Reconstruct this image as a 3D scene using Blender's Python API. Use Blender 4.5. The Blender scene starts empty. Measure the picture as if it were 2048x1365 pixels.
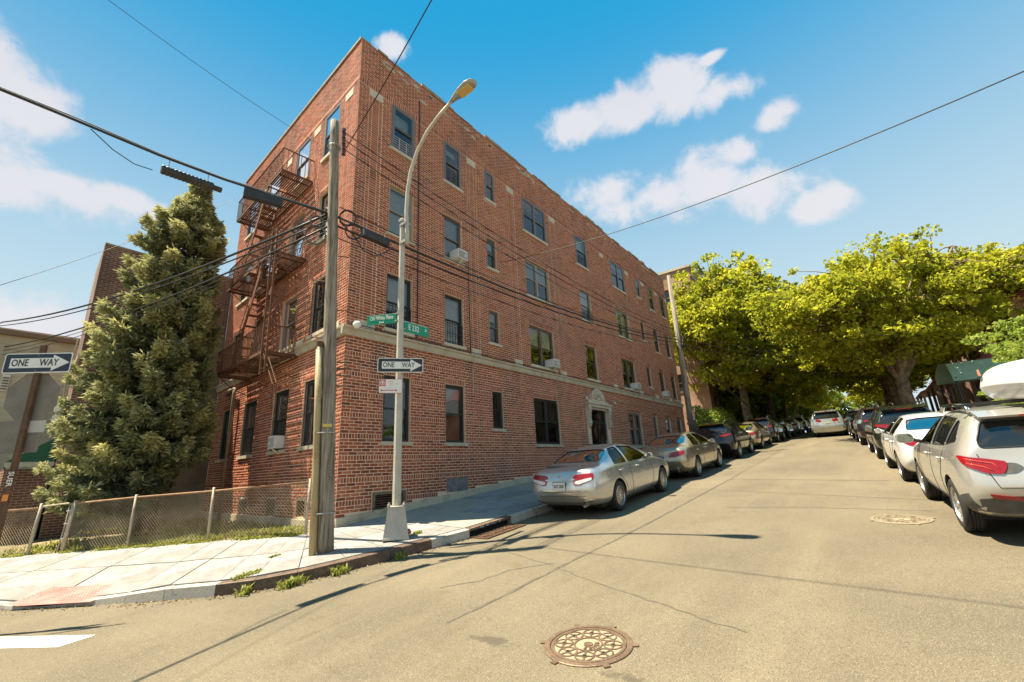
import bpy, bmesh, math, random
import numpy as np
from mathutils import Vector, Matrix
from mathutils.bvhtree import BVHTree
random.seed(7); rng = np.random.default_rng(7)
# light and exposure
EXPOSURE = 1.52
SKY_STRENGTH = 0.088
SUN_POWER = 4.8
SUN_COLOR = (1.0, .89, .68)
SKY_TINT = (.12, 1.02, .98, 1)
SKY_HAZE = (2.8, 3.35, 3.5, 1)
SKY_LIMIT = (.10, 1.5, 2.85, 1)
CLOUD_A = (3.55, 3.5, 3.6, 1)
CLOUD_B = (2.9, 2.9, 3.15, 1)
ASPHALT = (.178, .149, .101)
BRICK_COLS = [(.17,.05,.03), (.31,.08,.037), (.38,.10,.046), (.42,.125,.058), (.47,.17,.087)]
MORTAR = (.76, .54, .39)
R = math.radians
SC = bpy.context.scene
COL = SC.collection
# ------------------------------------------------------------------ camera, sky, sun, exposure
cd = bpy.data.cameras.new('camera'); cam = bpy.data.objects.new('camera', cd); COL.objects.link(cam)
yaw, pitch, roll = R(52.353), R(15.944), R(-2.893)
cf = Vector((math.sin(yaw)*math.cos(pitch), math.cos(yaw)*math.cos(pitch), math.sin(pitch)))
cr = Vector((math.cos(yaw), -math.sin(yaw), 0)); cu = cr.cross(cf)
cr2 = cr*math.cos(roll)+cu*math.sin(roll); cu2 = cu*math.cos(roll)-cr*math.sin(roll)
CAM = Vector((-5.7835, -9.653, 1.0531))
m = Matrix((cr2, cu2, -cf)).transposed().to_4x4(); m.translation = CAM
cam.matrix_world = m
cd.sensor_width = 36; cd.lens = 889.7/2048*36; cd.clip_start = 0.05; cd.clip_end = 5000
SC.camera = cam
SC.cycles.max_bounces = 6; SC.cycles.diffuse_bounces = 3; SC.cycles.glossy_bounces = 3; SC.cycles.transparent_max_bounces = 10; SC.cycles.caustics_reflective = False; SC.cycles.caustics_refractive = False
SUN_DIR = Vector((-.25, .372, 1)).normalized()
SC.render.resolution_x, SC.render.resolution_y = 1024, 682
SC.view_settings.view_transform = 'Standard'; SC.view_settings.look = 'None'
SC.view_settings.exposure = EXPOSURE; SC.view_settings.gamma = 1
SC.view_settings.use_curve_mapping = False
W = bpy.data.worlds.new('World'); SC.world = W; W.use_nodes = True
nt = W.node_tree; nt.nodes.clear(); N = nt.nodes.new; Lk = nt.links.new
def wm(op, a, b=None, c=None, clamp=False):
    n = N('ShaderNodeMath'); n.operation = op; n.use_clamp = clamp
    for i, v in enumerate((a, b, c)):
        if v is None: continue
        if isinstance(v, (int, float)): n.inputs[i].default_value = v
        else: Lk(v, n.inputs[i])
    return n.outputs[0]
sky = N('ShaderNodeTexSky'); sky.sky_type = 'NISHITA'; sky.sun_disc = False
sky.sun_elevation = math.asin(SUN_DIR.z); sky.sun_rotation = math.atan2(SUN_DIR.x, SUN_DIR.y)
sky.air_density = 1.0; sky.dust_density = 0.05; sky.ozone_density = 2.5
tc = N('ShaderNodeTexCoord'); sep = N('ShaderNodeSeparateXYZ'); Lk(tc.outputs['Generated'], sep.inputs[0])
az = wm('ARCTAN2', sep.outputs[0], sep.outputs[1]); el = wm('ARCSINE', sep.outputs[2])
nz = N('ShaderNodeTexNoise'); nz.inputs['Scale'].default_value = 9; nz.inputs['Detail'].default_value = 10; nz.inputs['Roughness'].default_value = .60; nz.inputs['Distortion'].default_value = .25
Lk(tc.outputs['Generated'], nz.inputs[0])
nz2 = N('ShaderNodeTexNoise'); nz2.inputs['Scale'].default_value = 3.1; nz2.inputs['Detail'].default_value = 5
Lk(tc.outputs['Generated'], nz2.inputs[0])
CLOUDS = [(-6,33.8,7.5,3.0),(-1,32.6,4,2.6),(3,26.6,6,2.0),(-3,25,7,2.0),(7,27.2,3.5,1.5),(-6,29.6,4,1.0),(35.5,48.6,2.2,1.2),
          (64,41.2,5,2.0),(71,41.6,6,2.5),(78,41.6,4.5,2.6),(84,39.5,3.6,1.8),(88.5,35,2.4,1.5),
          (68,33.2,4.5,2.2),(74,31.2,6,2.8),(80,31.2,5.5,3.2),(86,29,5.5,3.2),(84.5,33,3.2,1.8),(90.5,25.5,3,1.8),(3,14,10,2.4),(83.5,43,1.6,.6)]
rs = random.Random(3)
for k in range(11): CLOUDS.append((132+k*20+rs.uniform(-7,7), rs.uniform(20,50), rs.uniform(8,14), rs.uniform(4,7)))
mask = None
for a0, e0, ra, re in CLOUDS:
    d = wm('SUBTRACT', az, R(a0 if a0 <= 180 else a0-360)); d = wm('WRAP', d, math.pi, -math.pi)
    d = wm('DIVIDE', d, R(ra*1.2)); d = wm('MULTIPLY', d, d)
    e = wm('DIVIDE', wm('SUBTRACT', el, R(e0)), R(re*1.12)); e = wm('MULTIPLY', e, e)
    v = wm('SUBTRACT', 1.0, wm('SQRT', wm('ADD', d, e)))
    mask = v if mask is None else wm('SMOOTH_MAX', mask, v, .25)
nn = wm('ADD', wm('MULTIPLY', wm('SUBTRACT', nz.outputs['Fac'], .5), 2.9), wm('MULTIPLY', wm('SUBTRACT', nz2.outputs['Fac'], .5), .8))
mm = wm('ADD', wm('ADD', mask, nn), .12)
mr = N('ShaderNodeMapRange'); mr.interpolation_type = 'SMOOTHERSTEP'; mr.inputs[1].default_value = -.10; mr.inputs[2].default_value = .80
Lk(mm, mr.inputs[0])
hz = N('ShaderNodeMapRange'); hz.interpolation_type = 'SMOOTHSTEP'; Lk(el, hz.inputs[0])
hz.inputs[1].default_value = R(4); hz.inputs[2].default_value = R(53); hz.inputs[3].default_value = .95; hz.inputs[4].default_value = 0
tint = N('ShaderNodeMix'); tint.data_type = 'RGBA'; tint.blend_type = 'MULTIPLY'; tint.inputs[0].default_value = 1
Lk(sky.outputs[0], tint.inputs[6]); tint.inputs[7].default_value = SKY_TINT
lim = N('ShaderNodeMix'); lim.data_type = 'RGBA'; lim.blend_type = 'DARKEN'; lim.inputs[0].default_value = 1; Lk(tint.outputs[2], lim.inputs[6]); lim.inputs[7].default_value = SKY_LIMIT
hm = N('ShaderNodeMix'); hm.data_type = 'RGBA'; Lk(hz.outputs[0], hm.inputs[0]); Lk(lim.outputs[2], hm.inputs[6]); hm.inputs[7].default_value = SKY_HAZE
cc = N('ShaderNodeMix'); cc.data_type = 'RGBA'; Lk(nz2.outputs['Fac'], cc.inputs[0]); cc.inputs[6].default_value = CLOUD_A; cc.inputs[7].default_value = CLOUD_B
cm = N('ShaderNodeMix'); cm.data_type = 'RGBA'; Lk(wm('MULTIPLY', mr.outputs[0], .93), cm.inputs[0]); Lk(hm.outputs[2], cm.inputs[6]); Lk(cc.outputs[2], cm.inputs[7])
bg = N('ShaderNodeBackground'); bg.inputs[1].default_value = SKY_STRENGTH; Lk(cm.outputs[2], bg.inputs[0])
wo = N('ShaderNodeOutputWorld'); Lk(bg.outputs[0], wo.inputs[0])
sd = bpy.data.lights.new('sun', 'SUN'); sd.energy = SUN_POWER; sd.angle = R(.5); sd.color = SUN_COLOR
sun = bpy.data.objects.new('sun', sd); COL.objects.link(sun)
sun.rotation_euler = (-SUN_DIR).to_track_quat('-Z', 'Y').to_euler(); sun.location = (0, 0, 60)
# ------------------------------------------------------------------ helpers
MATS = {}
def mat(name, col, rough=.8, metal=0, noise=None, bump=None, spec=.5, coat=0, extra=None, stretch=(1,1,1), coord='Object'):
    """procedural principled material. noise=(scale, colour2, lo, hi) ; bump=(scale, strength, distance)"""
    if name in MATS: return MATS[name]
    m = bpy.data.materials.new(name); m.use_nodes = True; MATS[name] = m
    t = m.node_tree; b = t.nodes['Principled BSDF']; b.inputs['Roughness'].default_value = rough
    b.inputs['Metallic'].default_value = metal; b.inputs['Specular IOR Level'].default_value = spec
    b.inputs['Coat Weight'].default_value = coat; b.inputs['Coat Roughness'].default_value = .04
    b.inputs['Base Color'].default_value = (*col, 1)
    if noise or bump:
        tc = t.nodes.new('ShaderNodeTexCoord'); mp = t.nodes.new('ShaderNodeMapping'); mp.inputs['Scale'].default_value = stretch
        t.links.new(tc.outputs[coord], mp.inputs[0])
    if noise:
        prev = None
        for i, (s, c2, lo, hi) in enumerate(noise if isinstance(noise, list) else [noise]):
            n = t.nodes.new('ShaderNodeTexNoise'); n.inputs['Scale'].default_value = s; n.inputs['Detail'].default_value = 6; n.inputs['Roughness'].default_value = .62
            t.links.new(mp.outputs[0], n.inputs[0])
            r = t.nodes.new('ShaderNodeMapRange'); r.inputs[1].default_value = lo; r.inputs[2].default_value = hi; t.links.new(n.outputs['Fac'], r.inputs[0])
            x = t.nodes.new('ShaderNodeMix'); x.data_type = 'RGBA'; t.links.new(r.outputs[0], x.inputs[0])
            if prev is None: x.inputs[6].default_value = (*col, 1)
            else: t.links.new(prev, x.inputs[6])
            x.inputs[7].default_value = (*c2, 1); prev = x.outputs[2]
        t.links.new(prev, b.inputs['Base Color'])
    if bump:
        n = t.nodes.new('ShaderNodeTexNoise'); n.inputs['Scale'].default_value = bump[0]; n.inputs['Detail'].default_value = 5
        t.links.new(mp.outputs[0], n.inputs[0])
        k = t.nodes.new('ShaderNodeBump'); k.inputs['Strength'].default_value = bump[1]; k.inputs['Distance'].default_value = bump[2]
        t.links.new(n.outputs['Fac'], k.inputs['Height']); t.links.new(k.outputs[0], b.inputs['Normal'])
    if extra: extra(t, b)
    return m
class MB:
    """collects shapes; build() links ONE mesh object"""
    def __init__(s): s.v = []; s.f = []; s.mi = []; s.cur = 0
    def add(s, vs, fs):
        o = len(s.v); s.v += [tuple(p) for p in vs]; s.f += [tuple(i+o for i in q) for q in fs]; s.mi += [s.cur]*len(fs); return s
    def box(s, c, d, rz=0, mtx=None):
        x, y, z = d[0]/2, d[1]/2, d[2]/2
        vs = [Vector((i*x, j*y, k*z)) for k in (-1, 1) for j in (-1, 1) for i in (-1, 1)]
        if mtx is not None: vs = [mtx @ p for p in vs]
        elif rz: q = Matrix.Rotation(rz, 3, 'Z'); vs = [q @ p for p in vs]
        c = Vector(c); vs = [p+c for p in vs]
        return s.add(vs, [(0,2,3,1),(4,5,7,6),(0,1,5,4),(2,6,7,3),(0,4,6,2),(1,3,7,5)])
    def box2(s, a, b): return s.box([(a[i]+b[i])/2 for i in range(3)], [abs(b[i]-a[i]) for i in range(3)])
    def tube(s, pts, r, n=8, cap=True):
        pts = [Vector(p) for p in pts]; rr = r if isinstance(r, (list, tuple)) else [r]*len(pts)
        o = len(s.v); up = None
        for i, p in enumerate(pts):
            t = (pts[min(i+1, len(pts)-1)]-pts[max(i-1, 0)]).normalized()
            if up is None: a = t.orthogonal().normalized()
            else: a = (up - t*up.dot(t)); a = a.normalized() if a.length > 1e-6 else t.orthogonal().normalized()
            up = a; b = t.cross(a)
            for k in range(n):
                w = 2*math.pi*(k+.5)/n; s.v.append(tuple(p+(a*math.cos(w)+b*math.sin(w))*rr[i]))
        for i in range(len(pts)-1):
            for k in range(n):
                k2 = (k+1) % n; s.f.append((o+i*n+k, o+i*n+k2, o+(i+1)*n+k2, o+(i+1)*n+k)); s.mi.append(s.cur)
        if cap:
            s.f.append(tuple(o+k for k in reversed(range(n)))); s.mi.append(s.cur)
            q = o+(len(pts)-1)*n; s.f.append(tuple(q+k for k in range(n))); s.mi.append(s.cur)
        return s
    def bar(s, a, b, w, h, up=(0,0,1)):
        a = Vector(a); b = Vector(b); t = (b-a); L = t.length; t.normalize()
        x = t.cross(Vector(up)); x = x.normalized() if x.length > 1e-5 else t.orthogonal().normalized()
        z = x.cross(t); return s.box((a+b)/2, (w, L, h), mtx=Matrix((x, t, z)).transposed())
    def prism(s, poly, axis, a, b):
        """poly: 2D points; axis 'x','y','z' = extrude axis; (the other two in order)"""
        n = len(poly)
        def P(p, h): return {'x': (h, p[0], p[1]), 'y': (p[0], h, p[1]), 'z': (p[0], p[1], h)}[axis]
        vs = [P(p, a) for p in poly]+[P(p, b) for p in poly]
        fs = [tuple(range(n))[::-1], tuple(range(n, 2*n))]+[(i, (i+1) % n, n+(i+1) % n, n+i) for i in range(n)]
        return s.add(vs, fs)
    def lathe(s, prof, n=24, axis='z', c=(0,0,0)):
        """prof: (radius, height)"""
        o = len(s.v); c = Vector(c)
        for r_, h in prof:
            for k in range(n):
                w = 2*math.pi*k/n; x, y = r_*math.cos(w), r_*math.sin(w)
                p = {'z': (x, y, h), 'y': (x, h, y), 'x': (h, x, y)}[axis]; s.v.append(tuple(Vector(p)+c))
        for i in range(len(prof)-1):
            for k in range(n):
                k2 = (k+1) % n; s.f.append((o+i*n+k, o+i*n+k2, o+(i+1)*n+k2, o+(i+1)*n+k)); s.mi.append(s.cur)
        return s
    def mesh(s, name, mats, smooth=False, fix=True):
        me = bpy.data.meshes.new(name); me.from_pydata(s.v, [], s.f)
        for m_ in (mats if isinstance(mats, (list, tuple)) else [mats]): me.materials.append(m_)
        if any(s.mi): me.polygons.foreach_set('material_index', s.mi)
        if smooth: me.polygons.foreach_set('use_smooth', [True]*len(me.polygons))
        if fix:
            bm = bmesh.new(); bm.from_mesh(me); bmesh.ops.recalc_face_normals(bm, faces=bm.faces); bm.to_mesh(me); bm.free()
        me.update(); return me
    def build(s, name, mats, parent=None, smooth=False, fix=True, auto=None, **kw):
        return link(name, s.mesh(name, mats, smooth, fix), parent, **kw)
def link(name, me, parent=None, loc=None, label=None, kind=None, rot=None, world=True):
    o = bpy.data.objects.new(name, me); COL.objects.link(o)
    if parent is not None:
        o.parent = parent
        if world: o.matrix_parent_inverse = inv_of(parent)
    if loc is not None: o.location = loc
    if rot is not None: o.rotation_euler = rot
    if label: o['label'] = label
    if kind: o['kind'] = kind
    return o
INV = {}
def wmat(o):
    M = Matrix.LocRotScale(o.location, o.rotation_euler, o.scale)
    return (wmat(o.parent) @ o.matrix_parent_inverse @ M) if o.parent else M
def inv_of(o): return wmat(o).inverted()
def tag(o, label, cat, group=None):
    o['label'] = label; o['category'] = cat
    if group: o['group'] = group
    return o
def thing(name, label, cat, loc=(0,0,0), group=None, rot=None):
    o = bpy.data.objects.new(name, None); COL.objects.link(o); o.location = loc; o.empty_display_size = .2
    if rot is not None: o.rotation_euler = rot
    return tag(o, label, cat, group)
def struct(o): o['kind'] = 'structure'; return o
def copy_tree(o, parent=None):
    c = o.copy(); COL.objects.link(c)
    if parent is not None: c.parent = parent
    for ch in [x for x in o.children]: copy_tree(ch, c)
    return c
def text_mesh(txt, size, depth=.002, bold=0, xs=1.0, spacing=1.0):
    """flat lettering as a mesh in the XY plane, centred"""
    cu = bpy.data.curves.new('lettering', 'FONT'); cu.body = txt; cu.size = size; cu.align_x = 'CENTER'; cu.align_y = 'CENTER'
    cu.extrude = depth; cu.offset = bold; cu.resolution_u = 2; cu.space_character = spacing
    o = bpy.data.objects.new('lettering', cu); COL.objects.link(o)
    dg = bpy.context.evaluated_depsgraph_get(); me = bpy.data.meshes.new_from_object(o.evaluated_get(dg))
    bpy.data.objects.remove(o); bpy.data.curves.remove(cu)
    if xs != 1.0:
        for v in me.vertices: v.co.x *= xs
    return me
def put_text(txt, size, parent, origin, right, up, material, name='lettering', bold=0, xs=1.0, depth=.0015, spacing=1.0):
    me = text_mesh(txt, size, depth, bold, xs, spacing); me.materials.clear(); me.materials.append(material)
    r_ = Vector(right).normalized(); u_ = Vector(up).normalized(); n_ = r_.cross(u_)
    M = Matrix((r_, u_, n_)).transposed().to_4x4(); M.translation = Vector(origin); me.transform(M)
    return link(name, me, parent)
def zroad(x): return float(np.interp(x, [-60,-25,24,28,33.5,43,54,65,80,120,400], [-3.4,-2.28,1.593,1.83,2.2,2.8,3.3,3.6,3.7,3.4,3.0]))
def sag(a, b, d, n=16):
    a = Vector(a); b = Vector(b); return [a.lerp(b, t/n)-Vector((0,0,4*d*(t/n)*(1-t/n))) for t in range(n+1)]
GX = Vector((1,0,0))
SK = R(3.957); SD = Vector((math.sin(SK), math.cos(SK), 0)); SN = Vector((-math.cos(SK), math.sin(SK), 0))  # left facade: along, outward
def PL(s, off, z): p = SD*s+SN*off; return Vector((p.x, p.y, z))
# ------------------------------------------------------------------ ground, road, pavements
def asphalt_extra(t, b):
    tc = t.nodes.new('ShaderNodeTexCoord'); nn = t.nodes.new
    def noise(s, d=6, ro=.6, st=None):
        n = nn('ShaderNodeTexNoise'); n.inputs['Scale'].default_value = s; n.inputs['Detail'].default_value = d; n.inputs['Roughness'].default_value = ro
        if st:
            mp = nn('ShaderNodeMapping'); mp.inputs['Scale'].default_value = st; t.links.new(tc.outputs['Object'], mp.inputs[0]); t.links.new(mp.outputs[0], n.inputs[0])
        else: t.links.new(tc.outputs['Object'], n.inputs[0])
        return n.outputs['Fac']
    def mixc(f, lo, hi, a, c, mode='MIX', amt=1):
        r = nn('ShaderNodeMapRange'); r.inputs[1].default_value = lo; r.inputs[2].default_value = hi; r.inputs[4].default_value = amt; t.links.new(f, r.inputs[0])
        x = nn('ShaderNodeMix'); x.data_type = 'RGBA'; x.blend_type = mode; t.links.new(r.outputs[0], x.inputs[0])
        if isinstance(a, tuple): x.inputs[6].default_value = (*a, 1)
        else: t.links.new(a, x.inputs[6])
        x.inputs[7].default_value = (*c, 1); return x.outputs[2]
    A = ASPHALT
    c = mixc(noise(.5, 5), .35, .66, A, (A[0]*.70, A[1]*.71, A[2]*.74))
    c = mixc(noise(.35, 4, .6, (.25, 2.2, 1)), .5, .72, c, (A[0]*1.22, A[1]*1.2, A[2]*1.16), amt=.8)
    c = mixc(noise(2.3, 8, .7), .56, .74, c, (A[0]*.62, A[1]*.60, A[2]*.58), amt=.75)
    c = mixc(noise(28, 5, .75), .52, .72, c, (A[0]*.55, A[1]*.54, A[2]*.53), amt=.6)
    c = mixc(noise(90, 3, .7), .50, .66, c, (A[0]*.42, A[1]*.40, A[2]*.38), amt=1)
    c = mixc(noise(110, 2, .6), .57, .70, c, (A[0]*2.1, A[1]*2.05, A[2]*1.95), amt=.9)
    geo = nn('ShaderNodeSeparateXYZ'); t.links.new(tc.outputs['Object'], geo.inputs[0]); wob2 = noise(3.1, 8, .72)
    def mth(op, a, b_):
        n = nn('ShaderNodeMath'); n.operation = op
        for i, v in enumerate((a, b_)):
            if isinstance(v, (int, float)): n.inputs[i].default_value = v
            else: t.links.new(v, n.inputs[i])
        return n.outputs[0]
    for sx, sy, rx, ry, am in ((-2.22,-6.45,.17,.62,.95),(-2.27,-7.9,.16,.45,.9),(2.9,-11.4,.4,.5,.5),(-2.6,-4.55,1.2,.12,.4),(3.2,-6.9,1.2,.5,.22),(6.5,-8.2,1.6,.6,.22),(12,-7.3,3,.7,.25)):
        d = mth('ADD', mth('POWER', mth('DIVIDE', mth('SUBTRACT', geo.outputs[0], sx), rx), 2), mth('POWER', mth('DIVIDE', mth('SUBTRACT', geo.outputs[1], sy), ry), 2)); d = mth('SUBTRACT', mth('SUBTRACT', 1.9, mth('POWER', d, .5)), mth('MULTIPLY', wob2, 3.0))
        c = mixc(d, -.05, .25, c, (A[0]*.52, A[1]*.52, A[2]*.54), amt=am)
    t.links.new(c, b.inputs['Base Color'])
    k = nn('ShaderNodeBump'); k.inputs['Strength'].default_value = .8; k.inputs['Distance'].default_value = .008
    t.links.new(noise(85, 4, .7), k.inputs['Height']); t.links.new(k.outputs[0], b.inputs['Normal'])
M_asphalt = mat('asphalt', ASPHALT, .9, spec=.25, extra=asphalt_extra)
M_conc = mat('pavement concrete', (.285,.28,.27), .9, noise=[(.8, (.21,.2,.185), .42, .62), (3.5, (.17,.16,.145), .50, .70), (26, (.11,.10,.09), .60, .70), (70, (.36,.35,.34), .55, .72)], bump=(60, .4, .004), coord='Object')
M_conc2 = mat('weathered concrete', (.32,.29,.24), .9, noise=[(1.6, (.27,.25,.21), .4, .66), (7, (.20,.18,.15), .58, .75)], bump=(50, .3, .003))
M_curb = mat('kerb concrete', (.44,.40,.34), .9, noise=[(4, (.16,.145,.12), .55, .66), (22, (.30,.27,.23), .5, .7)], bump=(40, .4, .004))
M_rust = mat('rusted steel', (.11,.072,.048), .7, .3, noise=[(5, (.19,.125,.08), .4, .65), (30, (.06,.04,.028), .5, .7)], bump=(60, .3, .002))
M_rustdark = mat('dark rusted steel', (.10,.055,.032), .75, .3, noise=(9, (.19,.10,.05), .4, .7))
M_tar = mat('crack sealing tar', (.075,.064,.048), .85, noise=(6, (.13,.11,.08), .45, .65))
M_paint = mat('white road paint', (.74,.72,.66), .8, noise=[(9, (.34,.30,.24), .60, .70), (60, (.55,.52,.46), .55, .7)])
M_soil = mat('dry soil', (.20,.155,.085), .95, noise=(4, (.27,.21,.11), .4, .65), bump=(14, .6, .03))
M_black = mat('black hollow', (.008,.008,.008), .9)
def sheet(name, xs, ys, zf, m, **kw):
    nx, ny = len(xs), len(ys); b = MB()
    b.v = [(x, y, zf(x, y)) for x in xs for y in ys]
    b.f = [(i*ny+j, (i+1)*ny+j, (i+1)*ny+j+1, i*ny+j+1) for i in range(nx-1) for j in range(ny-1)]; b.mi = [0]*len(b.f)
    return b.build(name, m, fix=False, smooth=True, **kw)
XS = [-1200,-300,-60,-25]+list(np.arange(-22, 84, 2.0))+[90,100,120,200,400,1200]
M_earth = mat('bare earth', (.17,.135,.08), .95, noise=(.5, (.12,.11,.05), .4, .65))
struct(sheet('ground', XS, [-1200,-200,-60,-30,-12,0,12,40,100,1200], lambda x, y: zroad(x)-.06, M_earth))
road = struct(sheet('road', XS[2:-1], [-60,-30,-16,-13,-12.4,-10,-7.6,-5,-3.4,-3.0,0,5,10,20,45,100], lambda x, y: zroad(x), M_asphalt))
# kerb line (road edge) round the corner, and the property line behind the pavement
K = [(120,-3.12),(80,-3.12),(60,-3.12),(45,-3.12),(32,-3.12),(25.4,-3.12),(20,-3.12),(14,-3.12),(9,-3.12),(5.5,-3.12),(3.9,-3.12),(2.35,-3.12),(1.05,-3.1),(.2,-2.95),(-.6,-2.8),(-1.3,-2.62),(-2.0,-2.4),(-2.5,-2.1),(-2.86,-1.7),(-3.3,-1.05),(-3.62,-.5),(-4.35,.82),(-5.2,2.35),(-6.6,4.85),(-9,9.1),(-14,18),(-25,37.6)]
FD = Vector((-.486,.874,0)); F0 = Vector((-.6,.0,0))         # fence / property line on the left
def fl(t): p = F0+FD*t; return (p.x, p.y)
Q = [(k[0], 0.0) for k in K[:13]]+[(.35,0),(-.1,-.02),(-.35,-.02),(-.6,0),fl(.35),fl(.8),fl(1.5),fl(2.15),fl(3.6),fl(5.3),fl(8.2),fl(13),fl(23.2),fl(45)]
def dist_to(poly, x, y):
    p = Vector((x, y)); best = 1e9
    for a, b in zip(poly, poly[1:]):
        a = Vector(a); b = Vector(b); d = b-a; t = max(0, min(1, (p-a).dot(d)/d.length_squared)); best = min(best, (a+d*t-p).length)
    return best
def ramp(x, y):  # dropped kerb at the crossing
    t = max(0, 1-abs((Vector((x, y))-Vector((-4.1,.55))).dot(Vector((-.486,.874))))/1.35); return min(1, t*2.2)
def zsw(x, y):
    d = min(dist_to(K, x, y), 3.05)
    h = .17-.15*ramp(x, y)*max(0, 1-d/1.6)
    return zroad(x)+h+.042*d
# pavement bed plus one slab object per flag
def lerp2(a, b, t): return (a[0]+(b[0]-a[0])*t, a[1]+(b[1]-a[1])*t)
KI = []
for i, (k, q) in enumerate(zip(K, Q)):
    d = Vector((q[0]-k[0], q[1]-k[1])); d.normalize(); KI.append((k[0]+d.x*.16, k[1]+d.y*.16))
bed = MB()
for i in range(len(K)-1):
    for j in range(4):
        qd = [lerp2(KI[i], Q[i], j/4), lerp2(KI[i+1], Q[i+1], j/4), lerp2(KI[i+1], Q[i+1], (j+1)/4), lerp2(KI[i], Q[i], (j+1)/4)]
        bed.add([(p[0], p[1], zsw(*p)-.02) for p in qd], [(0,1,2,3)])
pave = struct(bed.build('pavement', M_conc2, fix=False))
def slab(quad, gap, parent, m, thick=.05, dz=0):
    c = Vector((sum(p[0] for p in quad)/4, sum(p[1] for p in quad)/4)); out = []
    for p in quad:
        v = Vector(p)-c; L = v.length; v *= max(0, (L-gap*1.4)/L); out.append((c.x+v.x, c.y+v.y))
    o = (c.x, c.y, zsw(c.x, c.y))
    top = [(p[0]-o[0], p[1]-o[1], zsw(*p)-o[2]+dz) for p in out]; bot = [(a, b, z-thick) for a, b, z in top]
    MB().add(top+bot, [(0,1,2,3),(0,4,5,1),(1,5,6,2),(2,6,7,3),(3,7,4,0)]).build('paving_slab', m, parent, fix=True).location = o
fine = []
for i in range(len(K)-1):
    L = math.dist(K[i], K[i+1]); n = max(1, round(L/1.5)) if K[i][0] < 46 and K[i+1][0] > -10 else 1
    for k in range(n): fine.append((lerp2(KI[i], KI[i+1], k/n), lerp2(Q[i], Q[i+1], k/n), lerp2(KI[i], KI[i+1], (k+1)/n), lerp2(Q[i], Q[i+1], (k+1)/n)))
rr = random.Random(5)
for k0, q0, k1, q1 in fine:
    for a, b in ((0, .48), (.48, 1)):
        qd = [lerp2(k0, q0, a), lerp2(k1, q1, a), lerp2(k1, q1, b), lerp2(k0, q0, b)]
        slab(qd, .012, pave, M_conc if (k0[0] < 1.2 or rr.random() < .25) else M_conc2, dz=rr.uniform(-.004, .006))
# kerb stones
def curb_piece(a, b, na, nb, h0, m, name='kerb_stone', hts=None):
    o = (a[0], a[1], zroad(a[0])); top0 = h0
    pts = []
    for p, n_ in ((a, na), (b, nb)):
        z = zroad(p[0])-o[2]; h = (.165-.145*ramp(*p))
        pts += [(p[0]-o[0], p[1]-o[1], z-.05), (p[0]-o[0]+n_.x*.012, p[1]-o[1]+n_.y*.012, z+h-.012), (p[0]-o[0]+n_.x*.03, p[1]-o[1]+n_.y*.03, z+h), (p[0]-o[0]+n_.x*.155, p[1]-o[1]+n_.y*.155, z+h+.005), (p[0]-o[0]+n_.x*.155, p[1]-o[1]+n_.y*.155, z-.05)]
    q = MB().add(pts, [(0,1,6,5),(1,2,7,6),(2,3,8,7),(3,4,9,8),(0,4,3,2,1),(5,6,7,8,9)]).build(name, m, kerb)
    q.location = o; return q
kerb = struct(MB().add([(0,0,-.5),(.01,0,-.5),(0,.01,-.5)], [(0,1,2)]).build('kerb', M_curb)); kerb.location = (0,-2,0)
for i in range(len(K)-1):
    if abs(K[i][0]-2.35) < .01: continue
    L = math.dist(K[i], K[i+1]); n = max(1, round(L/1.3)) if K[i][0] < 46 and K[i+1][0] > -10 else 1
    def nrm(j):
        a = K[max(0, j-1)]; b = K[min(len(K)-1, j+1)]; t = Vector((b[0]-a[0], b[1]-a[1])).normalized(); v = Vector((-t.y, t.x))
        return v if v.dot(Vector((Q[j][0]-K[j][0], Q[j][1]-K[j][1]))) > 0 else -v
    n0, n1 = nrm(i), nrm(i+1)
    mm_ = M_rust if -2.7 < K[i][0] < .3 and K[i+1][0] < .1 else M_curb
    for k in range(n):
        a = lerp2(K[i], K[i+1], k/n+.004/L); b = lerp2(K[i], K[i+1], (k+1)/n-.004/L)
        curb_piece(a, b, n0.lerp(n1, k/n), n0.lerp(n1, (k+1)/n), .17, mm_)
# storm drain in the kerb
drain = thing('storm_drain', 'graffiti-marked storm drain mouth in the kerb with a rusty grate in front', 'drain', (1.7,-3.1,zroad(1.7)))
b = MB(); z = zroad
b.prism([(1.05,z(1.05)+.125),(2.35,z(2.35)+.125),(2.35,z(2.35)+.17),(1.05,z(1.05)+.17)], 'y', -3.115, -2.7); b.build('steel_lintel', M_rust, drain)
b = MB(); b.prism([(1.05,z(1.05)-.3),(2.35,z(2.35)-.3),(2.35,z(2.35)+.13),(1.05,z(1.05)+.13)], 'y', -3.0, -2.97); b.build('opening', M_black, drain)
for gx, gw, gc in ((1.14,.10,(.04,.16,.10)),(1.32,.14,(.30,.34,.34)),(1.52,.08,(.35,.36,.40)),(1.66,.16,(.22,.20,.24)),(1.92,.06,(.4,.4,.4)),(2.05,.12,(.10,.10,.13))):
    b = MB(); b.prism([(gx,z(gx)+.131),(gx+gw,z(gx)+.136),(gx+gw*.8,z(gx)+.168),(gx+gw*.2,z(gx)+.166)], 'y', -3.118, -3.115); b.build('graffiti_mark', mat('drain paint %.2f' % gx, gc, .6), drain)
b = MB(); b.add([(1.05,-3.55,z(1.05)+.004),(2.3,-3.55,z(2.3)+.004),(2.3,-3.13,z(2.3)+.004),(1.05,-3.13,z(1.05)+.004)], [(0,1,2,3)]); b.build('grate_pit', M_black, drain)
for k in range(11):
    gx = 1.09+k*.117; b = MB(); b.bar((gx,-3.54,z(gx)+.012), (gx,-3.14,z(gx)+.012), .05, .02); b.build('grate_bar', M_rustdark, drain)
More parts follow.
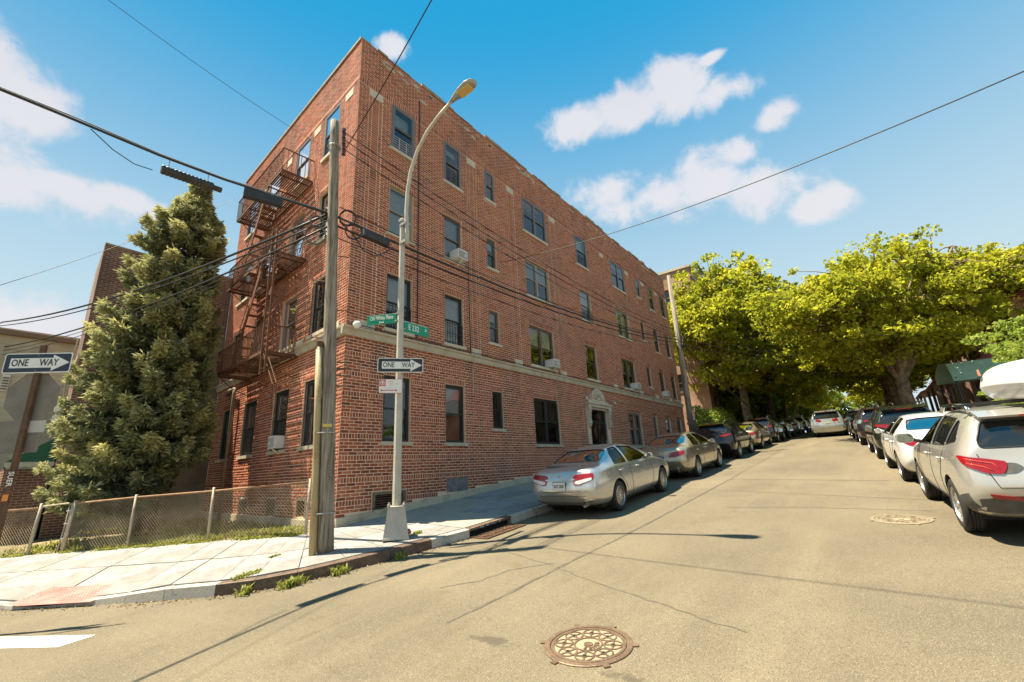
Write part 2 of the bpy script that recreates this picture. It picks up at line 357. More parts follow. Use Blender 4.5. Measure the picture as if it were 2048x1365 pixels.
for gy in (-3.54,-3.34,-3.14):
    b = MB(); b.bar((1.05,gy,z(1.05)+.014), (2.3,gy,z(2.3)+.014), .03, .02); b.build('grate_bar', M_rustdark, drain)
# tactile warning surface
M_tact = mat('red tactile paving', (.36,.13,.11), .85, noise=[(2, (.42,.22,.19), .42, .65), (20, (.46,.34,.29), .58, .72)])
t0 = Vector((-3.92,-.06)); tu = Vector((-.486,.874))*1.5; tv = Vector((.874,.486))*.62
def tp(a, b_, dz=0): p = t0+tu*a+tv*b_; return Vector((p.x, p.y, zsw(p.x, p.y)+dz))
tact = thing('tactile_paving', 'faded red tactile warning pad at the dropped kerb', 'tactile pad', tp(.5,.5))
b = MB(); b.add([tp(a, c, .038) for c in np.linspace(0,1,5) for a in np.linspace(0,1,9)], [(j*9+i, j*9+i+1, j*9+i+10, j*9+i+9) for j in range(4) for i in range(8)]); b.build('pad', M_tact, tact, fix=False)
dome = MB().lathe([(.0125,0),(.011,.004),(.006,.0065),(.0001,.0065)], 8); dme = dome.mesh('dome', M_tact, True)
b = MB()
for i in range(26):
    for j in range(11):
        p = tp((i+.5)/26, (j+.5)/11, .038); b.add([Vector(v)+p for v in dome.v], dome.f)
b.build('warning_domes', M_tact, tact, smooth=True, kind='stuff')
# painted bar of the crossing
c0 = Vector((-4.16,-1.86)); du = Vector((-.44,.9)).normalized(); dv = Vector((-.9,-.44)).normalized()*.34
pts = [c0, c0+du*3.4, c0+du*3.4+dv, c0+dv*.9+du*.12]
cb = MB().add([(p.x, p.y, zroad(p.x)+.004) for p in pts], [(0,1,2,3)]).build('road_marking', M_paint, fix=False)
tag(cb, 'white painted bar on the asphalt at the left edge', 'road marking')
# tar seams, patches of the carriageway
def strip(pts, w, name, m, lift=.004, jit=.012):
    b = MB(); r_ = random.Random(len(pts)*7+int(w*1000)); P_ = []
    for a, c in zip(pts, pts[1:]):
        n = max(2, int(math.dist(a, c)/.12))
        P_ += [lerp2(a, c, k/n) for k in range(n)]
    P_.append(pts[-1])
    for i, p in enumerate(P_):
        a = P_[max(0, i-1)]; c = P_[min(len(P_)-1, i+1)]; t = Vector((c[0]-a[0], c[1]-a[1])).normalized(); nn_ = Vector((-t.y, t.x))
        j = r_.uniform(-jit, jit); ww = w*r_.uniform(.55, 1.3)
        for s_ in (-1, 1): q = Vector(p)+nn_*(j+s_*ww/2); b.v.append((q.x, q.y, zroad(q.x)+lift))
    for i in range(len(P_)-1): b.f.append((2*i, 2*i+2, 2*i+3, 2*i+1)); b.mi.append(0)
    return b.build(name, m, road, fix=False)
SEAM = [(-2.10,-5.76),(-1.33,-5.83),(-.12,-5.87),(1.02,-5.92),(1.62,-5.96),(3.36,-6.01),(9.05,-6.08)]
DIAG = [(.4,-4.58),(-.01,-5.75),(-.48,-6.69),(-.8,-7.55),(-1.01,-8.05),(-1.17,-8.47)]
FAINT = [(-1.31,-4.8),(-.91,-5.14),(-.4,-5.24),(.11,-5.67)]
strip(SEAM, .05, 'tar_seam', M_tar); strip([(9.05,-6.08),(8.8,-7.6),(8.2,-9.75)], .035, 'tar_seam', M_tar)
strip([(9.05,-6.08),(14,-6.1),(22,-6.05),(34,-6.2)], .035, 'tar_seam', M_tar)
M_tar2 = mat('faint old seam', (.105,.09,.064), .9, noise=(5, (.15,.127,.09), .4, .6))
strip(DIAG, .028, 'tar_seam', M_tar2, jit=.015); strip(FAINT, .045, 'tar_seam', M_tar2, jit=.03)
strip([(4.6,-7.0),(4.7,-8.6),(4.5,-10.2)], .02, 'tar_seam', M_tar2)
M_stain = mat('dark oil stain', (.105,.088,.064), .8, noise=(5, (.16,.135,.10), .45, .6))
def blob(pts, name='road_stain', m=M_stain, lift=.003):
    b = MB(); b.v = [(p[0], p[1], zroad(p[0])+lift) for p in pts]; b.f = [tuple(range(len(pts)))]; b.mi = [0]; return b.build(name, m, road, fix=False)
# manhole covers
M_iron = mat('cast iron', (.17,.115,.075), .6, .6, noise=[(7, (.26,.18,.12), .4, .65), (60, (.12,.08,.055), .5, .7)], bump=(120, .2, .002))
M_grit = mat('dust packed in iron', (.33,.265,.17), .95, noise=(40, (.23,.18,.115), .4, .7), bump=(90, .4, .002))
def manhole(x, y, r0, label, lugs, rot, word=None, M_iron=M_iron):
    sl = math.atan(.079); t = thing('manhole_cover', label, 'manhole', (x, y, zroad(x)), rot=(0, -sl, 0))
    b = MB(); k = 48; rin = r0*.86
    b.lathe([(r0*1.0,-.02),(r0,.008),(r0*.985,.012),(rin*1.012,.012),(rin*1.012,-.02)], k)
    for a in lugs:
        c, s_ = math.cos(a), math.sin(a); mt = Matrix(((c,-s_,0),(s_,c,0),(0,0,1))); b.box((c*r0*1.03, s_*r0*1.03, .002), (r0*.16, r0*.14, .018), mtx=mt)
    b.build('frame_ring', M_iron, t, world=False)
    MB().lathe([(.0001,.004),(rin*.99,.004),(rin*.99,-.02)], k).build('cover_plate', M_grit, t, world=False)
    MB().lathe([(rin*.99,.0035),(rin*.985,.011),(rin*.90,.011),(rin*.895,.0035)], k).build('cover_rim', M_iron, t, world=False)
    def ring(cx, cy, ra, w, n=20):
        b = MB(); b.lathe([(ra-w/2,.003),(ra-w/2,.0105),(ra+w/2,.0105),(ra+w/2,.003)], n, c=(cx, cy, 0)); return b
    ring(0, 0, rin*.36, rin*.045, 32).build('raised_ring', M_iron, t, world=False)
    MB().lathe([(rin*.12,.003),(rin*.12,.011),(.0001,.011)], 20).build('centre_boss', M_iron, t, world=False)
    for q in range(8):
        a = rot+q*math.pi/4; cx, cy = math.cos(a)*rin*.645, math.sin(a)*rin*.645
        b = ring(cx, cy, rin*.235, rin*.04)
        for w in (0, math.pi/2): 
            aa = a+w; d = Vector((math.cos(aa), math.sin(aa), 0)); c = Vector((cx, cy, .007)); b.bar(c-d*rin*.23, c+d*rin*.23, rin*.045, .007)
        b.lathe([(.0001,.0112),(rin*.075,.0112),(rin*.075,.003)], 14, c=(cx, cy, 0))
        g = b.build('rosette', M_iron, t, world=False)
        MB().lathe([(.0001,.0125),(rin*.05,.0125),(rin*.05,.009)], 12, c=(cx, cy, 0)).build('vent_hole', M_black, g, world=False)
    if word:
        for i, ch in enumerate(word):
            a = -math.pi/2-.35+rot*0+(i-(len(word)-1)/2)*.52; p = Vector((math.cos(a)*rin*.235, math.sin(a)*rin*.235, .0085)); up = -p.normalized(); up.z = 0
            rt = Vector((up.y, -up.x, 0)); me = text_mesh(ch, rin*.17, .003, .002); me.materials.clear(); me.materials.append(M_iron)
            M_ = Matrix((rt, up, Vector((0,0,1)))).transposed().to_4x4(); M_.translation = p; me.transform(M_); link('letter', me, t, world=False)
    return t
va = math.atan2(CAM.y+7.35, CAM.x+1.93)
manhole(-1.93, -7.35, .385, 'rosette-patterned iron manhole cover in the foreground asphalt', [-.1,.75,1.9,2.9,4.0,5.1], .35, 'SEWER')
manhole(3.77, -9.75, .385, 'dusty manhole cover beside the silver hatchback wagon with the roof box', [.5,2,3.6,5], 0, None, mat('dust-covered iron', (.23,.185,.12), .9, noise=(20, (.18,.145,.095), .4, .65)))
# road edge on the far side of the street
RK = [(-20,-12.9),(0,-12.6),(3,-12.4),(10,-12.0),(25,-11.1),(40,-10.6),(60,-10.6),(120,-10.6)]
b = MB(); b2 = MB()
for (x0, y0), (x1, y1) in zip(RK, RK[1:]):
    n = max(1, int((x1-x0)/2)) if x1 < 61 else 1
    for k in range(n):
        a = lerp2((x0, y0), (x1, y1), k/n); c = lerp2((x0, y0), (x1, y1), (k+1)/n)
        za, zc = zroad(a[0]), zroad(c[0])
        b.add([(a[0],a[1],za-.05),(c[0],c[1],zc-.05),(c[0],c[1],zc+.16),(a[0],a[1],za+.16),(a[0],a[1]-.16,za+.165),(c[0],c[1]-.16,zc+.165)], [(0,1,2,3),(3,2,5,4)])
        b2.add([(a[0],a[1]-.16,za+.16),(c[0],c[1]-.16,zc+.16),(c[0],c[1]-3.4,zc+.28),(a[0],a[1]-3.4,za+.28)], [(0,1,2,3)])
struct(b.build('far_kerb', M_curb)); struct(b2.build('far_pavement', M_conc2))
# ------------------------------------------------------------------ the brick apartment building
def brick_material(name, src):
    def ex(t, b):
        nn = t.nodes.new
        if src == 'attr': a = nn('ShaderNodeAttribute'); a.attribute_name = 'tone'; fac = a.outputs['Fac']
        else: a = nn('ShaderNodeObjectInfo'); fac = a.outputs['Random']
        r = nn('ShaderNodeValToRGB'); el = r.color_ramp.elements; cols = BRICK_COLS
        el[0].position = 0; el[0].color = (*cols[0], 1); el[1].position = 1; el[1].color = (*cols[-1], 1)
        for i, c in enumerate(cols[1:-1]): e = el.new((i+1)/(len(cols)-1)); e.color = (*c, 1)
        t.links.new(fac, r.inputs[0]); tc = nn('ShaderNodeNewGeometry')
        n = nn('ShaderNodeTexNoise'); n.inputs['Scale'].default_value = 26; n.inputs['Detail'].default_value = 4; t.links.new(tc.outputs['Position'], n.inputs[0])
        mr = nn('ShaderNodeMapRange'); mr.inputs[1].default_value = .3; mr.inputs[2].default_value = .7; mr.inputs[3].default_value = .72; mr.inputs[4].default_value = 1.2; t.links.new(n.outputs['Fac'], mr.inputs[0])
        x = nn('ShaderNodeMix'); x.data_type = 'RGBA'; x.blend_type = 'MULTIPLY'; x.inputs[0].default_value = 1; t.links.new(r.outputs[0], x.inputs[6]); t.links.new(mr.outputs[0], x.inputs[7])
        # broad weathering with a shape of its own
        w = nn('ShaderNodeTexNoise'); w.inputs['Scale'].default_value = .55; w.inputs['Detail'].default_value = 5; t.links.new(tc.outputs['Position'], w.inputs[0])
        wr = nn('ShaderNodeMapRange'); wr.inputs[1].default_value = .48; wr.inputs[2].default_value = .7; wr.inputs[4].default_value = .40; t.links.new(w.outputs['Fac'], wr.inputs[0])
        y = nn('ShaderNodeMix'); y.data_type = 'RGBA'; t.links.new(wr.outputs[0], y.inputs[0]); t.links.new(x.outputs[2], y.inputs[6]); y.inputs[7].default_value = (.085,.04,.03,1)
        st = nn('ShaderNodeMapping'); st.inputs['Scale'].default_value = (1.9,1.9,.12); t.links.new(tc.outputs['Position'], st.inputs[0]); sn_ = nn('ShaderNodeTexNoise'); sn_.inputs['Scale'].default_value = 1; sn_.inputs['Detail'].default_value = 6; sn_.inputs['Roughness'].default_value = .65; t.links.new(st.outputs[0], sn_.inputs[0])
        sz = nn('ShaderNodeSeparateXYZ'); t.links.new(tc.outputs['Position'], sz.inputs[0]); zr_ = nn('ShaderNodeValToRGB'); q = zr_.color_ramp.elements; q[0].position = 0; q[0].color = (.25,.25,.25,1); q[1].position = 1; q[1].color = (.35,.35,.35,1)
        for pos, v_ in ((.215,.15),(.31,.75),(.318,.2),(.7,.1),(.86,.3),(.93,.55)): k_ = q.new(pos); k_.color = (v_,v_,v_,1)
        dv_ = nn('ShaderNodeMath'); dv_.operation = 'DIVIDE'; dv_.inputs[1].default_value = 14; t.links.new(sz.outputs[2], dv_.inputs[0]); t.links.new(dv_.outputs[0], zr_.inputs[0])
        sr_ = nn('ShaderNodeMapRange'); sr_.inputs[1].default_value = .50; sr_.inputs[2].default_value = .66; t.links.new(sn_.outputs['Fac'], sr_.inputs[0]); ml = nn('ShaderNodeMath'); ml.operation = 'MULTIPLY'; t.links.new(sr_.outputs[0], ml.inputs[0]); t.links.new(zr_.outputs[0], ml.inputs[1])
        yy = nn('ShaderNodeMix'); yy.data_type = 'RGBA'; t.links.new(ml.outputs[0], yy.inputs[0]); t.links.new(y.outputs[2], yy.inputs[6]); yy.inputs[7].default_value = (.05,.028,.022,1)
        t.links.new(yy.outputs[2], b.inputs['Base Color'])
        k = nn('ShaderNodeBump'); k.inputs['Strength'].default_value = .4; k.inputs['Distance'].default_value = .003; t.links.new(n.outputs['Fac'], k.inputs['Height']); t.links.new(k.outputs[0], b.inputs['Normal'])
    return mat(name, (.2,.08,.05), .85, spec=.3, extra=ex)
M_brick = brick_material('red brick', 'attr'); M_brick1 = brick_material('single red brick', 'obj')
M_mortar = mat('lime mortar', MORTAR, .95, noise=[(1.2, tuple(c*.72 for c in MORTAR), .45, .72), (40, tuple(c*.85 for c in MORTAR), .4, .7)], coord='Object')
M_stone = mat('limestone trim', (.50,.43,.32), .85, noise=[(2.5, (.36,.30,.21), .45, .68), (14, (.22,.18,.13), .60, .76)], bump=(30, .2, .003))
M_stonelt = mat('clean limestone', (.60,.52,.39), .85, noise=[(3, (.48,.41,.30), .4, .7), (20, (.34,.28,.2), .6, .75)])
M_frame_gray = mat('slate grey window frame', (.13,.135,.15), .5)
M_frame_brown = mat('brown window frame', (.15,.105,.075), .5, noise=(8, (.10,.07,.05), .4, .7))
M_frame_tan = mat('tan window frame', (.30,.245,.18), .55)
M_frame_black = mat('black window grille', (.02,.018,.017), .5)
M_frame_mauve = mat('mauve grey frame', (.25,.19,.19), .55)
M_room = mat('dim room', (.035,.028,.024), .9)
M_blind = mat('white blind', (.62,.63,.64), .8, noise=(5, (.5,.5,.52), .4, .7))
M_curtain = mat('cream curtain', (.62,.55,.42), .9, noise=(3, (.48,.42,.32), .4, .6), stretch=(14,14,.6))
M_dkblind = mat('dark slat blind', (.10,.085,.07), .7)
M_bars = mat('window guard bars', (.03,.028,.028), .5)
M_barsw = mat('white guard bars', (.5,.5,.52), .5)
def glass_mat():
    m = bpy.data.materials.new('window glass'); m.use_nodes = True; t = m.node_tree; t.nodes.clear(); nn = t.nodes.new
    o = nn('ShaderNodeOutputMaterial'); g = nn('ShaderNodeBsdfGlossy'); g.inputs['Roughness'].default_value = .03; g.inputs['Color'].default_value = (.9,.93,.95,1)
    tr = nn('ShaderNodeBsdfTransparent'); tr.inputs['Color'].default_value = (.72,.75,.74,1)
    f = nn('ShaderNodeFresnel'); f.inputs['IOR'].default_value = 1.52; ma = nn('ShaderNodeMath'); ma.operation = 'MULTIPLY_ADD'; ma.inputs[1].default_value = 1.0; ma.inputs[2].default_value = .04
    n = nn('ShaderNodeTexNoise'); n.inputs['Scale'].default_value = 1.3; b = nn('ShaderNodeBump'); b.inputs['Strength'].default_value = .06; b.inputs['Distance'].default_value = .05
    t.links.new(n.outputs['Fac'], b.inputs['Height']); t.links.new(b.outputs[0], g.inputs['Normal'])
    x = nn('ShaderNodeMixShader'); t.links.new(f.outputs[0], ma.inputs[0]); t.links.new(ma.outputs[0], x.inputs[0]); t.links.new(tr.outputs[0], x.inputs[1]); t.links.new(g.outputs[0], x.inputs[2]); t.links.new(x.outputs[0], o.inputs[0])
    return m
M_glass = glass_mat()
bld = thing('apartment_building', 'four-storey red brick corner apartment building with stone belt course', 'building', (0,0,0))
ROOF, BELT0, BELT1 = 13.95, 4.43, 4.68
HEADS = {1:3.58, 2:6.50, 3:9.38, 4:12.29}; BOTS = {1:1.86, 2:4.87, 3:7.77, 4:10.68}; BOTC = {1:2.34, 2:5.29, 3:8.16, 4:11.02}
LR, LL = 25.35, 9.95
fR = lambda s, o, z: Vector((s, -o, z))
fL = lambda s, o, z: PL(s, o, z)
COLS_R = {'A':(1.17,2.06),'B':(3.36,4.18),'C':(5.50,6.04),'D':(7.88,9.62),'E':(12.3,13.4),'F':(16.25,17.95),'G':(19.72,20.3),'H':(21.75,22.55),'I':(23.85,24.65)}
COLS_L = {'a':(1.08,2.1),'b':(3.12,4.2),'c':(5.58,6.72),'d':(7.72,8.9)}
OPR, OPL = [], []     # openings: s0,s1,z0,z1,floor,col
for c, (a, b) in COLS_R.items():
    for fl_ in (1,2,3,4):
        if c == 'E' and fl_ == 1: OPR.append((12.15,13.75,.95,3.52,0,'door')); continue
        OPR.append((a, b, (BOTC if c in 'CG' else BOTS)[fl_], HEADS[fl_], fl_, c))
for c, (a, b) in COLS_L.items():
    for fl_ in (1,2,3,4): OPL.append((a, b, BOTS[fl_], HEADS[fl_], fl_, c))
BASE_R = [(.95,1.95,.25,.66)]; BASE_L = [(1.45,2.05,.15,.6),(3.35,3.95,.12,.57),(5.5,6.15,.1,.55)]
STRIPS = [.35,4.52,6.83,9.98,14.95,18.22,20.62,22.95,24.82]; STRIPW = (.115,.235,.115)
STRIPS_L = [.32,2.42,4.65,7.0]
gR = lambda s: zsw(s, -.02); gL = lambda s: -.12-.0*s
def courses():
    L = []; z = BELT0; k = 0
    while z > -.5:
        h = .12 if k % 6 == 5 else .0766
        L.append((z-h, z, 'row' if h > .1 else 'st', k)); z -= h; k += 1
    z = BELT1; k = 0
    while z < 12.29: L.append((z, min(z+.0766, 12.2999), 'st', k)); z += .0766; k += 1
    L.append((12.30, 12.525, 'soldier', 0)); z = 12.525
    while z < ROOF-.08: L.append((z, z+.0766, 'st', k)); z += .0766; k += 1
    return [c for c in L if c[1]-c[0] > .03]
def subtract(iv, a, b):
    out = []
    for x, y in iv:
        if b <= x or a >= y: out.append((x, y)); continue
        if a > x: out.append((x, a))
        if b < y: out.append((b, y))
    return out
BR = .0165   # joint
def lay(L, ops, base, strips, ground, plate_z=(12.02,12.285), seed=1, corner_skip=0):
    """brick rectangles (s0,s1,z0,z1,kind) of one face"""
    r_ = random.Random(seed); out = []; lint = .2
    for z0, z1, kind, k in courses():
        zc = (z0+z1)/2; iv = [(0.0, L)]
        for s0, s1, a, b, fl_, c in ops:
            hd = lint if fl_ in (1,2,3) else 0
            if a-.10 < zc < b+hd:
                e = .07 if zc < a else 0
                if c == 'door': e = .32 if zc > 1.9 else .02
                if c == 'door' and zc > 3.5: continue
                iv = subtract(iv, s0-e, s1+e)
        if 3.5 < zc < 4.36 and L > 20:    # pediment over the entrance
            w = .98 if zc < 3.75 else (.72*math.sqrt(max(0, 1-((zc-3.75)/.62)**2))); iv = subtract(iv, 12.95-w, 12.95+w) if w > .05 else iv
        for s0, s1, a, b in base:
            if a-.02 < zc < b+.04: iv = subtract(iv, s0-.02, s1+.02)
        up = BELT1 < zc < 12.29
        if up:
            for sx in strips:
                w = sum(STRIPW)
                if zc > plate_z[0] or zc < BELT1+.2: iv = subtract(iv, sx, sx+w); continue
                full = any(x <= sx and y >= sx+w for x, y in iv)
                if not full: continue
                iv = subtract(iv, sx, sx+w); q = sx
                for ww in STRIPW: out.append((q+BR/2, q+ww-BR/2, z0, z1, 'cut')); q += ww
        bw = .24 if kind == 'st' else .078
        for x, y in iv:
            off = (k % 2)*bw/2 if kind == 'st' else 0
            q = math.floor(x/bw)*bw-bw+off
            while q < y:
                a = max(q, x); b = min(q+bw, y)
                if b-a > .03 and z0 > ground((a+b)/2)+.17:
                    out.append((a+BR/2, b-BR/2, z0, z1, kind if abs(b-a-bw) < 1e-4 else 'cut'))
                q += bw
    for s0, s1, a, b, fl_, c in ops:       # soldier lintels
        if fl_ in (1,2,3):
            n = round((s1-s0)/.078); w = (s1-s0)/n
            for i in range(n): out.append((s0+i*w+BR/2, s0+(i+1)*w-BR/2, b+BR/2, b+lint-BR/2, 'lint'))
    return out
def brick_geo(rects, f, name, seed):
    """one mesh of many bricks, tone per brick stored on the mesh"""
    n = len(rects); r_ = np.random.default_rng(seed); A = np.array([q[:4] for q in rects]); J = BR/2
    pr = .005+r_.uniform(-.002,.003,n); V = np.zeros((n,8,3)); tone = np.clip(r_.normal(.5,.23,n),0,1)
    s = np.stack([A[:,0],A[:,1],A[:,1],A[:,0]],1); zz = np.stack([A[:,2]+J,A[:,2]+J,A[:,3]-J,A[:,3]-J],1)
    o0 = f(0,0,0); ds = np.array(f(1,0,0)-o0); dn = np.array(f(0,1,0)-o0)
    ch = .0035
    sx = np.array([1,-1,-1,1])*ch; zx = np.array([1,1,-1,-1])*ch
    V[:,:4] = s[...,None]*ds+zz[...,None]*np.array([0,0,1])+0.0*dn
    V[:,4:] = (s+sx)[...,None]*ds+(zz+zx)[...,None]*np.array([0,0,1])+pr[:,None,None]*dn
    fq = np.array([[4,5,6,7],[0,1,5,4],[1,2,6,5],[2,3,7,6],[3,0,4,7]])
    F = (np.arange(n)[:,None,None]*8+fq[None]).reshape(-1,4)
    me = bpy.data.meshes.new(name); me.vertices.add(n*8); me.vertices.foreach_set('co', V.reshape(-1)); me.loops.add(F.size); me.loops.foreach_set('vertex_index', F.reshape(-1).astype(np.int32))
    me.polygons.add(len(F)); me.polygons.foreach_set('loop_start', np.arange(0,F.size,4,dtype=np.int32)); me.polygons.foreach_set('loop_total', np.full(len(F),4,dtype=np.int32))
    at = me.attributes.new('tone','FLOAT','POINT'); at.data.foreach_set('value', np.repeat(tone,8)); me.update(calc_edges=True); me.validate(); return me
RB = lay(LR, OPR, BASE_R, STRIPS, gR, seed=1); LB = lay(LL, OPL, BASE_L, STRIPS_L, gL, seed=2)
def px(f, q): return (f((q[0]+q[1])/2, 0, (q[2]+q[3])/2)-CAM).length
cand = [(px(fR,q), 'R', q) for q in RB if q[4] in ('st','row') and q[0] > .0]+[(px(fL,q)*1.55, 'L', q) for q in LB if q[4] in ('st','row')]
cand.sort(key=lambda c: c[0]); single = cand[:300]; sset = {(w, q) for _, w, q in single}
def one_brick(w, h):
    m_ = brick_geo([(-w/2,w/2,-h/2,h/2,'st')], fR, 'brick', 3); m_.materials.append(M_brick1); return m_
B_st = one_brick(.24-BR,.0766); B_row = one_brick(.078-BR,.12)
for d, w, q in single:
    f = fR if w == 'R' else fL
    o = link('brick', B_st if q[4] == 'st' else B_row, bld, world=False); o.location = f((q[0]+q[1])/2, 0, (q[2]+q[3])/2)
    if w == 'L': o.rotation_euler = (0,0,-R(90)-SK)
me = brick_geo([q for q in RB if ('R',q) not in sset], fR, 'brickwork', 11); me.materials.append(M_brick); link('brickwork', me, bld, kind='stuff', label='brickwork of the street front')
# side face: s runs away from the corner, so flip winding by recalculating normals
me = brick_geo([q for q in LB if ('L',q) not in sset], fL, 'brickwork', 12); me.flip_normals(); me.materials.append(M_brick); link('brickwork', me, bld, kind='stuff', label='brickwork of the side with the fire escape')
# mortar wall with openings
def wall_plane(L, ops, base, f, z0, z1, name, depth=.22):
    holes = [(q[0],q[1],q[2],q[3]) for q in ops]+list(base)
    ss = sorted({0.0, L}|{h[0] for h in holes}|{h[1] for h in holes}); zs_ = sorted({z0, z1}|{h[2] for h in holes}|{h[3] for h in holes}); b = MB()
    for a, c in zip(ss, ss[1:]):
        for e, g in zip(zs_, zs_[1:]):
            m_ = ((a+c)/2, (e+g)/2)
            if any(h[0] < m_[0] < h[1] and h[2] < m_[1] < h[3] for h in holes): continue
            b.add([f(a,0,e), f(c,0,e), f(c,0,g), f(a,0,g)], [(0,1,2,3)])
    for h in holes:
        a, c, e, g = h; D = -depth
        b.add([f(a,0,e),f(c,0,e),f(c,0,g),f(a,0,g),f(a,D,e),f(c,D,e),f(c,D,g),f(a,D,g)], [(0,1,5,4),(1,2,6,5),(2,3,7,6),(3,0,4,7)])
    return b.build(name, M_mortar, bld, fix=False)
wall_plane(LR, OPR, BASE_R, fR, -.6, ROOF-.06, 'wall'); wall_plane(LL, OPL, BASE_L, fL, -.6, ROOF-.06, 'wall')
# unseen back walls, roof
b = MB(); c1, c2, c3 = fL(LL,0,0), Vector((LR,0,0)), Vector((LR,LL,0)); back = [Vector((c2.x,0)), Vector((c2.x,LL)), Vector((c1.x,c1.y))]
for p, q in zip(back, back[1:]): b.add([(p.x,p.y,-.6),(q.x,q.y,-.6),(q.x,q.y,ROOF),(p.x,p.y,ROOF)], [(0,1,2,3)])
b.build('rear_wall', M_mortar, bld)
MB().add([(0.05,.05,ROOF-.5),(LR-.05,.05,ROOF-.5),(LR-.05,LL-.05,ROOF-.5),(c1.x+.05,c1.y-.05,ROOF-.5)], [(0,1,2,3)]).build('roof', mat('tar roof', (.08,.075,.07), .9), bld)
# coping stones, uneven
r_ = random.Random(4); s_ = 0; M_cop = mat('weathered coping', (.33,.27,.19), .9, noise=[(3, (.20,.15,.10), .42, .66), (16, (.45,.40,.30), .58, .74)], bump=(14, .5, .02))
while s_ < LR-.1:
    w = min(r_.uniform(.35,1.1), LR-s_); h = r_.uniform(.02,.15); o = r_.uniform(.0,.05)
    if r_.random() > .12: MB().box2(fR(s_+.006,o,ROOF-.075), fR(s_+w-.006,-.3,ROOF-.075+h)).build('coping_stone', M_cop, bld)
    s_ += w
s_ = 0
while s_ < LL-.1:
    w = min(.9, LL-s_); p = [fL(s_+.005,.04,0), fL(s_+w-.005,.04,0), fL(s_+w-.005,-.3,0), fL(s_+.005,-.3,0)]
    MB().prism([(v.x,v.y) for v in p], 'z', ROOF-.075, ROOF+.01).build('coping_stone', M_cop, bld); s_ += w
# flaking render patches along the parapet
M_flake = mat('flaking parging', (.52,.44,.33), .95, noise=[(9, (.30,.2,.14), .5, .62)])
for k in range(80):
    x = r_.uniform(.8, LR-.3); zc = ROOF-.22-abs(r_.gauss(0,.16)); w = r_.uniform(.08,.55); h = r_.uniform(.02,.08); n = 9; pts = []
    for i in range(n):
        a = 2*math.pi*i/n; q = r_.uniform(.55,1.1); pts.append((x+math.cos(a)*w*q*.5, zc+math.sin(a)*h*q))
    MB().prism(pts, 'y', -.0135, -.004).build('parging_patch', M_flake, bld)
# belt course: stones with a moulded profile
prof = [(0,BELT0),(.05,BELT0),(.07,BELT0+.07),(.075,BELT0+.16),(.12,BELT0+.18),(.125,BELT1-.02),(.0,BELT1+.02)]
def belt(f, a, b):
    m_ = MB(); n = len(prof); m_.v = [tuple(f(a,o,z)) for o, z in prof]+[tuple(f(b,o,z)) for o, z in prof]
    m_.f = [(i,i+1,n+i+1,n+i) for i in range(n-1)]+[tuple(range(n)), tuple(range(n,2*n))]; m_.mi = [0]*len(m_.f); m_.build('belt_stone', M_stone, bld)
s_ = -.127
while s_ < LR-.05: e = min(s_+1.62, LR); belt(fR, s_+.003, e-.003); s_ = e
s_ = .0
while s_ < LL-.05: e = min(s_+1.66, LL); belt(fL, s_+.003, e-.003); s_ = e
# stone plates at head and foot of the brick piers
for f, st in ((fR,STRIPS),(fL,STRIPS_L)):
    for sx in st:
        w = sum(STRIPW); a = f(sx,0,0)
        for z0, z1, pr in ((12.02,12.29,.016),(BELT1+.02,BELT1+.2,.03)):
            m_ = MB(); vs = [f(sx+.004,o,z) for o in (0,pr) for z in (z0+.004,z1-.004)]+[f(sx+w-.004,o,z) for o in (0,pr) for z in (z0+.004,z1-.004)]
            m_.add(vs, [(0,1,3,2),(4,6,7,5),(2,3,7,6),(1,5,7,3),(0,2,6,4)]); m_.build('stone_plate', M_stonelt, bld)
# stone base course stepping with the grade
s_ = 0; 
while s_ < LR-.05:
    e = min(s_+1.27, LR); g0, g1 = gR(s_), gR(e); t = gR(s_)+.20 if int(s_/1.27) % 2 else gR(s_)+.19
    MB().prism([(s_+.003,g0-.3),(e-.003,g0-.3),(e-.003,g1+.165),(s_+.003,g0+.185)], 'y', -.045, -.001).build('base_stone', M_stone, bld); s_ = e
s_ = 0
while s_ < LL-.05:
    e = min(s_+1.4, LL); m_ = MB(); vs = [fL(q,o,z) for q in (s_+.003,e-.003) for o in (0,.06) for z in (-.5,.1)]
    m_.add(vs, [(0,1,3,2),(4,6,7,5),(2,3,7,6),(1,5,7,3)]); m_.build('base_stone', M_stone, bld); s_ = e
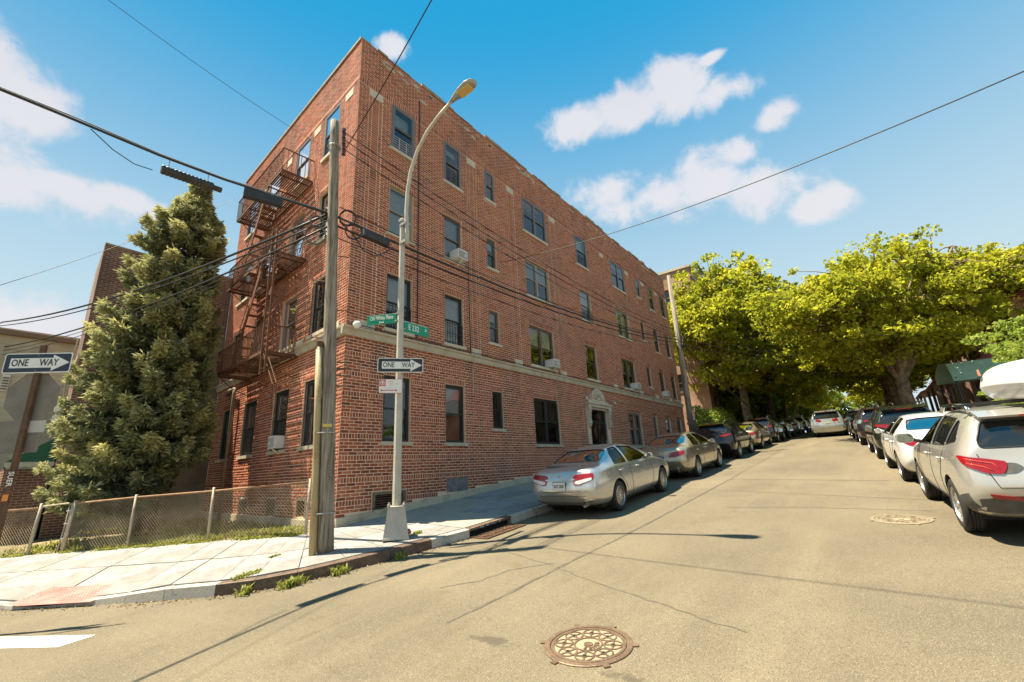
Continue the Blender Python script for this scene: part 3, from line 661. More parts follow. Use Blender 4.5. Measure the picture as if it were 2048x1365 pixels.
# --- windows
def quad_box(m_, f, s0, s1, z0, z1, o0, o1):
    v = [f(s,o,z) for s in (s0,s1) for o in (o0,o1) for z in (z0,z1)]
    m_.add(v, [(0,1,3,2),(4,6,7,5),(0,2,6,4),(1,5,7,3),(0,4,5,1),(2,3,7,6)]); return m_
def window(f, q, style):
    s0, s1, z0, z1, fl_, c = q; fm = style['m']; t = style.get('t', .055); m_ = MB(); o1 = style.get('o', -.075); o0 = o1-.07
    quad_box(m_, f, s0, s0+t, z0, z1, o0, o1); quad_box(m_, f, s1-t, s1, z0, z1, o0, o1)
    quad_box(m_, f, s0+t, s1-t, z1-t, z1, o0, o1); quad_box(m_, f, s0+t, s1-t, z0, z0+t*.8, o0, o1)
    w = m_.build('window', fm, bld)
    # room behind
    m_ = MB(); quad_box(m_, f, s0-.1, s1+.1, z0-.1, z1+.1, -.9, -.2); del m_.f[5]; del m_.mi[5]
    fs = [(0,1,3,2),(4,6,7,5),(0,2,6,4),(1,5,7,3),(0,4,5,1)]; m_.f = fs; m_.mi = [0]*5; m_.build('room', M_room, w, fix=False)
    n = style.get('n', 1); lights = []
    a, b = s0+t, s1-t
    if n == 2:
        mid = (a+b)/2; m2 = MB(); quad_box(m2, f, mid-.055, mid+.055, z0+t*.8, z1-t, o0-.002, o1+.004); m2.build('mullion', fm, w); lights = [(a, mid-.055), (mid+.055, b)]
    else: lights = [(a, b)]
    zm = z0+(z1-z0)*style.get('split', .5); sm = style.get('sm', fm)
    for (a, b) in lights:
        for up in (1, 0):
            e0, e1 = (zm-.02, z1-t) if up else (z0+t*.8, zm+.02); oo = o1-.012-(0 if up else .03); m2 = MB(); k = .035
            quad_box(m2, f, a, a+k, e0, e1, oo-.025, oo); quad_box(m2, f, b-k, b, e0, e1, oo-.025, oo); quad_box(m2, f, a+k, b-k, e1-k, e1, oo-.025, oo); quad_box(m2, f, a+k, b-k, e0, e0+k, oo-.025, oo)
            m2.build('sash', sm, w)
            m2 = MB(); m2.add([f(a+k,oo-.012,e0+k), f(b-k,oo-.012,e0+k), f(b-k,oo-.012,e1-k), f(a+k,oo-.012,e1-k)], [(0,1,2,3)]); m2.build('pane', M_glass, w, fix=False)
        bl = style.get('blind')
        if bl:
            kind, frac = bl; m2 = MB(); zt = z1-t; zb = zt-(zt-z0)*frac; bm_ = {'w':M_blind,'c':M_curtain,'d':M_dkblind}[kind]
            if kind == 'c':
                nn_ = 14; vs = []
                for i in range(nn_+1):
                    s_ = a+(b-a)*i/nn_; o = -.24+.02*math.sin(i*2.1); vs += [f(s_,o,zb), f(s_,o,zt)]
                m2.add(vs, [(2*i,2*i+2,2*i+3,2*i+1) for i in range(nn_)]); m2.build('curtain', bm_, w, fix=False)
            elif kind == 'd' or style.get('slats'):
                k_ = int((zt-zb)/.05)
                for i in range(k_): quad_box(m2, f, a, b, zb+i*.05, zb+i*.05+.036, -.185, -.18)
                m2.build('blind', bm_, w)
            else: quad_box(m2, f, a, b, zb, zt, -.19, -.185); m2.build('blind', bm_, w)
    if style.get('sill', 1):
        m2 = MB(); quad_box(m2, f, s0-.06, s1+.06, z0-.098, z0-.004, -.06, .055); m2.build('sill', M_stonelt if fl_ > 1 else M_stone, w)
    g = style.get('guard')
    if g:
        gm = M_barsw if g == 'w' else M_bars; zt = z0+(z1-z0)*style.get('gh', .34); m2 = MB()
        if g in ('w','b'):
            for i in range(6): m2.tube([f(s0+.03,.0,z0+.06+i*(zt-z0-.06)/5), f(s1-.03,.0,z0+.06+i*(zt-z0-.06)/5)], .009, 5)
            for i in (0,.33,.66,1): m2.tube([f(s0+.03+(s1-s0-.06)*i,.004,z0+.02), f(s0+.03+(s1-s0-.06)*i,.004,zt)], .011, 5)
        else:
            nb = max(4, int((s1-s0)/.11))
            for i in range(nb+1): m2.tube([f(s0+.02+(s1-s0-.04)*i/nb,-.03,z0), f(s0+.02+(s1-s0-.04)*i/nb,-.03,z0+(z1-z0)*style.get('gh',1))], .009, 5)
            for zz in ((.05,.5,.95) if style.get('gh',1) > .6 else (.05,.22,.42)): m2.bar(f(s0+.02,-.03,z0+(z1-z0)*zz), f(s1-.02,-.03,z0+(z1-z0)*zz), .03, .012)
        m2.build('guard_bars', gm, w)
    return w
G4 = dict(m=M_frame_gray, t=.10, o=.02, sm=M_frame_brown, guard='w', gh=.30)
SR = {}
for q in OPR:
    fl_, c = q[4], q[5]; st = None
    if fl_ == 0: continue
    if fl_ == 4: st = dict(G4, blind=('w', .3)) if c == 'A' else dict(m=M_frame_gray, t=.085, o=.015, sm=M_frame_brown, blind=('w', {'B':.15,'D':.0,'E':.35,'F':.1}.get(c, .0)), guard='b' if c in 'BE' else None, gh=.36)
    if fl_ == 3: st = dict(m=M_frame_tan if c in 'ADEF' else M_frame_brown, t=.06, blind=('w', {'A':.92,'B':.95,'C':.3,'D':.5,'E':.55}.get(c,.0)) if c in 'ABCDE' else (('c',.9) if c == 'F' else None), slats=c in 'BD', guard='b' if c == 'E' else None)
    if fl_ == 2: st = dict(m=M_frame_black if c in 'AB' else M_frame_brown, t=.06, blind=('w', {'A':.6,'B':.96,'C':.25,'D':.5}.get(c,.0)) if c in 'ABCD' else (('c',.5) if c in 'FH' else None), guard='v' if c in 'AB' else None, gh=.45 if c in 'AB' else 1)
    if fl_ == 1: st = dict(m=M_frame_black if c in 'ABCD' else M_frame_mauve, t=.07, blind=('w',.12) if c == 'A' else (('w',.5) if c == 'B' else (('c',.95) if c == 'F' else (('d',.5) if c == 'D' else None))), guard='v' if c in 'C' else None)
    if c in 'DF': st['n'] = 2
    if st.get('blind') and st['blind'][1] == 0: st['blind'] = None
    if st.get('guard') is None: st.pop('guard', None)
    window(fR, q, st)
for q in OPL:
    fl_, c = q[4], q[5]
    st = dict(m=M_frame_gray if fl_ == 4 else (M_frame_black if fl_ in (1,) else (M_frame_mauve if c == 'b' else M_frame_black)), t=.08 if fl_ == 4 else .06, o=.01 if fl_ == 4 else -.075)
    if fl_ == 1: st.update(blind=('d',1.0 if c != 'd' else .3), guard='v') if c != 'd' else st.update(guard='v')
    if fl_ == 2: st.update(blind=('c',.9) if c == 'b' else None, guard='b' if c == 'a' else None, gh=.9)
    if fl_ in (3,4): st.update(blind=('w',.4) if c in 'ab' else None, guard='b' if (c == 'a' and fl_ == 4) else None, gh=.3)
    if st.get('guard') is None: st.pop('guard', None)
    window(fL, q, st)
# basement openings
for (s0,s1,z0,z1), f in [(q,fR) for q in BASE_R]+[(q,fL) for q in BASE_L]:
    m_ = MB(); t = .07; quad_box(m_, f, s0, s0+t, z0, z1, -.06, .02); quad_box(m_, f, s1-t, s1, z0, z1, -.06, .02); quad_box(m_, f, s0+t, s1-t, z1-t, z1, -.06, .02)
    w = m_.build('basement_vent', mat('old timber frame', (.20,.15,.10), .9, noise=(12, (.11,.08,.05), .4, .7)), bld)
    m_ = MB()
    for i in range(int((z1-z0-.08)/.055)): quad_box(m_, f, s0+t, s1-t, z0+.02+i*.055, z0+.045+i*.055, -.08, -.05)
    m_.build('louvre', M_rustdark, w); m_ = MB(); quad_box(m_, f, s0, s1, z0, z1, -.2, -.15); m_.build('backing', M_black, w)
m_ = MB(); quad_box(m_, fR, 3.38, 4.2, .50, .86, -.05, .018); m_.build('blocked_vent', mat('painted panel', (.13,.125,.125), .7, noise=(6, (.22,.2,.19), .45, .65), bump=(8,.6,.02)), bld)
# entrance
door = MB(); f = fR; s0,s1,z0,z1 = 12.15,13.75,.95,3.52
quad_box(door, f, s0, s0+.16, z0, z1, -.16, -.06); quad_box(door, f, s1-.16, s1, z0, z1, -.16, -.06); quad_box(door, f, s0+.16, s1-.16, z1-.12, z1, -.16, -.06); quad_box(door, f, s0+.16, s1-.16, 2.82, 2.95, -.16, -.07); quad_box(door, f, s0+.16, s1-.16, z0, z0+.3, -.16, -.07)
quad_box(door, f, 12.98, 13.06, z0+.3, 2.82, -.158, -.068); quad_box(door, f, s0+.16, 12.98, 1.85, 1.93, -.155, -.07)
D_ = door.build('entrance_door', mat('black door paint', (.018,.017,.017), .35), bld)
for a, b, e, g in ((s0+.16,12.98,z0+.3,1.85),(s0+.16,12.98,1.93,2.82),(13.06,s1-.16,z0+.3,2.82),(s0+.16,s1-.16,2.95,z1-.12)):
    MB().add([f(a,-.12,e),f(b,-.12,e),f(b,-.12,g),f(a,-.12,g)], [(0,1,2,3)]).build('pane', M_glass, D_, fix=False)
m_ = MB(); quad_box(m_, f, s0, s1, z0, z1, -1.2, -1.15); m_.build('lobby', mat('lobby wall', (.16,.14,.10), .8), D_)
m_ = MB(); quad_box(m_, f, 13.6, 13.68, 1.6, 2.1, -.06, -.03); m_.build('intercom', mat('steel plate', (.45,.45,.45), .4, .8), D_)
# carved surround
sur = MB(); quad_box(sur, f, 11.83, 14.07, 3.53, 3.66, 0, .16); quad_box(sur, f, 11.78, 14.12, 3.66, 3.74, 0, .22); quad_box(sur, f, 12.16, 13.74, 3.44, 3.528, -.05, .05)
S_ = sur.build('door_surround', M_stonelt, bld)
pts = [(12.95+.98*1.0,3.742),(12.95+.86,3.86),(12.95+.72,3.84)]+[(12.95+.66*math.cos(a),3.86+.56*math.sin(a)) for a in np.linspace(0,math.pi,17)]+[(12.95-.72,3.84),(12.95-.86,3.86),(12.95-.98,3.742)]
MB().prism(pts, 'y', -.10, -.001).build('pediment', M_stonelt, S_)
m_ = MB()
for k in range(9):
    a = math.pi*(k+.5)/9; m_.tube([(12.95+.18*math.cos(a),-.11,3.9+.14*math.sin(a)), (12.95+.38*math.cos(a),-.13,3.92+.33*math.sin(a)), (12.95+.55*math.cos(a),-.11,3.9+.46*math.sin(a))], [.03,.05,.025], 6)
m_.lathe([(.0001,-.15),(.07,-.14),(.10,-.10)], 12, 'y', (12.95,0,3.93)); m_.build('carving', M_stonelt, S_, smooth=True)
for sx in (11.86,13.80):
    m_ = MB(); m_.prism([(0,3.53),(-.16,3.53),(-.17,3.40),(-.12,3.22),(-.10,3.0),(-.13,2.86),(-.09,2.68),(0,2.6)], 'x', sx, sx+.24); m_.v = [(v[0], v[1], v[2]) for v in m_.v]; br = m_.build('bracket', M_stonelt, S_)
    m2 = MB()
    for k in range(5): m2.lathe([(.0001,-.02),(.05,0),(.0001,.02)], 8, 'y', (sx+.12+.03*(-1)**k,-.17+.012*k,3.4-k*.15))
    m2.build('leaf_carving', M_stonelt, br, smooth=True)
for sx in (11.55,14.35):
    m_ = MB(); m_.tube([(sx,-.01,2.4),(sx,-.02,3.95)], .012, 6); m_.tube([(sx,-.02,3.9),(sx,-.14,3.98),(sx+.05,-.2,3.9)], .02, 6); w = m_.build('lamp_conduit', M_stone, bld)
    MB().lathe([(.0001,-.07),(.05,-.06),(.06,.02),(.03,.08),(.0001,.09)], 10, c=(sx+.05,-.22,3.84)).build('wall_lamp', mat('lamp white', (.6,.58,.52), .4), w, smooth=True)
# globe lamp on the corner, downpipes, cable runs on the wall
MB().lathe([(.0001,-.1),(.06,-.085),(.1,-.03),(.1,.03),(.06,.085),(.0001,.1)], 14, c=(.16,-.24,4.66)).build('corner_globe_lamp', mat('opal glass', (.78,.76,.68), .2), bld, smooth=True)
m_ = MB(); m_.tube([(2.25,-.02,BELT1+.1),(2.25,-.02,13.2)], .016, 6); m_.tube([(4.48,-.02,BELT1+.1),(4.46,-.02,8.4)], .014, 6)
m_.build('wall_cable', M_frame_black, bld)
m_ = MB(); m_.tube([(-.05,-.15,4.705)]+[(x,-.10,4.715+.012*math.sin(x*3)) for x in np.arange(.6,20,.7)], .012, 5); m_.build('belt_cable', M_frame_black, bld)
for sx in (9.45,13.0,4.55):
    MB().tube([(sx,-.14,4.76),(sx,-.14,4.4),(sx,-.025,4.25),(sx,-.025,3.4)], .014, 6).build('cable_drop', M_stone, bld)
pp = MB().tube([fL(8.7,.06,4.15), fL(8.0,.14,4.22), fL(7.45,.16,4.2), fL(7.43,.16,4.0), fL(7.42,.16,-.1)], .055, 10).build('drain_pipe', mat('weathered pipe', (.34,.29,.22), .7, noise=(6, (.22,.17,.11), .4, .65)), bld, smooth=True)
M_white = mat('white enamel', (.72,.71,.68), .5, noise=(6, (.6,.58,.53), .45, .7)); M_acgr = mat('unit grille', (.36,.35,.33), .6)
def ac_unit(f, s0, z0, label, w=.46, h=.32, d=.36):
    p = f(s0+w/2, d/2-.05, z0); t = thing('window_air_conditioner', label, 'air conditioner', p, 'window air conditioners')
    m_ = MB(); quad_box(m_, f, s0, s0+w, z0, z0+h, -.12, d-.06); m_.build('casing', M_white, t)
    m_ = MB()
    for i in range(9): quad_box(m_, f, s0+.03, s0+w-.03, z0+.035+i*(h-.07)/9, z0+.035+(i+.55)*(h-.07)/9, d-.058, d-.05)
    m_.build('rear_grille', M_acgr, t)
    m_ = MB(); quad_box(m_, f, s0+w*.62, s0+w*.8, z0+.1, z0+.2, d-.052, d-.046); m_.build('label_plate', M_white, t)
    m_ = MB(); m_.bar(f(s0+w/2,.0,z0-.16), f(s0+w/2,d-.1,z0-.01), .05, .03); m_.build('support_bracket', M_white, t)
ac_unit(fR, 3.70, 7.79, 'white window air conditioner high on the front beside the lamp arm', .46, .32)
ac_unit(fR, 9.0, 4.89, 'white air conditioner above the belt course beside the double window', .46, .32)
ac_unit(fR, 17.3, 4.89, 'white air conditioner above the doorway-side mauve window', .46, .32)
ac_unit(fR, 21.85, 4.89, 'white air conditioner near the far end of the front', .48, .33)
ac_unit(fL, 3.2, 1.9, 'white air conditioner in the ground-floor side window', .46, .34, .3)
# ------------------------------------------------------------------ neighbouring buildings
def brick_tex(name, c1, c2, mortar, scale=1.0, rot=None, stain=None):
    def ex(t, b):
        nn = t.nodes.new; tc = nn('ShaderNodeTexCoord'); dt = nn('ShaderNodeVectorMath'); dt.operation = 'DOT_PRODUCT'; dt.inputs[1].default_value = rot or (1,0,0); t.links.new(tc.outputs['Object'], dt.inputs[0])
        sp = nn('ShaderNodeSeparateXYZ'); t.links.new(tc.outputs['Object'], sp.inputs[0]); mp = nn('ShaderNodeCombineXYZ'); t.links.new(dt.outputs['Value'], mp.inputs[0]); t.links.new(sp.outputs[2], mp.inputs[1])
        k = nn('ShaderNodeTexBrick'); k.inputs['Scale'].default_value = scale; k.inputs['Color1'].default_value = (*c1,1); k.inputs['Color2'].default_value = (*c2,1); k.inputs['Mortar'].default_value = (*mortar,1)
        k.inputs['Mortar Size'].default_value = .012; k.inputs['Brick Width'].default_value = .24; k.inputs['Row Height'].default_value = .0766; t.links.new(mp.outputs[0], k.inputs[0])
        n = nn('ShaderNodeTexNoise'); n.inputs['Scale'].default_value = .8; n.inputs['Detail'].default_value = 6; t.links.new(tc.outputs['Object'], n.inputs[0])
        mr = nn('ShaderNodeMapRange'); mr.inputs[1].default_value = .35; mr.inputs[2].default_value = .68; mr.inputs[3].default_value = .65; mr.inputs[4].default_value = 1.15; t.links.new(n.outputs['Fac'], mr.inputs[0])
        x = nn('ShaderNodeMix'); x.data_type = 'RGBA'; x.blend_type = 'MULTIPLY'; x.inputs[0].default_value = 1; t.links.new(k.outputs[0], x.inputs[6]); t.links.new(mr.outputs[0], x.inputs[7]); t.links.new(x.outputs[2], b.inputs['Base Color'])
        bp = nn('ShaderNodeBump'); bp.inputs['Strength'].default_value = .5; bp.inputs['Distance'].default_value = .01; bp.invert = True; t.links.new(k.outputs['Fac'], bp.inputs['Height']); t.links.new(bp.outputs[0], b.inputs['Normal'])
    return mat(name, c1, .9, spec=.25, extra=ex)
nb = thing('neighbour_building', 'lower brick building with a painted grey flank behind the spruce', 'building', (-1.3,10.1,-.2))
A0 = fL(LL+.02,0,0); A1 = fL(LL+.02,4.06,0); A2 = Vector((-3.1,13.2,0)); gz = -.6
M_flank = brick_tex('grey painted brick', (.38,.315,.23), (.33,.27,.195), (.30,.245,.175))
M_nbrick = brick_tex('brown red brick', (.24,.11,.075), (.17,.075,.05), (.36,.29,.23))
M_nbrick2 = brick_tex('brown red brick front', (.25,.12,.085), (.17,.08,.055), (.40,.33,.27), rot=(-.23,.97,0))
# flank: painted lower zone, bare brick above, on real courses at the top
def vwall(name, a, b, z0, z1, m, parent, z1b=None, off=0):
    z1b = z1 if z1b is None else z1b; d = (b-a).normalized(); n = Vector((d.y,-d.x,0))*off
    p = [Vector((a.x,a.y,z0))+n, Vector((b.x,b.y,z0))+n, Vector((b.x,b.y,z1b))+n, Vector((a.x,a.y,z1))+n]
    return MB().add(p, [(0,1,2,3)]).build(name, m, parent, fix=False)
vwall('brick_flank', A1, A0, gz, 9.4, M_nbrick, nb, 9.2)
vwall('painted_flank', A1.lerp(A0,.16), A0, gz, 7.1, M_flank, nb, 6.6, .012)
vwall('front_wall', A2, A1, gz, 9.4, M_nbrick2, nb, 9.4)
vwall('rear_wall', A0, Vector((A0.x,18,0)), gz, 9.3, M_nbrick, nb); vwall('rear_wall', Vector((A0.x,18,0)), A2, gz, 9.2, M_nbrick, nb, 9.4)
b = MB(); 
for p, q, z0, z1 in ((A1,A0,9.4,9.2),):
    d = (q-p).normalized(); n = Vector((d.y,-d.x,0)); v = []
    for pt, zz in ((p, z0), (q, z1)):
        for o, h in ((.03,0),(.03,.07),(-.3,.07),(-.3,0)): v.append((pt.x+n.x*o, pt.y+n.y*o, zz+h))
    b.add(v, [(0,4,5,1),(1,5,6,2),(2,6,7,3),(0,3,7,4),(0,1,2,3),(4,7,6,5)])
b.build('coping', M_cop, nb)
d = (A1-A2).normalized(); n = Vector((d.y,-d.x,0))
for zz in (2.9,5.3):
    b = MB(); b.bar(Vector((A2.x,A2.y,zz))+n*.02, Vector((A1.x,A1.y,zz))+n*.02, .08, .18); b.build('stone_band', M_stone, nb)
b = MB(); p = A2.lerp(A1,.55)+n*.1; b.tube([(p.x,p.y,2.0),(p.x-.02,p.y,3.4),(p.x-.06,p.y,4.6),(p.x,p.y,6.2)], .03, 6); b.tube([(p.x,p.y-.15,2.9),(p.x-.15,p.y-.25,3.5),(p.x-.05,p.y-.2,4.0)], .025, 6); b.build('service_cable', M_stone, nb)
for zz in (3.3,3.75): b = MB(); b.box((p.x+n.x*.12,p.y-.3,zz), (.2,.35,.3), rz=math.atan2(d.y,d.x)-R(90)); b.build('meter_box', M_white, nb)
porch = MB(); porch.box2((A1.x-1.0,A1.y+.6,gz),(A1.x-.05,A1.y+2.6,1.75)); porch.build('porch_wall', M_nbrick, nb)
# dark green awning on its front
M_awn = mat('dark green canvas', (.012,.085,.045), .75, noise=(6, (.02,.12,.065), .4, .7), stretch=(1,1,8)); M_awnv = mat('awning valance', (.42,.42,.33), .8)
aw = thing('awning', 'dark green shop awning with scalloped pale edge on the left', 'awning', A2.lerp(A1,.6))
pa, pb = A2.lerp(A1,.1)+n*.03, A2.lerp(A1,.9)+n*.03; oa, ob = pa+n*1.05, pb+n*1.05
b = MB(); b.add([(pa.x,pa.y,2.75),(pb.x,pb.y,2.75),(ob.x,ob.y,1.95),(oa.x,oa.y,1.95),(pb.x,pb.y,1.95),(pa.x,pa.y,1.95)], [(0,1,2,3),(1,4,2),(0,3,5)]); b.build('canopy', M_awn, aw, fix=False)
def valance(p, q, n_=7):
    b = MB(); 
    for k in range(n_):
        a_, c_ = p.lerp(q,k/n_), p.lerp(q,(k+1)/n_); pts = [(a_.x,a_.y,1.95),(c_.x,c_.y,1.95)]
        for j in range(6): u_ = 1-j/5; e = a_.lerp(c_,u_); pts.append((e.x,e.y,1.83-.04*math.sin(math.pi*u_)))
        b.add(pts, [tuple(range(len(pts)))])
    b.build('valance', M_awnv, aw, fix=False)
valance(pb, ob); valance(ob, oa, 10)
# cream sided building further left
cb_ = thing('sided_house', 'cream-sided house at the far left edge', 'house', (-6.5,14.5,-.3)); M_side = mat('cream siding', (.56,.51,.38), .8, noise=(1.2, (.40,.365,.26), .4, .65))
def siding(x0, x1, y, z0, z1, slope):
    z = z0; 
    while z < z1:
        MB().add([(x0,y-.018,z),(x1,y-.018,z),(x1,y,z+.195),(x0,y,z+.195),(x0,y,z),(x1,y,z)], [(0,1,2,3),(0,4,5,1)]).build('siding_board', M_side, cb_); z += .195
siding(-10.5,-2.9,14.4,-.5,6.75,0); b = MB(); b.box2((-10.5,14.4,-.6),(-2.9,22,6.7)); b.build('house_wall', M_side, cb_)
b = MB(); b.prism([(-10.6,6.72),(-2.9,6.62),(-2.9,6.78),(-10.6,6.92)], 'y', 14.2, 22); b.build('roof_edge', mat('brown roof edge', (.20,.13,.08), .8), cb_)
b = MB(); b.box2((-4.75,14.33,4.6),(-4.55,14.4,5.2)); w = b.build('window', M_white, cb_)
for k in range(5): b = MB(); b.box2((-4.73,14.30,4.65+k*.1),(-4.57,14.33,4.69+k*.1)); b.build('slat', M_frame_brown, w)
b = MB(); b.tube([(-5.9,14.36,5.1),(-5.95,14.3,3.6),(-6.1,14.3,3.0)], .05, 8); b.build('downspout', M_white, cb_)
fl2 = thing('floodlight', 'round floodlight on the cream siding under the wires', 'light', (-5.6,14.2,5.75))
MB().lathe([(.0001,-.28),(.1,-.26),(.2,-.1),(.22,0),(.17,.02),(.0001,.02)], 14, 'y', (-5.55,14.1,5.75)).build('lamp_bowl', mat('aged metal', (.32,.29,.24), .5, .4), fl2, smooth=True)
b = MB(); b.box2((-5.9,14.2,5.55),(-5.35,14.38,5.98)); b.build('back_plate', mat('brown plate', (.17,.13,.09), .8), fl2)
# tall brick block beyond, and houses across the street
tb = thing('far_apartment_block', 'six-storey brick block beyond the hedge, half hidden by the plane tree', 'building', (35,.5,2.3))
M_tb = brick_tex('orange brick', (.34,.16,.10), (.27,.12,.075), (.42,.33,.26), rot=(1,0,0)); M_tbs = brick_tex('sunlit orange brick flank', (.42,.22,.14), (.34,.17,.105), (.48,.38,.30), rot=(0,1,0))  # flank copy of the brick is lightened: grazing sun put into its colour
TX0, TX1, TZ = 35.0, 62.0, 18.4
def grid_wall(parent, name, f, L, z0, z1, ops, m, frame, depth=.25):
    ss = sorted({0.,L}|{o[0] for o in ops}|{o[1] for o in ops}); zs_ = sorted({z0,z1}|{o[2] for o in ops}|{o[3] for o in ops}); b = MB()
    for a, c in zip(ss, ss[1:]):
        for e, g in zip(zs_, zs_[1:]):
            if any(o[0] < (a+c)/2 < o[1] and o[2] < (e+g)/2 < o[3] for o in ops): continue
            b.add([f(a,0,e),f(c,0,e),f(c,0,g),f(a,0,g)], [(0,1,2,3)])
    b.build(name, m, parent, fix=False)
    for a, c, e, g in ops:
        b = MB(); t = .07; quad_box(b, f, a, a+t, e, g, -.2, -.08); quad_box(b, f, c-t, c, e, g, -.2, -.08); quad_box(b, f, a+t, c-t, g-t, g, -.2, -.08); quad_box(b, f, a+t, c-t, e, e+t, -.2, -.08); quad_box(b, f, a+t, c-t, (e+g)/2-.03, (e+g)/2+.03, -.19, -.09)
        quad_box(b, f, a-.08, c+.08, e-.12, e-.004, -.05, .06)
        b.add([f(a,0,e),f(c,0,e),f(c,0,g),f(a,0,g),f(a,-.2,e),f(c,-.2,e),f(c,-.2,g),f(a,-.2,g)], [(0,1,5,4),(1,2,6,5),(2,3,7,6),(3,0,4,7)]); w = b.build('window', frame, parent)
        MB().add([f(a,-.19,e),f(c,-.19,e),f(c,-.19,g),f(a,-.19,g)], [(0,1,2,3)]).build('pane', M_dkglass, w, fix=False)
M_dkglass = mat('dark pane', (.03,.033,.036), .08, spec=.8)
ops = [(1.2+i*3.0+d_, 2.3+i*3.0+d_, 4.6+k*2.75, 6.3+k*2.75) for i in range(8) for k in range(5) for d_ in (0,1.45)]
grid_wall(tb, 'front_wall', lambda s, o, z: Vector((TX0+s,.5-o,z)), TX1-TX0, 1.5, TZ, ops, M_tb, M_frame_brown)
grid_wall(tb, 'flank_wall', lambda s, o, z: Vector((TX0-o,.5+s,z)), 12, 1.5, TZ, [(2+i*3.4,3.1+i*3.4,6.9+k*2.75,8.5+k*2.75) for i in range(3) for k in range(4)], M_tbs, M_frame_brown)
b = MB(); b.box2((TX0+.3,.8,1.5),(TX1,13,TZ-.4)); b.build('roof', mat('tar roof', (.08,.075,.07), .9), tb)
b = MB(); b.box2((TX0-.15,.35,TZ),(TX1,.7,TZ+.22)); b.box2((TX0-.15,.7,TZ),(TX0+.3,12.6,TZ+.22)); b.build('coping', M_stone, tb)
b = MB(); b.box2((TX0-.06,.42,TZ-.9),(TX1,.5,TZ-.75)); b.build('stone_band', M_stone, tb)
b = MB()
for z_ in (6.7,9.45,12.2,14.95):
    b.box2((38.2,-.7,z_),(42.4,.48,z_+.05))
    for k in range(22): b.tube([(38.2+k*.2,-.7,z_),(38.2+k*.2,-.7,z_+.85)], .015, 4)
    b.tube([(38.2,-.7,z_+.85),(42.4,-.7,z_+.85)], .02, 4); b.bar((39,-.3,z_), (41.5,-.3,z_+2.75), .5, .05)
b.build('fire_stairs', M_rustdark, tb)
def rowhouse(x0, x1, yf, z0, zt, label, bc, trim, group='houses across the street', gable=True):
    t = thing('row_house', label, 'house', ((x0+x1)/2, yf, z0), group); L = x1-x0; m = brick_tex('house brick %.0f' % x0, bc, tuple(c*.75 for c in bc), tuple(min(.5,c*1.5+.1) for c in bc), rot=(1,0,0))
    f = lambda s, o, z: Vector((x1-s, yf+o, z)); ops = [(.9,2.0,z0+4.2,z0+5.9),(L/2-.5,L/2+.6,z0+4.2,z0+5.9),(L-2.1,L-1,z0+4.2,z0+5.9),(.9,2.2,z0+1.2,z0+3),(L-2.3,L-1,z0+.3,z0+2.7)]
    grid_wall(t, 'front_wall', f, L, z0-1, zt, ops, m, trim)
    g = lambda s, o, z: Vector((x0-o, yf-s, z)); m2 = brick_tex('house flank %.0f' % x0, bc, tuple(c*.75 for c in bc), tuple(min(.5,c*1.5+.1) for c in bc), rot=(0,1,0))
    grid_wall(t, 'flank_wall', g, 9, z0-1, zt, [(1.6,2.6,z0+4.2,z0+5.8),(5,6,z0+4.2,z0+5.8),(1.6,2.6,z0+1.2,z0+2.8)], m2, trim)
    b = MB(); b.box2((x0+.3,yf-9,z0-1),(x1,yf-.3,zt-.1)); b.build('rear_wall', m, t)
    b = MB()
    if gable: b.prism([(x0-.4,zt-.05),(x1+.4,zt-.05),((x0+x1)/2,zt+2.3)], 'y', yf-9.2, yf+.5)
    else: b.box2((x0-.3,yf-9,zt),(x1+.3,yf+.4,zt+.35))
    b.build('roof', mat('red roof trim', (.26,.055,.04), .7, noise=(5, (.17,.045,.03), .4, .7)), t)
    if gable: b = MB(); b.prism([(x0+.5,zt+.1),(x1-.5,zt+.1),((x0+x1)/2,zt+1.8)], 'y', yf+.5, yf+.53); b.build('gable_panel', mat('tan gable', (.42,.33,.22), .8), t)
    b = MB(); b.prism([(yf,z0+3.9),(yf+1.9,z0+3.15),(yf+1.9,z0+2.98),(yf,z0+3.2)], 'x', x0+.1, x1-.1); b.build('porch_roof', mat('red porch roof', (.28,.05,.04), .6), t)
    for s_ in (.3,L/2,L-.3): b = MB(); b.box2((x0+s_-.1,yf+1.6,z0-.6),(x0+s_+.1,yf+1.8,z0+3.0)); b.build('porch_post', trim, t)
    b = MB(); b.box2((x0+.8,yf-3,zt-.5),(x0+1.5,yf-2.3,zt+2.2)); b.build('chimney', m, t)
rowhouse(27.5,34.5,-16.6,2.2,8.3,'brick house with red gable and porch at the right edge', (.38,.17,.11), M_frame_mauve)
rowhouse(37,44,-16.6,2.9,9.2,'brick row house behind the big plane tree on the right', (.33,.16,.11), M_frame_tan)
rowhouse(46,54,-16.6,3.3,9.6,'flat-roofed brick house far along the right pavement', (.29,.15,.11), M_frame_tan, gable=False)
rowhouse(58,66,-16.6,3.6,9.6,'farthest brick house on the right under the trees', (.31,.13,.1), M_frame_tan, gable=False)
gc = thing('green_canopy', 'pale green fabric canopy over a dark stall behind the right-hand trees', 'canopy', (27,-14.6,2.1))
b = MB(); b.prism([(24.6,4.1),(31.0,4.6),(31.0,5.1),(28.5,5.5),(25.6,5.1)], 'y', -15.9, -13.4); b.build('canopy_top', mat('pale green canvas', (.32,.48,.36), .8, noise=(3, (.28,.40,.28), .4, .6)), gc)
for x_ in (24.8,27.8,30.8):
    for y_ in (-13.5,-15.8): MB().tube([(x_,y_,1.9),(x_,y_,4.3)], .05, 8).build('post', M_frame_black, gc)
fr = thing('iron_fence', 'dark front-garden fence behind the parked cars on the right', 'fence', (20,-14.3,1.5))
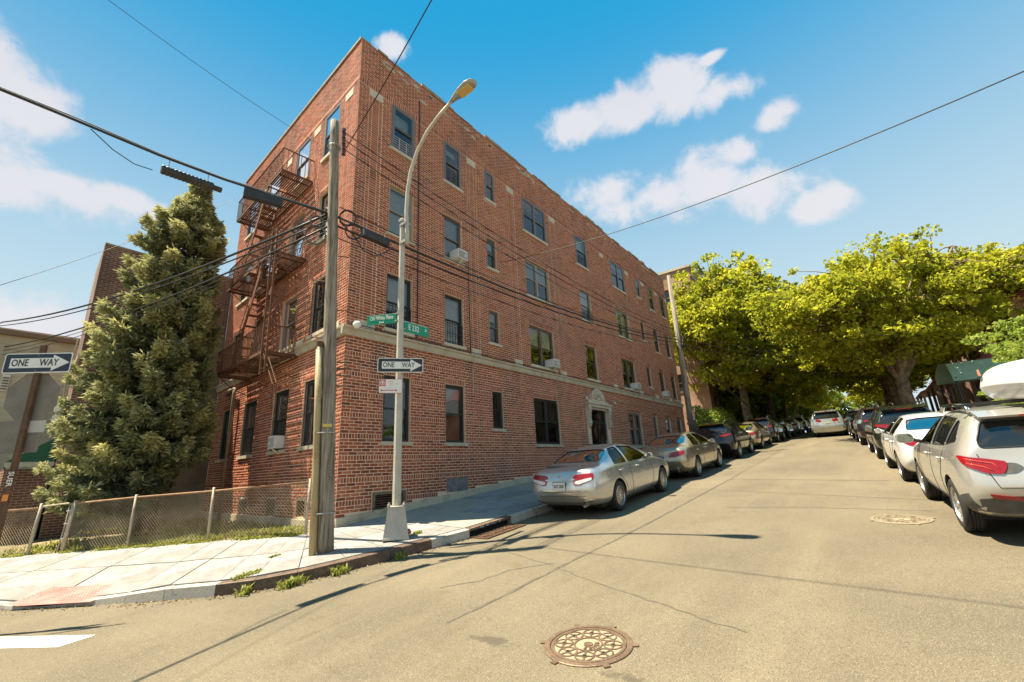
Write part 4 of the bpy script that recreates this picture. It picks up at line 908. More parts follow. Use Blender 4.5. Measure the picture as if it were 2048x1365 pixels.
for i in range(36): x_ = 6+i*.62; MB().box((x_,-15.0,zroad(x_)+.9), (.05,.05,1.3)).build('picket', M_frame_black, fr)
for dz in (.5,1.45): MB().bar((6,-15.0,zroad(6)+dz), (27.8,-15.0,zroad(27.8)+dz), .05, .05).build('rail', M_frame_black, fr)
# ------------------------------------------------------------------ fire escape
M_fe = mat('rust-red ironwork', (.135,.058,.028), .8, .1, noise=[(4, (.20,.09,.042), .45, .65), (25, (.075,.035,.02), .5, .7)])
fe = thing('fire_escape', 'rusty iron fire escape with three balconies on the side wall', 'fire escape', fL(4.8,.5,4.46))
FZ = [4.46,7.48,10.22]; S0, S1, OFF = 2.72, 6.78, .95
slat_me = {}
def fbar(a, b, w, h, name, parent, up=(0,0,1)): return MB().bar(a, b, w, h, up).build(name, M_fe, parent)
for lev, z_ in enumerate(FZ):
    b = MB(); 
    for o in (.02,OFF): b.bar(fL(S0,o,z_-.03), fL(S1,o,z_-.03), .02, .09)
    for s_ in (S0,S1): b.bar(fL(s_,.02,z_-.03), fL(s_,OFF,z_-.03), .07, .012, SD)
    pf = b.build('platform', M_fe, fe)
    hole = None if lev == 0 else (3.75,5.0)
    n = 15; me_full = None
    for k in range(n):
        o = .06+k*(OFF-.1)/(n-1)
        segs = [(S0+.01,S1-.01)] if hole is None or o < .42 else [(S0+.01,hole[0]),(hole[1],S1-.01)]
        for a, c in segs: MB().bar(fL(a,o,z_), fL(c,o,z_), .042, .012).build('slat', M_fe, pf)
    for s_ in np.linspace(S0+.3,S1-.3,5): MB().bar(fL(s_,.0,z_-.02), fL(s_,OFF,z_-.02), .01, .05, (0,0,1)).build('cross_bar', M_fe, pf)
    for s_ in (S0+.2,(S0+S1)/2,S1-.2): MB().tube([fL(s_,OFF-.04,z_-.05), fL(s_,.5,z_-.42), fL(s_,.0,z_-.62)], .014, 6).build('bracket', M_fe, pf)
    rl = MB(); RH = .76
    for h in (.0,RH): rl.tube([fL(S0,.0,z_+h), fL(S0,OFF,z_+h), fL(S1,OFF,z_+h), fL(S1,.0,z_+h)], .021 if h else .014, 6)
    rl = rl.build('handrail', M_fe, fe)
    nb_ = 34; bm_ = MB().tube([(0,0,0),(0,0,RH)], .011, 5).mesh('baluster', M_fe)
    for k in range(nb_+1):
        o = link('baluster', bm_, rl, world=False); o.location = fL(S0+(S1-S0)*k/nb_, OFF, z_)-fe.location*0; o.matrix_parent_inverse = inv_of(rl)
    for s_ in (S0,S1):
        for k in range(1,7): o = link('baluster', bm_, rl); o.location = fL(s_, OFF*k/7, z_)
for (sa,za,sb,zb) in ((4.0,FZ[2],5.75,FZ[1]),(3.55,FZ[1],5.45,FZ[0])):
    st = MB(); 
    for o in (.46,.88): st.bar(fL(sa,o,za+.05), fL(sb,o,zb+.02), .03, .15)
    for o in (.46,.90): st.tube([fL(sa-.1,o,za+.75), fL(sb-.25,o,zb+.85), fL(sb,o,zb+.05)], .011, 6)
    st = st.build('stair', M_fe, fe); n = 10
    for k in range(1,n):
        p = k/n; c = fL(sa+(sb-sa)*p,.67,za+(zb-za)*p); MB().bar(fL(sa+(sb-sa)*p,.47,za+(zb-za)*p), fL(sa+(sb-sa)*p,.87,za+(zb-za)*p), .17, .022).build('tread', M_fe, st)
dl = MB()
for s_ in (2.28,2.62): dl.bar(fL(s_+.15,.98,FZ[1]+.6), fL(s_,.98,FZ[0]-.7), .05, .025, SD)
dl = dl.build('drop_ladder', M_fe, fe)
for k in range(11): z_ = FZ[0]-.55+k*.32; MB().tube([fL(2.29,.98,z_), fL(2.64,.98,z_)], .009, 5).build('rung', M_fe, dl)
dg_ = MB()
for s_ in (1.55,1.78): dg_.tube([fL(s_+.9,.96,FZ[0]), fL(s_+.1,.9,3.4), fL(s_,.9,2.55)], .012, 5)
dg_.tube([fL(1.55,.9,2.55), fL(1.78,.9,2.55)], .012, 5); dg_.build('ladder_guide', M_fe, fe)
# ------------------------------------------------------------------ utility poles, lamp, signs
def wood_extra(t, b):
    nn = t.nodes.new; tc = nn('ShaderNodeTexCoord'); mp = nn('ShaderNodeMapping'); mp.inputs['Scale'].default_value = (14,14,.8); t.links.new(tc.outputs['Object'], mp.inputs[0])
    n = nn('ShaderNodeTexNoise'); n.inputs['Scale'].default_value = 1.6; n.inputs['Detail'].default_value = 8; n.inputs['Roughness'].default_value = .68; t.links.new(mp.outputs[0], n.inputs[0])
    r = nn('ShaderNodeValToRGB'); e = r.color_ramp.elements; e[0].position = .34; e[0].color = (.075,.055,.038,1); e[1].position = .68; e[1].color = (.40,.345,.265,1); k = e.new(.5); k.color = (.24,.20,.15,1); t.links.new(n.outputs['Fac'], r.inputs[0])
    t.links.new(r.outputs[0], b.inputs['Base Color']); bp = nn('ShaderNodeBump'); bp.inputs['Strength'].default_value = .9; bp.inputs['Distance'].default_value = .02; t.links.new(n.outputs['Fac'], bp.inputs['Height']); t.links.new(bp.outputs[0], b.inputs['Normal'])
M_wood = mat('weathered pole timber', (.3,.25,.2), .9, extra=wood_extra)
M_cable = mat('black cable', (.018,.017,.016), .5); M_cable2 = mat('grey cable', (.09,.085,.075), .6); M_galv = mat('galvanised steel', (.42,.41,.38), .5, .6, noise=(12, (.33,.31,.28), .4, .7))
PB = Vector((-1.19,-1.74,zsw(-1.19,-1.74)-.02)); PT = Vector((-1.50,-1.57,8.85))
def pol(z): return PB.lerp(PT, (z-PB.z)/(PT.z-PB.z))
up1 = thing('utility_pole', 'tall weathered timber utility pole at the corner kerb', 'utility pole', PB)
b = MB(); n_ = 26; r_ = random.Random(2); b.tube([PB.lerp(PT,k/n_)+Vector((r_.uniform(-.006,.006),r_.uniform(-.006,.006),0)) for k in range(n_+1)], [.145-.055*k/n_ for k in range(n_+1)], 16); b.build('post', M_wood, up1, smooth=True)
VT = Vector((-5.78+1.19,-9.65+1.74,0)).normalized(); VR = Vector((-VT.y,VT.x,0))   # towards / across the viewer at the corner
if VR.dot(cr) < 0: VR = -VR
gd = MB(); q0 = PB+VT*.10-VR*.20; pts = [Vector((q0.x,q0.y,PB.z-.02))]+[pol(z_)+VT*.05-VR*.185 for z_ in (1.0,2.2,3.55)]
gd.tube(pts, .062, 12); g_ = gd.build('cable_guard', mat('yellowed conduit', (.40,.31,.16), .6, noise=[(3, (.28,.19,.09), .45, .65), (14, (.20,.11,.05), .62, .74)]), up1, smooth=True)
MB().tube([pts[-1]-Vector((0,0,.06)), pts[-1]+Vector((0,0,.05))], .07, 12).build('cap', M_rustdark, g_)
for z_ in (.45,1.85): MB().tube([pol(z_)+(VT*math.cos(a)+VR*math.sin(a))*.19-VR*.03 for a in np.linspace(-2.4,2.4,14)], .012, 5).build('strap', M_galv, up1)
for k, z_ in enumerate((2.5,3.1,3.7,4.3,4.9,5.5)): p = pol(z_); sd_ = VR if k % 2 else -VR; MB().tube([p+sd_*.12, p+sd_*.34, p+sd_*.34+Vector((0,0,.05))], .012, 5).build('step_peg', M_rustdark, up1)
for z_ in (2.75,2.95,3.08,3.22): MB().tube([pol(z_)+VR*.13, pol(z_)+VR*.4+Vector((0,0,.01))], .014, 5).build('step_peg', M_rustdark, up1)
b = MB(); p = pol(1.98)+VT*.165; b.bar(p-VR*.09, p+VR*.07, .004, .055, VT.cross(VR)); b.build('number_tag', mat('yellow tag', (.62,.45,.10), .6), up1)
for z_ in (8.05,8.2,8.35,8.5,8.65):
    p = pol(z_)+VR*.2; rk = MB().lathe([(.0001,-.05),(.045,-.045),(.03,-.01),(.03,.01),(.045,.045),(.0001,.05)], 10, c=p).build('insulator', mat('brown porcelain', (.07,.03,.022), .25), up1, smooth=True)
b = MB(); b.bar(pol(7.95)+VR*.14, pol(8.75)+VR*.13, .05, .02); b.build('insulator_rack', M_galv, up1)
b = MB(); b.tube([pol(8.15)+(VT*math.cos(a)+VR*math.sin(a))*.135 for a in np.linspace(0,6.3,16)], .012, 5); b.build('band', M_galv, up1)
def coil(c, rad, nrm, n=3, r0=.012):
    nrm = Vector(nrm).normalized(); a = nrm.orthogonal().normalized(); bb = nrm.cross(a); pts = []
    for k in range(n*18+1): w = 2*math.pi*k/18; q = rad*(1+.05*math.sin(k*.7)); pts.append(Vector(c)+(a*math.cos(w)+bb*math.sin(w))*q+nrm*.012*(k/18))
    return pts
for z_, rr_, s_ in ((6.35,.17,.3),(5.85,.2,-.32),(6.15,.13,-.3),(6.05,.17,.42)):
    MB().tube(coil(pol(z_)+VR*s_+VT*.12, rr_, VT, 3), .014, 5).build('cable_coil', M_cable if s_ > 0 else M_cable2, up1)
P2B = Vector((17.7,-2.68,zsw(17.7,-2.68))); P2T = Vector((17.75,-2.7,10.9))
up2 = thing('utility_pole', 'second timber utility pole at the far end of the brick front', 'utility pole', P2B)
MB().tube([P2B, P2B.lerp(P2T,.5), P2T], [.16,.135,.10], 14).build('post', M_wood, up2, smooth=True)
for k in range(4): MB().tube(coil(P2B.lerp(P2T,.57+.02*k)+Vector((-.2+.13*k,-.2,0)), .16, (.4,-1,0), 2), .02, 5).build('cable_coil', M_cable, up2)
b = MB(); b.box(P2B+Vector((-.1,-.2,1.85)), (.3,.02,.42)); b.build('notice', mat('pink notice', (.62,.36,.36), .7), up2)
b = MB(); b.box(P2B+Vector((-.1,-.2,1.35)), (.2,.1,.3)); b.build('meter', M_cable2, up2)
# street lamp
LB_ = Vector((-.07,-2.25,zsw(-.07,-2.25))); lamp = thing('street_lamp', 'grey steel street lamp with curved arm and tapered foot', 'street lamp', LB_)
M_lamp = mat('cream-grey pole paint', (.50,.47,.40), .55, .15, noise=[(3, (.42,.38,.31), .42, .65), (18, (.30,.26,.20), .62, .76)]); M_foot = mat('foot paint', (.50,.445,.37), .6, noise=[(4, (.42,.37,.30), .4, .65), (22, (.3,.25,.2), .62, .75)])
b = MB(); rz_ = R(-38)
def ring8(r0, z_, n=4, a0=R(45)): return [Vector((math.cos(a0+rz_+k*2*math.pi/n)*r0, math.sin(a0+rz_+k*2*math.pi/n)*r0, z_))+LB_ for k in range(n)]
pr = [(.335,0),(.335,.03),(.325,.05),(.225,.55),(.235,.56),(.235,.58),(.12,.585)]; L_ = [ring8(r0,z_) for r0,z_ in pr]; v = sum(L_, [])
b.add(v, [(i*4+k,i*4+(k+1)%4,(i+1)*4+(k+1)%4,(i+1)*4+k) for i in range(len(pr)-1) for k in range(4)]); ft = b.build('foot', M_foot, lamp)
b = MB(); b.lathe([(.0001,.0),(.03,.01),(.05,.05),(.02,.1),(.0001,.11)], 9, c=LB_+Vector((.14,-.2,.06))); b.build('paint_splash', mat('red paint', (.45,.06,.05), .7), ft, smooth=True)
for k in range(4): p = ring8(.2,.585)[k]; MB().lathe([(.03,0),(.03,.03),(.016,.035),(.016,.06),(.0001,.06)], 8, c=p).build('bolt', M_galv, ft)
MB().tube([LB_+Vector((0,0,.5)), LB_+Vector((0,0,3.3)), LB_+Vector((0,0,6.75))], [.088,.076,.06], 8).build('pole', M_lamp, lamp)
MB().lathe([(.085,0),(.085,.07),(.05,.1),(.0001,.11)], 12, c=LB_+Vector((0,0,6.70))).build('cap', M_lamp, lamp)
ax = LB_.x; arm = [(ax,-2.42,5.98),(ax,-2.42,6.3),(ax-.01,-2.39,6.75),(ax-.01,-2.42,7.3),(ax-.02,-2.53,7.8),(ax-.02,-2.76,8.25),(ax-.02,-3.1,8.6),(ax-.02,-3.5,8.81),(ax-.02,-3.95,8.95)]
MB().tube(arm, [.05,.05,.047,.045,.043,.04,.038,.036,.034], 10).build('arm', M_lamp, lamp, smooth=True)
for z_ in (6.05,6.5): b = MB(); b.box((ax,-2.34,z_), (.15,.2,.06)); b.build('clamp', M_galv, lamp)
hd = MB(); st_ = [(-3.85,.04,.035,8.93),(-4.0,.07,.05,8.97),(-4.2,.125,.065,9.0),(-4.42,.15,.06,9.02),(-4.56,.12,.045,9.02),(-4.62,.05,.03,9.02)]; nseg = 12; vs = []
for y_, w_, h_, z_ in st_:
    for k in range(nseg): a = 2*math.pi*k/nseg; vs.append((ax-.02+math.cos(a)*w_, y_, z_+math.sin(a)*h_))
hd.add(vs, [(i*nseg+k,i*nseg+(k+1)%nseg,(i+1)*nseg+(k+1)%nseg,(i+1)*nseg+k) for i in range(len(st_)-1) for k in range(nseg)]+[tuple(range(nseg)), tuple(range(5*nseg,6*nseg))]); H_ = hd.build('lamp_head', mat('grey lamp housing', (.34,.33,.30), .5, .3), lamp, smooth=True)
b = MB(); b.box((ax-.02,-4.33,8.945), (.2,.34,.03)); b.build('lens', mat('amber lens', (.62,.42,.16), .3), H_)
# signs
M_green = mat('green sign face', (.0,.27,.15), .5); M_swhite = mat('sign white', (.78,.77,.72), .5, noise=(5, (.68,.66,.6), .45, .7)); M_sblack = mat('sign black', (.022,.022,.024), .45); M_sred = mat('sign red', (.55,.03,.035), .5); M_sback = mat('sign back grey', (.215,.185,.15), .6, .2, noise=[(6, (.17,.145,.115), .4, .65)])
def rrect(w, h, r0, n=4):
    pts = []
    for cx, cy, a0 in ((w/2-r0,h/2-r0,0),(-w/2+r0,h/2-r0,90),(-w/2+r0,-h/2+r0,180),(w/2-r0,-h/2+r0,270)):
        for k in range(n+1): a = R(a0+90*k/n); pts.append((cx+r0*math.cos(a), cy+r0*math.sin(a)))
    return pts
def panel(pts, c, right, up, d0, d1, m, parent, name):
    """flat outline with thickness; right/up span it, its normal faces the reader"""
    r_ = Vector(right).normalized(); u_ = Vector(up).normalized(); nrm = r_.cross(u_); n = len(pts); c = Vector(c)
    vs = [c+r_*x+u_*y+nrm*d0 for x, y in pts]+[c+r_*x+u_*y+nrm*d1 for x, y in pts]
    fs = [tuple(range(n))[::-1], tuple(range(n,2*n))]+[(i,(i+1)%n,n+(i+1)%n,n+i) for i in range(n)]
    return MB().add(vs, fs).build(name, m, parent)
UZ = Vector((0,0,1))
def one_way(c, right, label, cat='sign', w=.915, h=.305, dark=None):
    t = thing('one_way_sign', label, cat, c); dk = dark or M_sblack; nrm = Vector(right).cross(UZ).normalized(); c = Vector(c)
    panel(rrect(w,h,.035), c, right, UZ, 0, .004, M_swhite, t, 'plate'); panel(rrect(w-.03,h-.03,.025), c, right, UZ, .004, .006, dk, t, 'dark_field')
    a = .075; pts = [(-.37,-a),(.20,-a),(.20,-.125),(.435,0),(.20,.125),(.20,a),(-.37,a)]
    panel(pts, c, right, UZ, .006, .008, M_swhite, t, 'arrow')
    put_text('ONE', .15, t, c+nrm*.0095-Vector(right).normalized()*.235, right, UZ, M_sblack, 'word', .002, .74); put_text('WAY', .15, t, c+nrm*.0095+Vector(right).normalized()*.155, right, UZ, M_sblack, 'word', .002, .74)
    for s_ in (-1,1): MB().lathe([(.012,0),(.012,.004),(.0001,.006)], 8, 'y', (0,0,0)).build('bolt', M_galv, t, world=False).location = nrm*.008+UZ*.12*s_
    return t
VL = LB_; SR_ = Vector((.79,-.61,0)).normalized(); SNR = SR_.cross(UZ)
one_way(VL+Vector((0,0,3.32))+SNR*.115+SR_*.02, SR_, 'black and white one way sign on the street lamp pole')
ps = thing('parking_sign', 'white no-parking sign with red arrow below the one way sign', 'sign', VL+Vector((0,0,2.88))); c = VL+Vector((0,0,2.885))+SNR*.11-SR_*.17
panel(rrect(.46,.29,.02), c, SR_, UZ, 0, .003, M_sred, ps, 'plate'); panel(rrect(.448,.278,.018), c, SR_, UZ, .003, .0045, M_swhite, ps, 'white_field'); panel(rrect(.12,.13,.004), c-SR_*.155+UZ*.065, SR_, UZ, .0045, .006, M_sred, ps, 'red_square')
cc_ = c-SR_*.155+UZ*.065+SNR*.007
def flatring(c, r1, r0, m, parent, name): 
    pts = [c+SR_*math.cos(a)*q+UZ*math.sin(a)*q for q in (r1,r0) for a in np.linspace(0,2*math.pi,25)]; MB().add(pts, [(i,i+1,26+i,25+i) for i in range(24)]).build(name, m, parent, fix=False)
flatring(cc_, .05, .04, M_swhite, ps, 'prohibition_ring'); put_text('P', .085, ps, cc_, SR_, UZ, M_swhite, 'letter', .002); MB().bar(cc_-SR_*.032+UZ*.032+SNR*.002, cc_+SR_*.032-UZ*.032+SNR*.002, .003, .009, SR_+UZ).build('slash', M_swhite, ps)
panel([(-.19,0),(-.15,.025),(-.15,.008),(.11,.008),(.11,.025),(.15,0),(.11,-.025),(.11,-.008),(-.15,-.008),(-.15,-.025)], c-UZ*.085-SR_*.01, SR_, UZ, .0045, .006, M_sred, ps, 'arrow')
M_sfade = mat('faded red print', (.62,.35,.32), .6)
put_text('Friday', .036, ps, c+SR_*.0+UZ*.095+SNR*.006, SR_, UZ, M_sfade, 'print', 0); put_text('9:30am - 11am', .033, ps, c+SR_*.055+UZ*.045+SNR*.006, SR_, UZ, M_sfade, 'print', 0)
def blade(c0, d, L_, h, label, texts):
    d = Vector(d).normalized(); t = thing('street_name_sign', label, 'sign', c0); c = Vector(c0)+d*(L_/2); nrm = d.cross(UZ); flip = nrm.dot(CAM-c) < 0; right = -d if flip else d
    panel(rrect(L_,h,.012), c, right, UZ, -.003, .003, M_green, t, 'plate'); nn_ = right.cross(UZ)
    for pts in ([(-L_/2+.008,h/2-.012),(L_/2-.008,h/2-.012),(L_/2-.008,h/2-.006),(-L_/2+.008,h/2-.006)],): panel(pts, c, right, UZ, .003, .0038, M_swhite, t, 'border')
    for txt, size, dx, dz, xs in texts: put_text(txt, size, t, c+right*dx+UZ*dz+nn_*.0045, right, UZ, M_swhite, 'lettering', .0025, xs)
    for s_ in (-1,1): MB().box(Vector((LB_.x,LB_.y,c.z+s_*.08))+d*.06, (.1,.1,.02)).build('bracket', M_galv, t)
blade((LB_.x+.1,LB_.y,4.12), (1,.05,0), .72, .24, 'green street sign reading E 232 St', [('E 232', .18, -.09, 0, .76), ('St', .09, .27, .03, .85)])
blade((LB_.x-.03,LB_.y+.1,4.30), (-.486,.874,0), .68, .22, 'green street sign reading Old White Plains Road', [('Old White Plains', .125, 0, .03, .62), ('Road', .06, 0, -.068, .85)])
# stop sign seen from behind, with its own one way plate
SP = Vector((-5.03,-.05,zsw(-5.03,-.05))); sg = thing('stop_sign', 'rusty pole with the grey back of a stop sign at the left edge', 'sign', SP)
sr = Vector((.70,-.715,0)).normalized(); sn = sr.cross(UZ)
b = MB(); b.bar(SP, SP+UZ*(3.2-SP.z), .07, .045, sn); b.build('post', M_rustdark, sg)
panel([(.38*math.cos(R(22.5+45*k)), .38*math.sin(R(22.5+45*k))) for k in range(8)], SP*1.0+UZ*(2.42-SP.z)-sn*.04-sr*.03, sr, UZ, -.004, 0, M_sback, sg, 'stop_plate')
panel(rrect(.62,.46,.03), SP+UZ*(1.84-SP.z)-sn*.04-sr*.10, sr, UZ, -.004, 0, M_sback, sg, 'lower_plate')
pl_ = panel(rrect(.28,.17,.01), SP+UZ*(1.98-SP.z)-sn*.036+sr*.10, sr, UZ, -.0035, .002, mat('bare plate', (.46,.43,.38), .6), sg, 'bare_patch')
for k in range(9):
    for s_ in (-.37,.18): MB().lathe([(.008,0),(.008,.002),(.0001,.003)], 6, 'y').build('rivet', M_galv, sg, world=False).location = UZ*(1.66+k*.045-SP.z)-sn*.037+sr*s_
put_text('SUER', .10, sg, SP+UZ*(1.25-SP.z)+sn*.024, -UZ*1.0, sr, M_swhite, 'graffiti', .001, .9)
b = MB(); b.bar(SP+UZ*(1.0-SP.z)-sr*.036+sn*.024, SP+UZ*(1.0-SP.z)+sr*.036+sn*.024, .002, .09, sn.cross(sr)); b.build('orange_sticker', mat('orange sticker', (.75,.25,.04), .6), sg)
one_way(SP+UZ*(2.92-SP.z)+sn*.035, sr, 'navy one way sign above the stop sign back', dark=mat('sign navy', (.012,.02,.04), .45))
# ------------------------------------------------------------------ chain-link fence and gate
M_link = mat('weathered chain link', (.54,.45,.32), .6, .3, noise=(3, (.30,.22,.14), .4, .65)); M_post = mat('fence post', (.42,.36,.27), .6, .2, noise=[(5, (.30,.2,.12), .5, .7)]); M_rail = mat('rusty fence rail', (.27,.14,.07), .8, noise=(8, (.36,.22,.12), .4, .65))
fence = thing('chain_link_fence', 'rusty chain-link fence with leaning posts in front of the spruce', 'fence', (-2.1,2.9,-.2)); FH = 1.07
def fp(t, h): p = F0+FD*t+Vector((-.874,-.486,0))*.0; return Vector((p.x, p.y, zsw(p.x,p.y)+.0+h))
def links(t0, t1, h0=.04):
    b = MB(); pitch = .075; H = FH-h0-.02; n = int((t1-t0)/pitch); k0 = -int(H/pitch)-1
    for k in range(k0, n+1):
        for sgn in (1,-1):
            a_ = t0+k*pitch if sgn > 0 else t0+k*pitch+H*1.0; bb = a_+H*sgn; h_a, h_b = h0, FH-.02
            # clip to panel
            def cl(ta, ha, tb_, hb, lim):
                if (ta-lim)*(tb_-lim) < 0: q = (lim-ta)/(tb_-ta); return lim, ha+(hb-ha)*q
                return None
            A, B = (a_,h_a), (bb,h_b)
            if max(A[0],B[0]) <= t0 or min(A[0],B[0]) >= t1: continue
            for lim, lo in ((t0,True),(t1,False)):
                c_ = cl(*A,*B,lim)
                if c_:
                    if (A[0] < lim) == lo: A = c_
                    else: B = c_
            if abs(A[0]-B[0]) < .02: continue
            off = Vector((-.874,-.486,0))*(.004*sgn)
            m_ = 5; pts = [fp(A[0]+(B[0]-A[0])*i/m_, A[1]+(B[1]-A[1])*i/m_)+off for i in range(m_+1)]; b.tube(pts, .0046, 3, cap=False)
    return b.build('chain_link', M_link, fence, fix=False, kind='stuff')
POSTS = [0.05,2.35,4.35,6.05]; links(.05,6.05); links(7.0,10.5)
r_ = random.Random(3)
for k, t_ in enumerate(POSTS+[7.0,8.7,10.5]):
    tilt = FD*(-.10 if k in (3,4) else r_.uniform(-.05,.04)); MB().tube([fp(t_,-.1), fp(t_,.55)+tilt*.5, fp(t_,FH+.05)+tilt], .03 if k not in (3,4) else .035, 8).build('post', M_post, fence, smooth=True)
MB().tube([fp(.05,FH-.02),fp(2.35,FH-.03),fp(4.35,FH-.01),fp(6.05,FH-.02)], .021, 8).build('top_rail', M_rail, fence, smooth=True)
MB().tube([fp(7.0,FH-.06),fp(8.7,FH-.03),fp(10.5,FH-.04)], .021, 8).build('top_rail', M_rail, fence, smooth=True)
for k in range(6): MB().tube([fp(.05,.1+k*.18)+(VT*math.cos(a)+VR*math.sin(a))*.036 for a in np.linspace(0,6.2,9)], .006, 4).build('tie', M_galv, fence)
gt = thing('fence_gate', 'narrow open tube gate hanging crooked in the chain-link fence', 'gate', fp(6.5,0))
g0, g1 = fp(6.12,0), fp(6.12,0)+Vector((.35,.75,0))
MB().tube([fp(6.14,.08)-FD*.04, fp(6.14,FH-.02)-FD*.12, fp(6.3,FH)-FD*.12, fp(6.9,FH-.02)-FD*.05, fp(6.97,FH-.1)-FD*.06], .02, 8).build('gate_frame', M_post, gt, smooth=True)
for h in (.3,.62,.9): MB().tube([fp(6.05,h)-FD*.06, fp(6.2,h)-FD*.05], .022, 6).build('hinge', M_galv, gt)
MB().tube([fp(6.2,.04), fp(6.2,.5)-FD*.07, fp(6.22,FH-.04)-FD*.12], .016, 8).build('gate_stile', M_post, gt, smooth=True)
# ------------------------------------------------------------------ wires and cables
def wire(pts, r0, label, m=M_cable, cat='cable', name='overhead_cable', n=5):
    o = MB().tube(pts, r0, n).build(name, m, smooth=True); tag(o, label, cat, 'overhead cables'); return o
pm = pol(6.42); far = P2B.lerp(P2T,.615)
main = [pm+Vector((0,0,.02)), Vector((-2.45,-1.15,6.62)), Vector((-3.3,-1.0,6.62)), Vector((-4.3,-.95,6.6)), Vector((-5.4,-1.2,6.45)), Vector((-6.14,-1.4,6.32)), Vector((-8.5,-2.2,6.2)), Vector((-14,-4,6.6))]
wire(main, .022, 'thick black cable sagging in from the upper left to the corner pole', n=8)
wire([p+Vector((0,.02,.045+.01*math.sin(i*2))) for i, p in enumerate(main)], .01, 'thin messenger strand lashed along the thick cable at upper left', M_cable2)
wire([Vector((-5.2,-1.15,6.44)), Vector((-4.9,-1.08,6.28)), Vector((-4.6,-1.0,6.22)), Vector((-4.35,-.95,6.27))], .008, 'loop of thin cable hanging before the ribbed splice case')
def splice(c, d, L_, r0, ribs, label, m):
    d = Vector(d).normalized(); c = Vector(c); t = thing('splice_case', label, 'splice case', c, 'splice cases'); a = c-d*L_/2; e = c+d*L_/2
    if ribs:
        n = 26; MB().tube([a.lerp(e,k/n) for k in range(n+1)], [r0*(1 if k % 2 else .86) for k in range(n+1)], 12).build('case', m, t); MB().tube([a-d*.14, a], r0*.62, 12).build('end_cap', m, t)
    else:
        b = MB(); b.bar(a, e, r0*1.5, r0*2.0); b.build('case', m, t)
        for s_ in (-1,1): b = MB(); b.bar((a if s_ < 0 else e)-d*.015, (a if s_ < 0 else e)+d*.015, r0*1.7, r0*2.2); b.build('end_flange', m, t)
    for q in (.12,.88): p = a.lerp(e,q); MB().tube([p+UZ*r0, p+UZ*(r0+.14)], .008, 5).build('hanger', M_galv, t)
    return t
M_case = mat('black splice housing', (.022,.021,.02), .55, noise=(8, (.04,.037,.033), .4, .7))
splice((-3.85,-.97,6.36), (-1,.06,-.02), .78, .085, True, 'ribbed dark splice case hanging over the spruce top', M_case)
splice((-2.62,-1.1,6.50), (1,-.28,-.02), .66, .085, False, 'black box splice case in front of the fire escape', M_case)
splice((-.45,-1.78,6.22), (1,-.05,-.08), .62, .085, False, 'black box splice case between the timber pole and the lamp', M_case)
wire(sag(pm+VR*.1, far, .45, 20), .026, 'thick bundled cable along the brick front to the far pole', n=8)
wire(sag(pm+VR*.1-UZ*.22, far-UZ*.18, .42, 20), .022, 'lower cable along the brick front to the far pole')
wire(sag(pm+VR*.12-UZ*.5, far-UZ*.35, .5, 20), .012, 'slack thin wire lowest along the brick front')
wire(sag(pm+VR*.12+UZ*.25, far+UZ*.15, .55, 20), .012, 'thin wire just above the thick bundle along the brick front')
wire([pm+VR*.14-UZ*.1, Vector((-.95,-1.72,6.1)), Vector((-.7,-1.7,5.85)), Vector((-.45,-1.75,5.78)), Vector((-.2,-1.8,5.95)), Vector((0,-1.8,6.15))], .014, 'drooping loop under the splice box near the corner pole')
for k, (z_, lb) in enumerate(((8.6,'topmost thin wire from the insulator rack'),(8.4,'second thin wire from the insulator rack'),(8.15,'lowest thin wire from the insulator rack'))):
    wire(sag(pol(z_)+VR*.22, far+UZ*(.55-.16*k)+Vector((0,.1,0)), .5+.06*k, 20), .012, lb+' to the far pole')
LE = Vector((-13.5,24.0,0))
for k, (zz, z1, r0, lb) in enumerate(((6.45,7.6,.028,'thickest cable running left past the spruce'),(6.3,7.45,.018,'cable just under the thickest one running left'),(6.15,6.7,.022,'second bundle of cable running left past the spruce'),(6.05,6.55,.01,'thin wire below the second bundle at left'),(5.95,6.4,.01,'lowest thin wire crossing the spruce at left'))):
    a = pol(zz)-VR*.1; wire(sag(a, Vector((-5.06-.01*k,15.34,(7.35,7.2,6.3,6.15,6.0)[k])), .42, 16)+[Vector((-5.0-.05*k,26,z1+2.2))], r0, lb)
wire(sag(Vector((2.42*SD.x,2.42*SD.y,11.46)), Vector((-8.0,-1.2,9.6)), .25, 12), .006, 'thin wire from the top-floor side wall up to the left corner of the sky')
wire(sag(fL(9.2,.1,13.0), Vector((-5.6,6.6,6.0)), .2, 12), .007, 'thin wire dropping left behind the spruce top')
wire([Vector(p) for p in sag(pol(8.2)+VR*.25, Vector((-1.95,-5.5,8.9)), .05, 8)]+[Vector((-2.6,-9.5,9.6))], .011, 'cable rising from the rack over the camera')
wire(sag((6.25,-.02,8.58), (2.6,-12.35,5.98), .35, 18)+[Vector((1.5,-16,4.6))], .011, 'single service wire crossing the sky from the brick front to the right')
for k, (z_, e) in enumerate((( .66,Vector((45,-11.4,8.6))),(.63,Vector((46,-11.4,8.2))),(.60,Vector((40,-11.3,6.6))),(.58,Vector((52,-11.2,7.0))))):
    wire(sag(P2B.lerp(P2T,z_), e, .5, 12), .012, ('uppermost','second','third','lowest')[k]+' wire leaving the far pole across the plane trees', M_cable2)
wire(sag(P2B.lerp(P2T,.62), Vector((34,-2.6,4.8)), .3, 10), .045, 'heavy cable bundle running from the far pole into the plane tree')
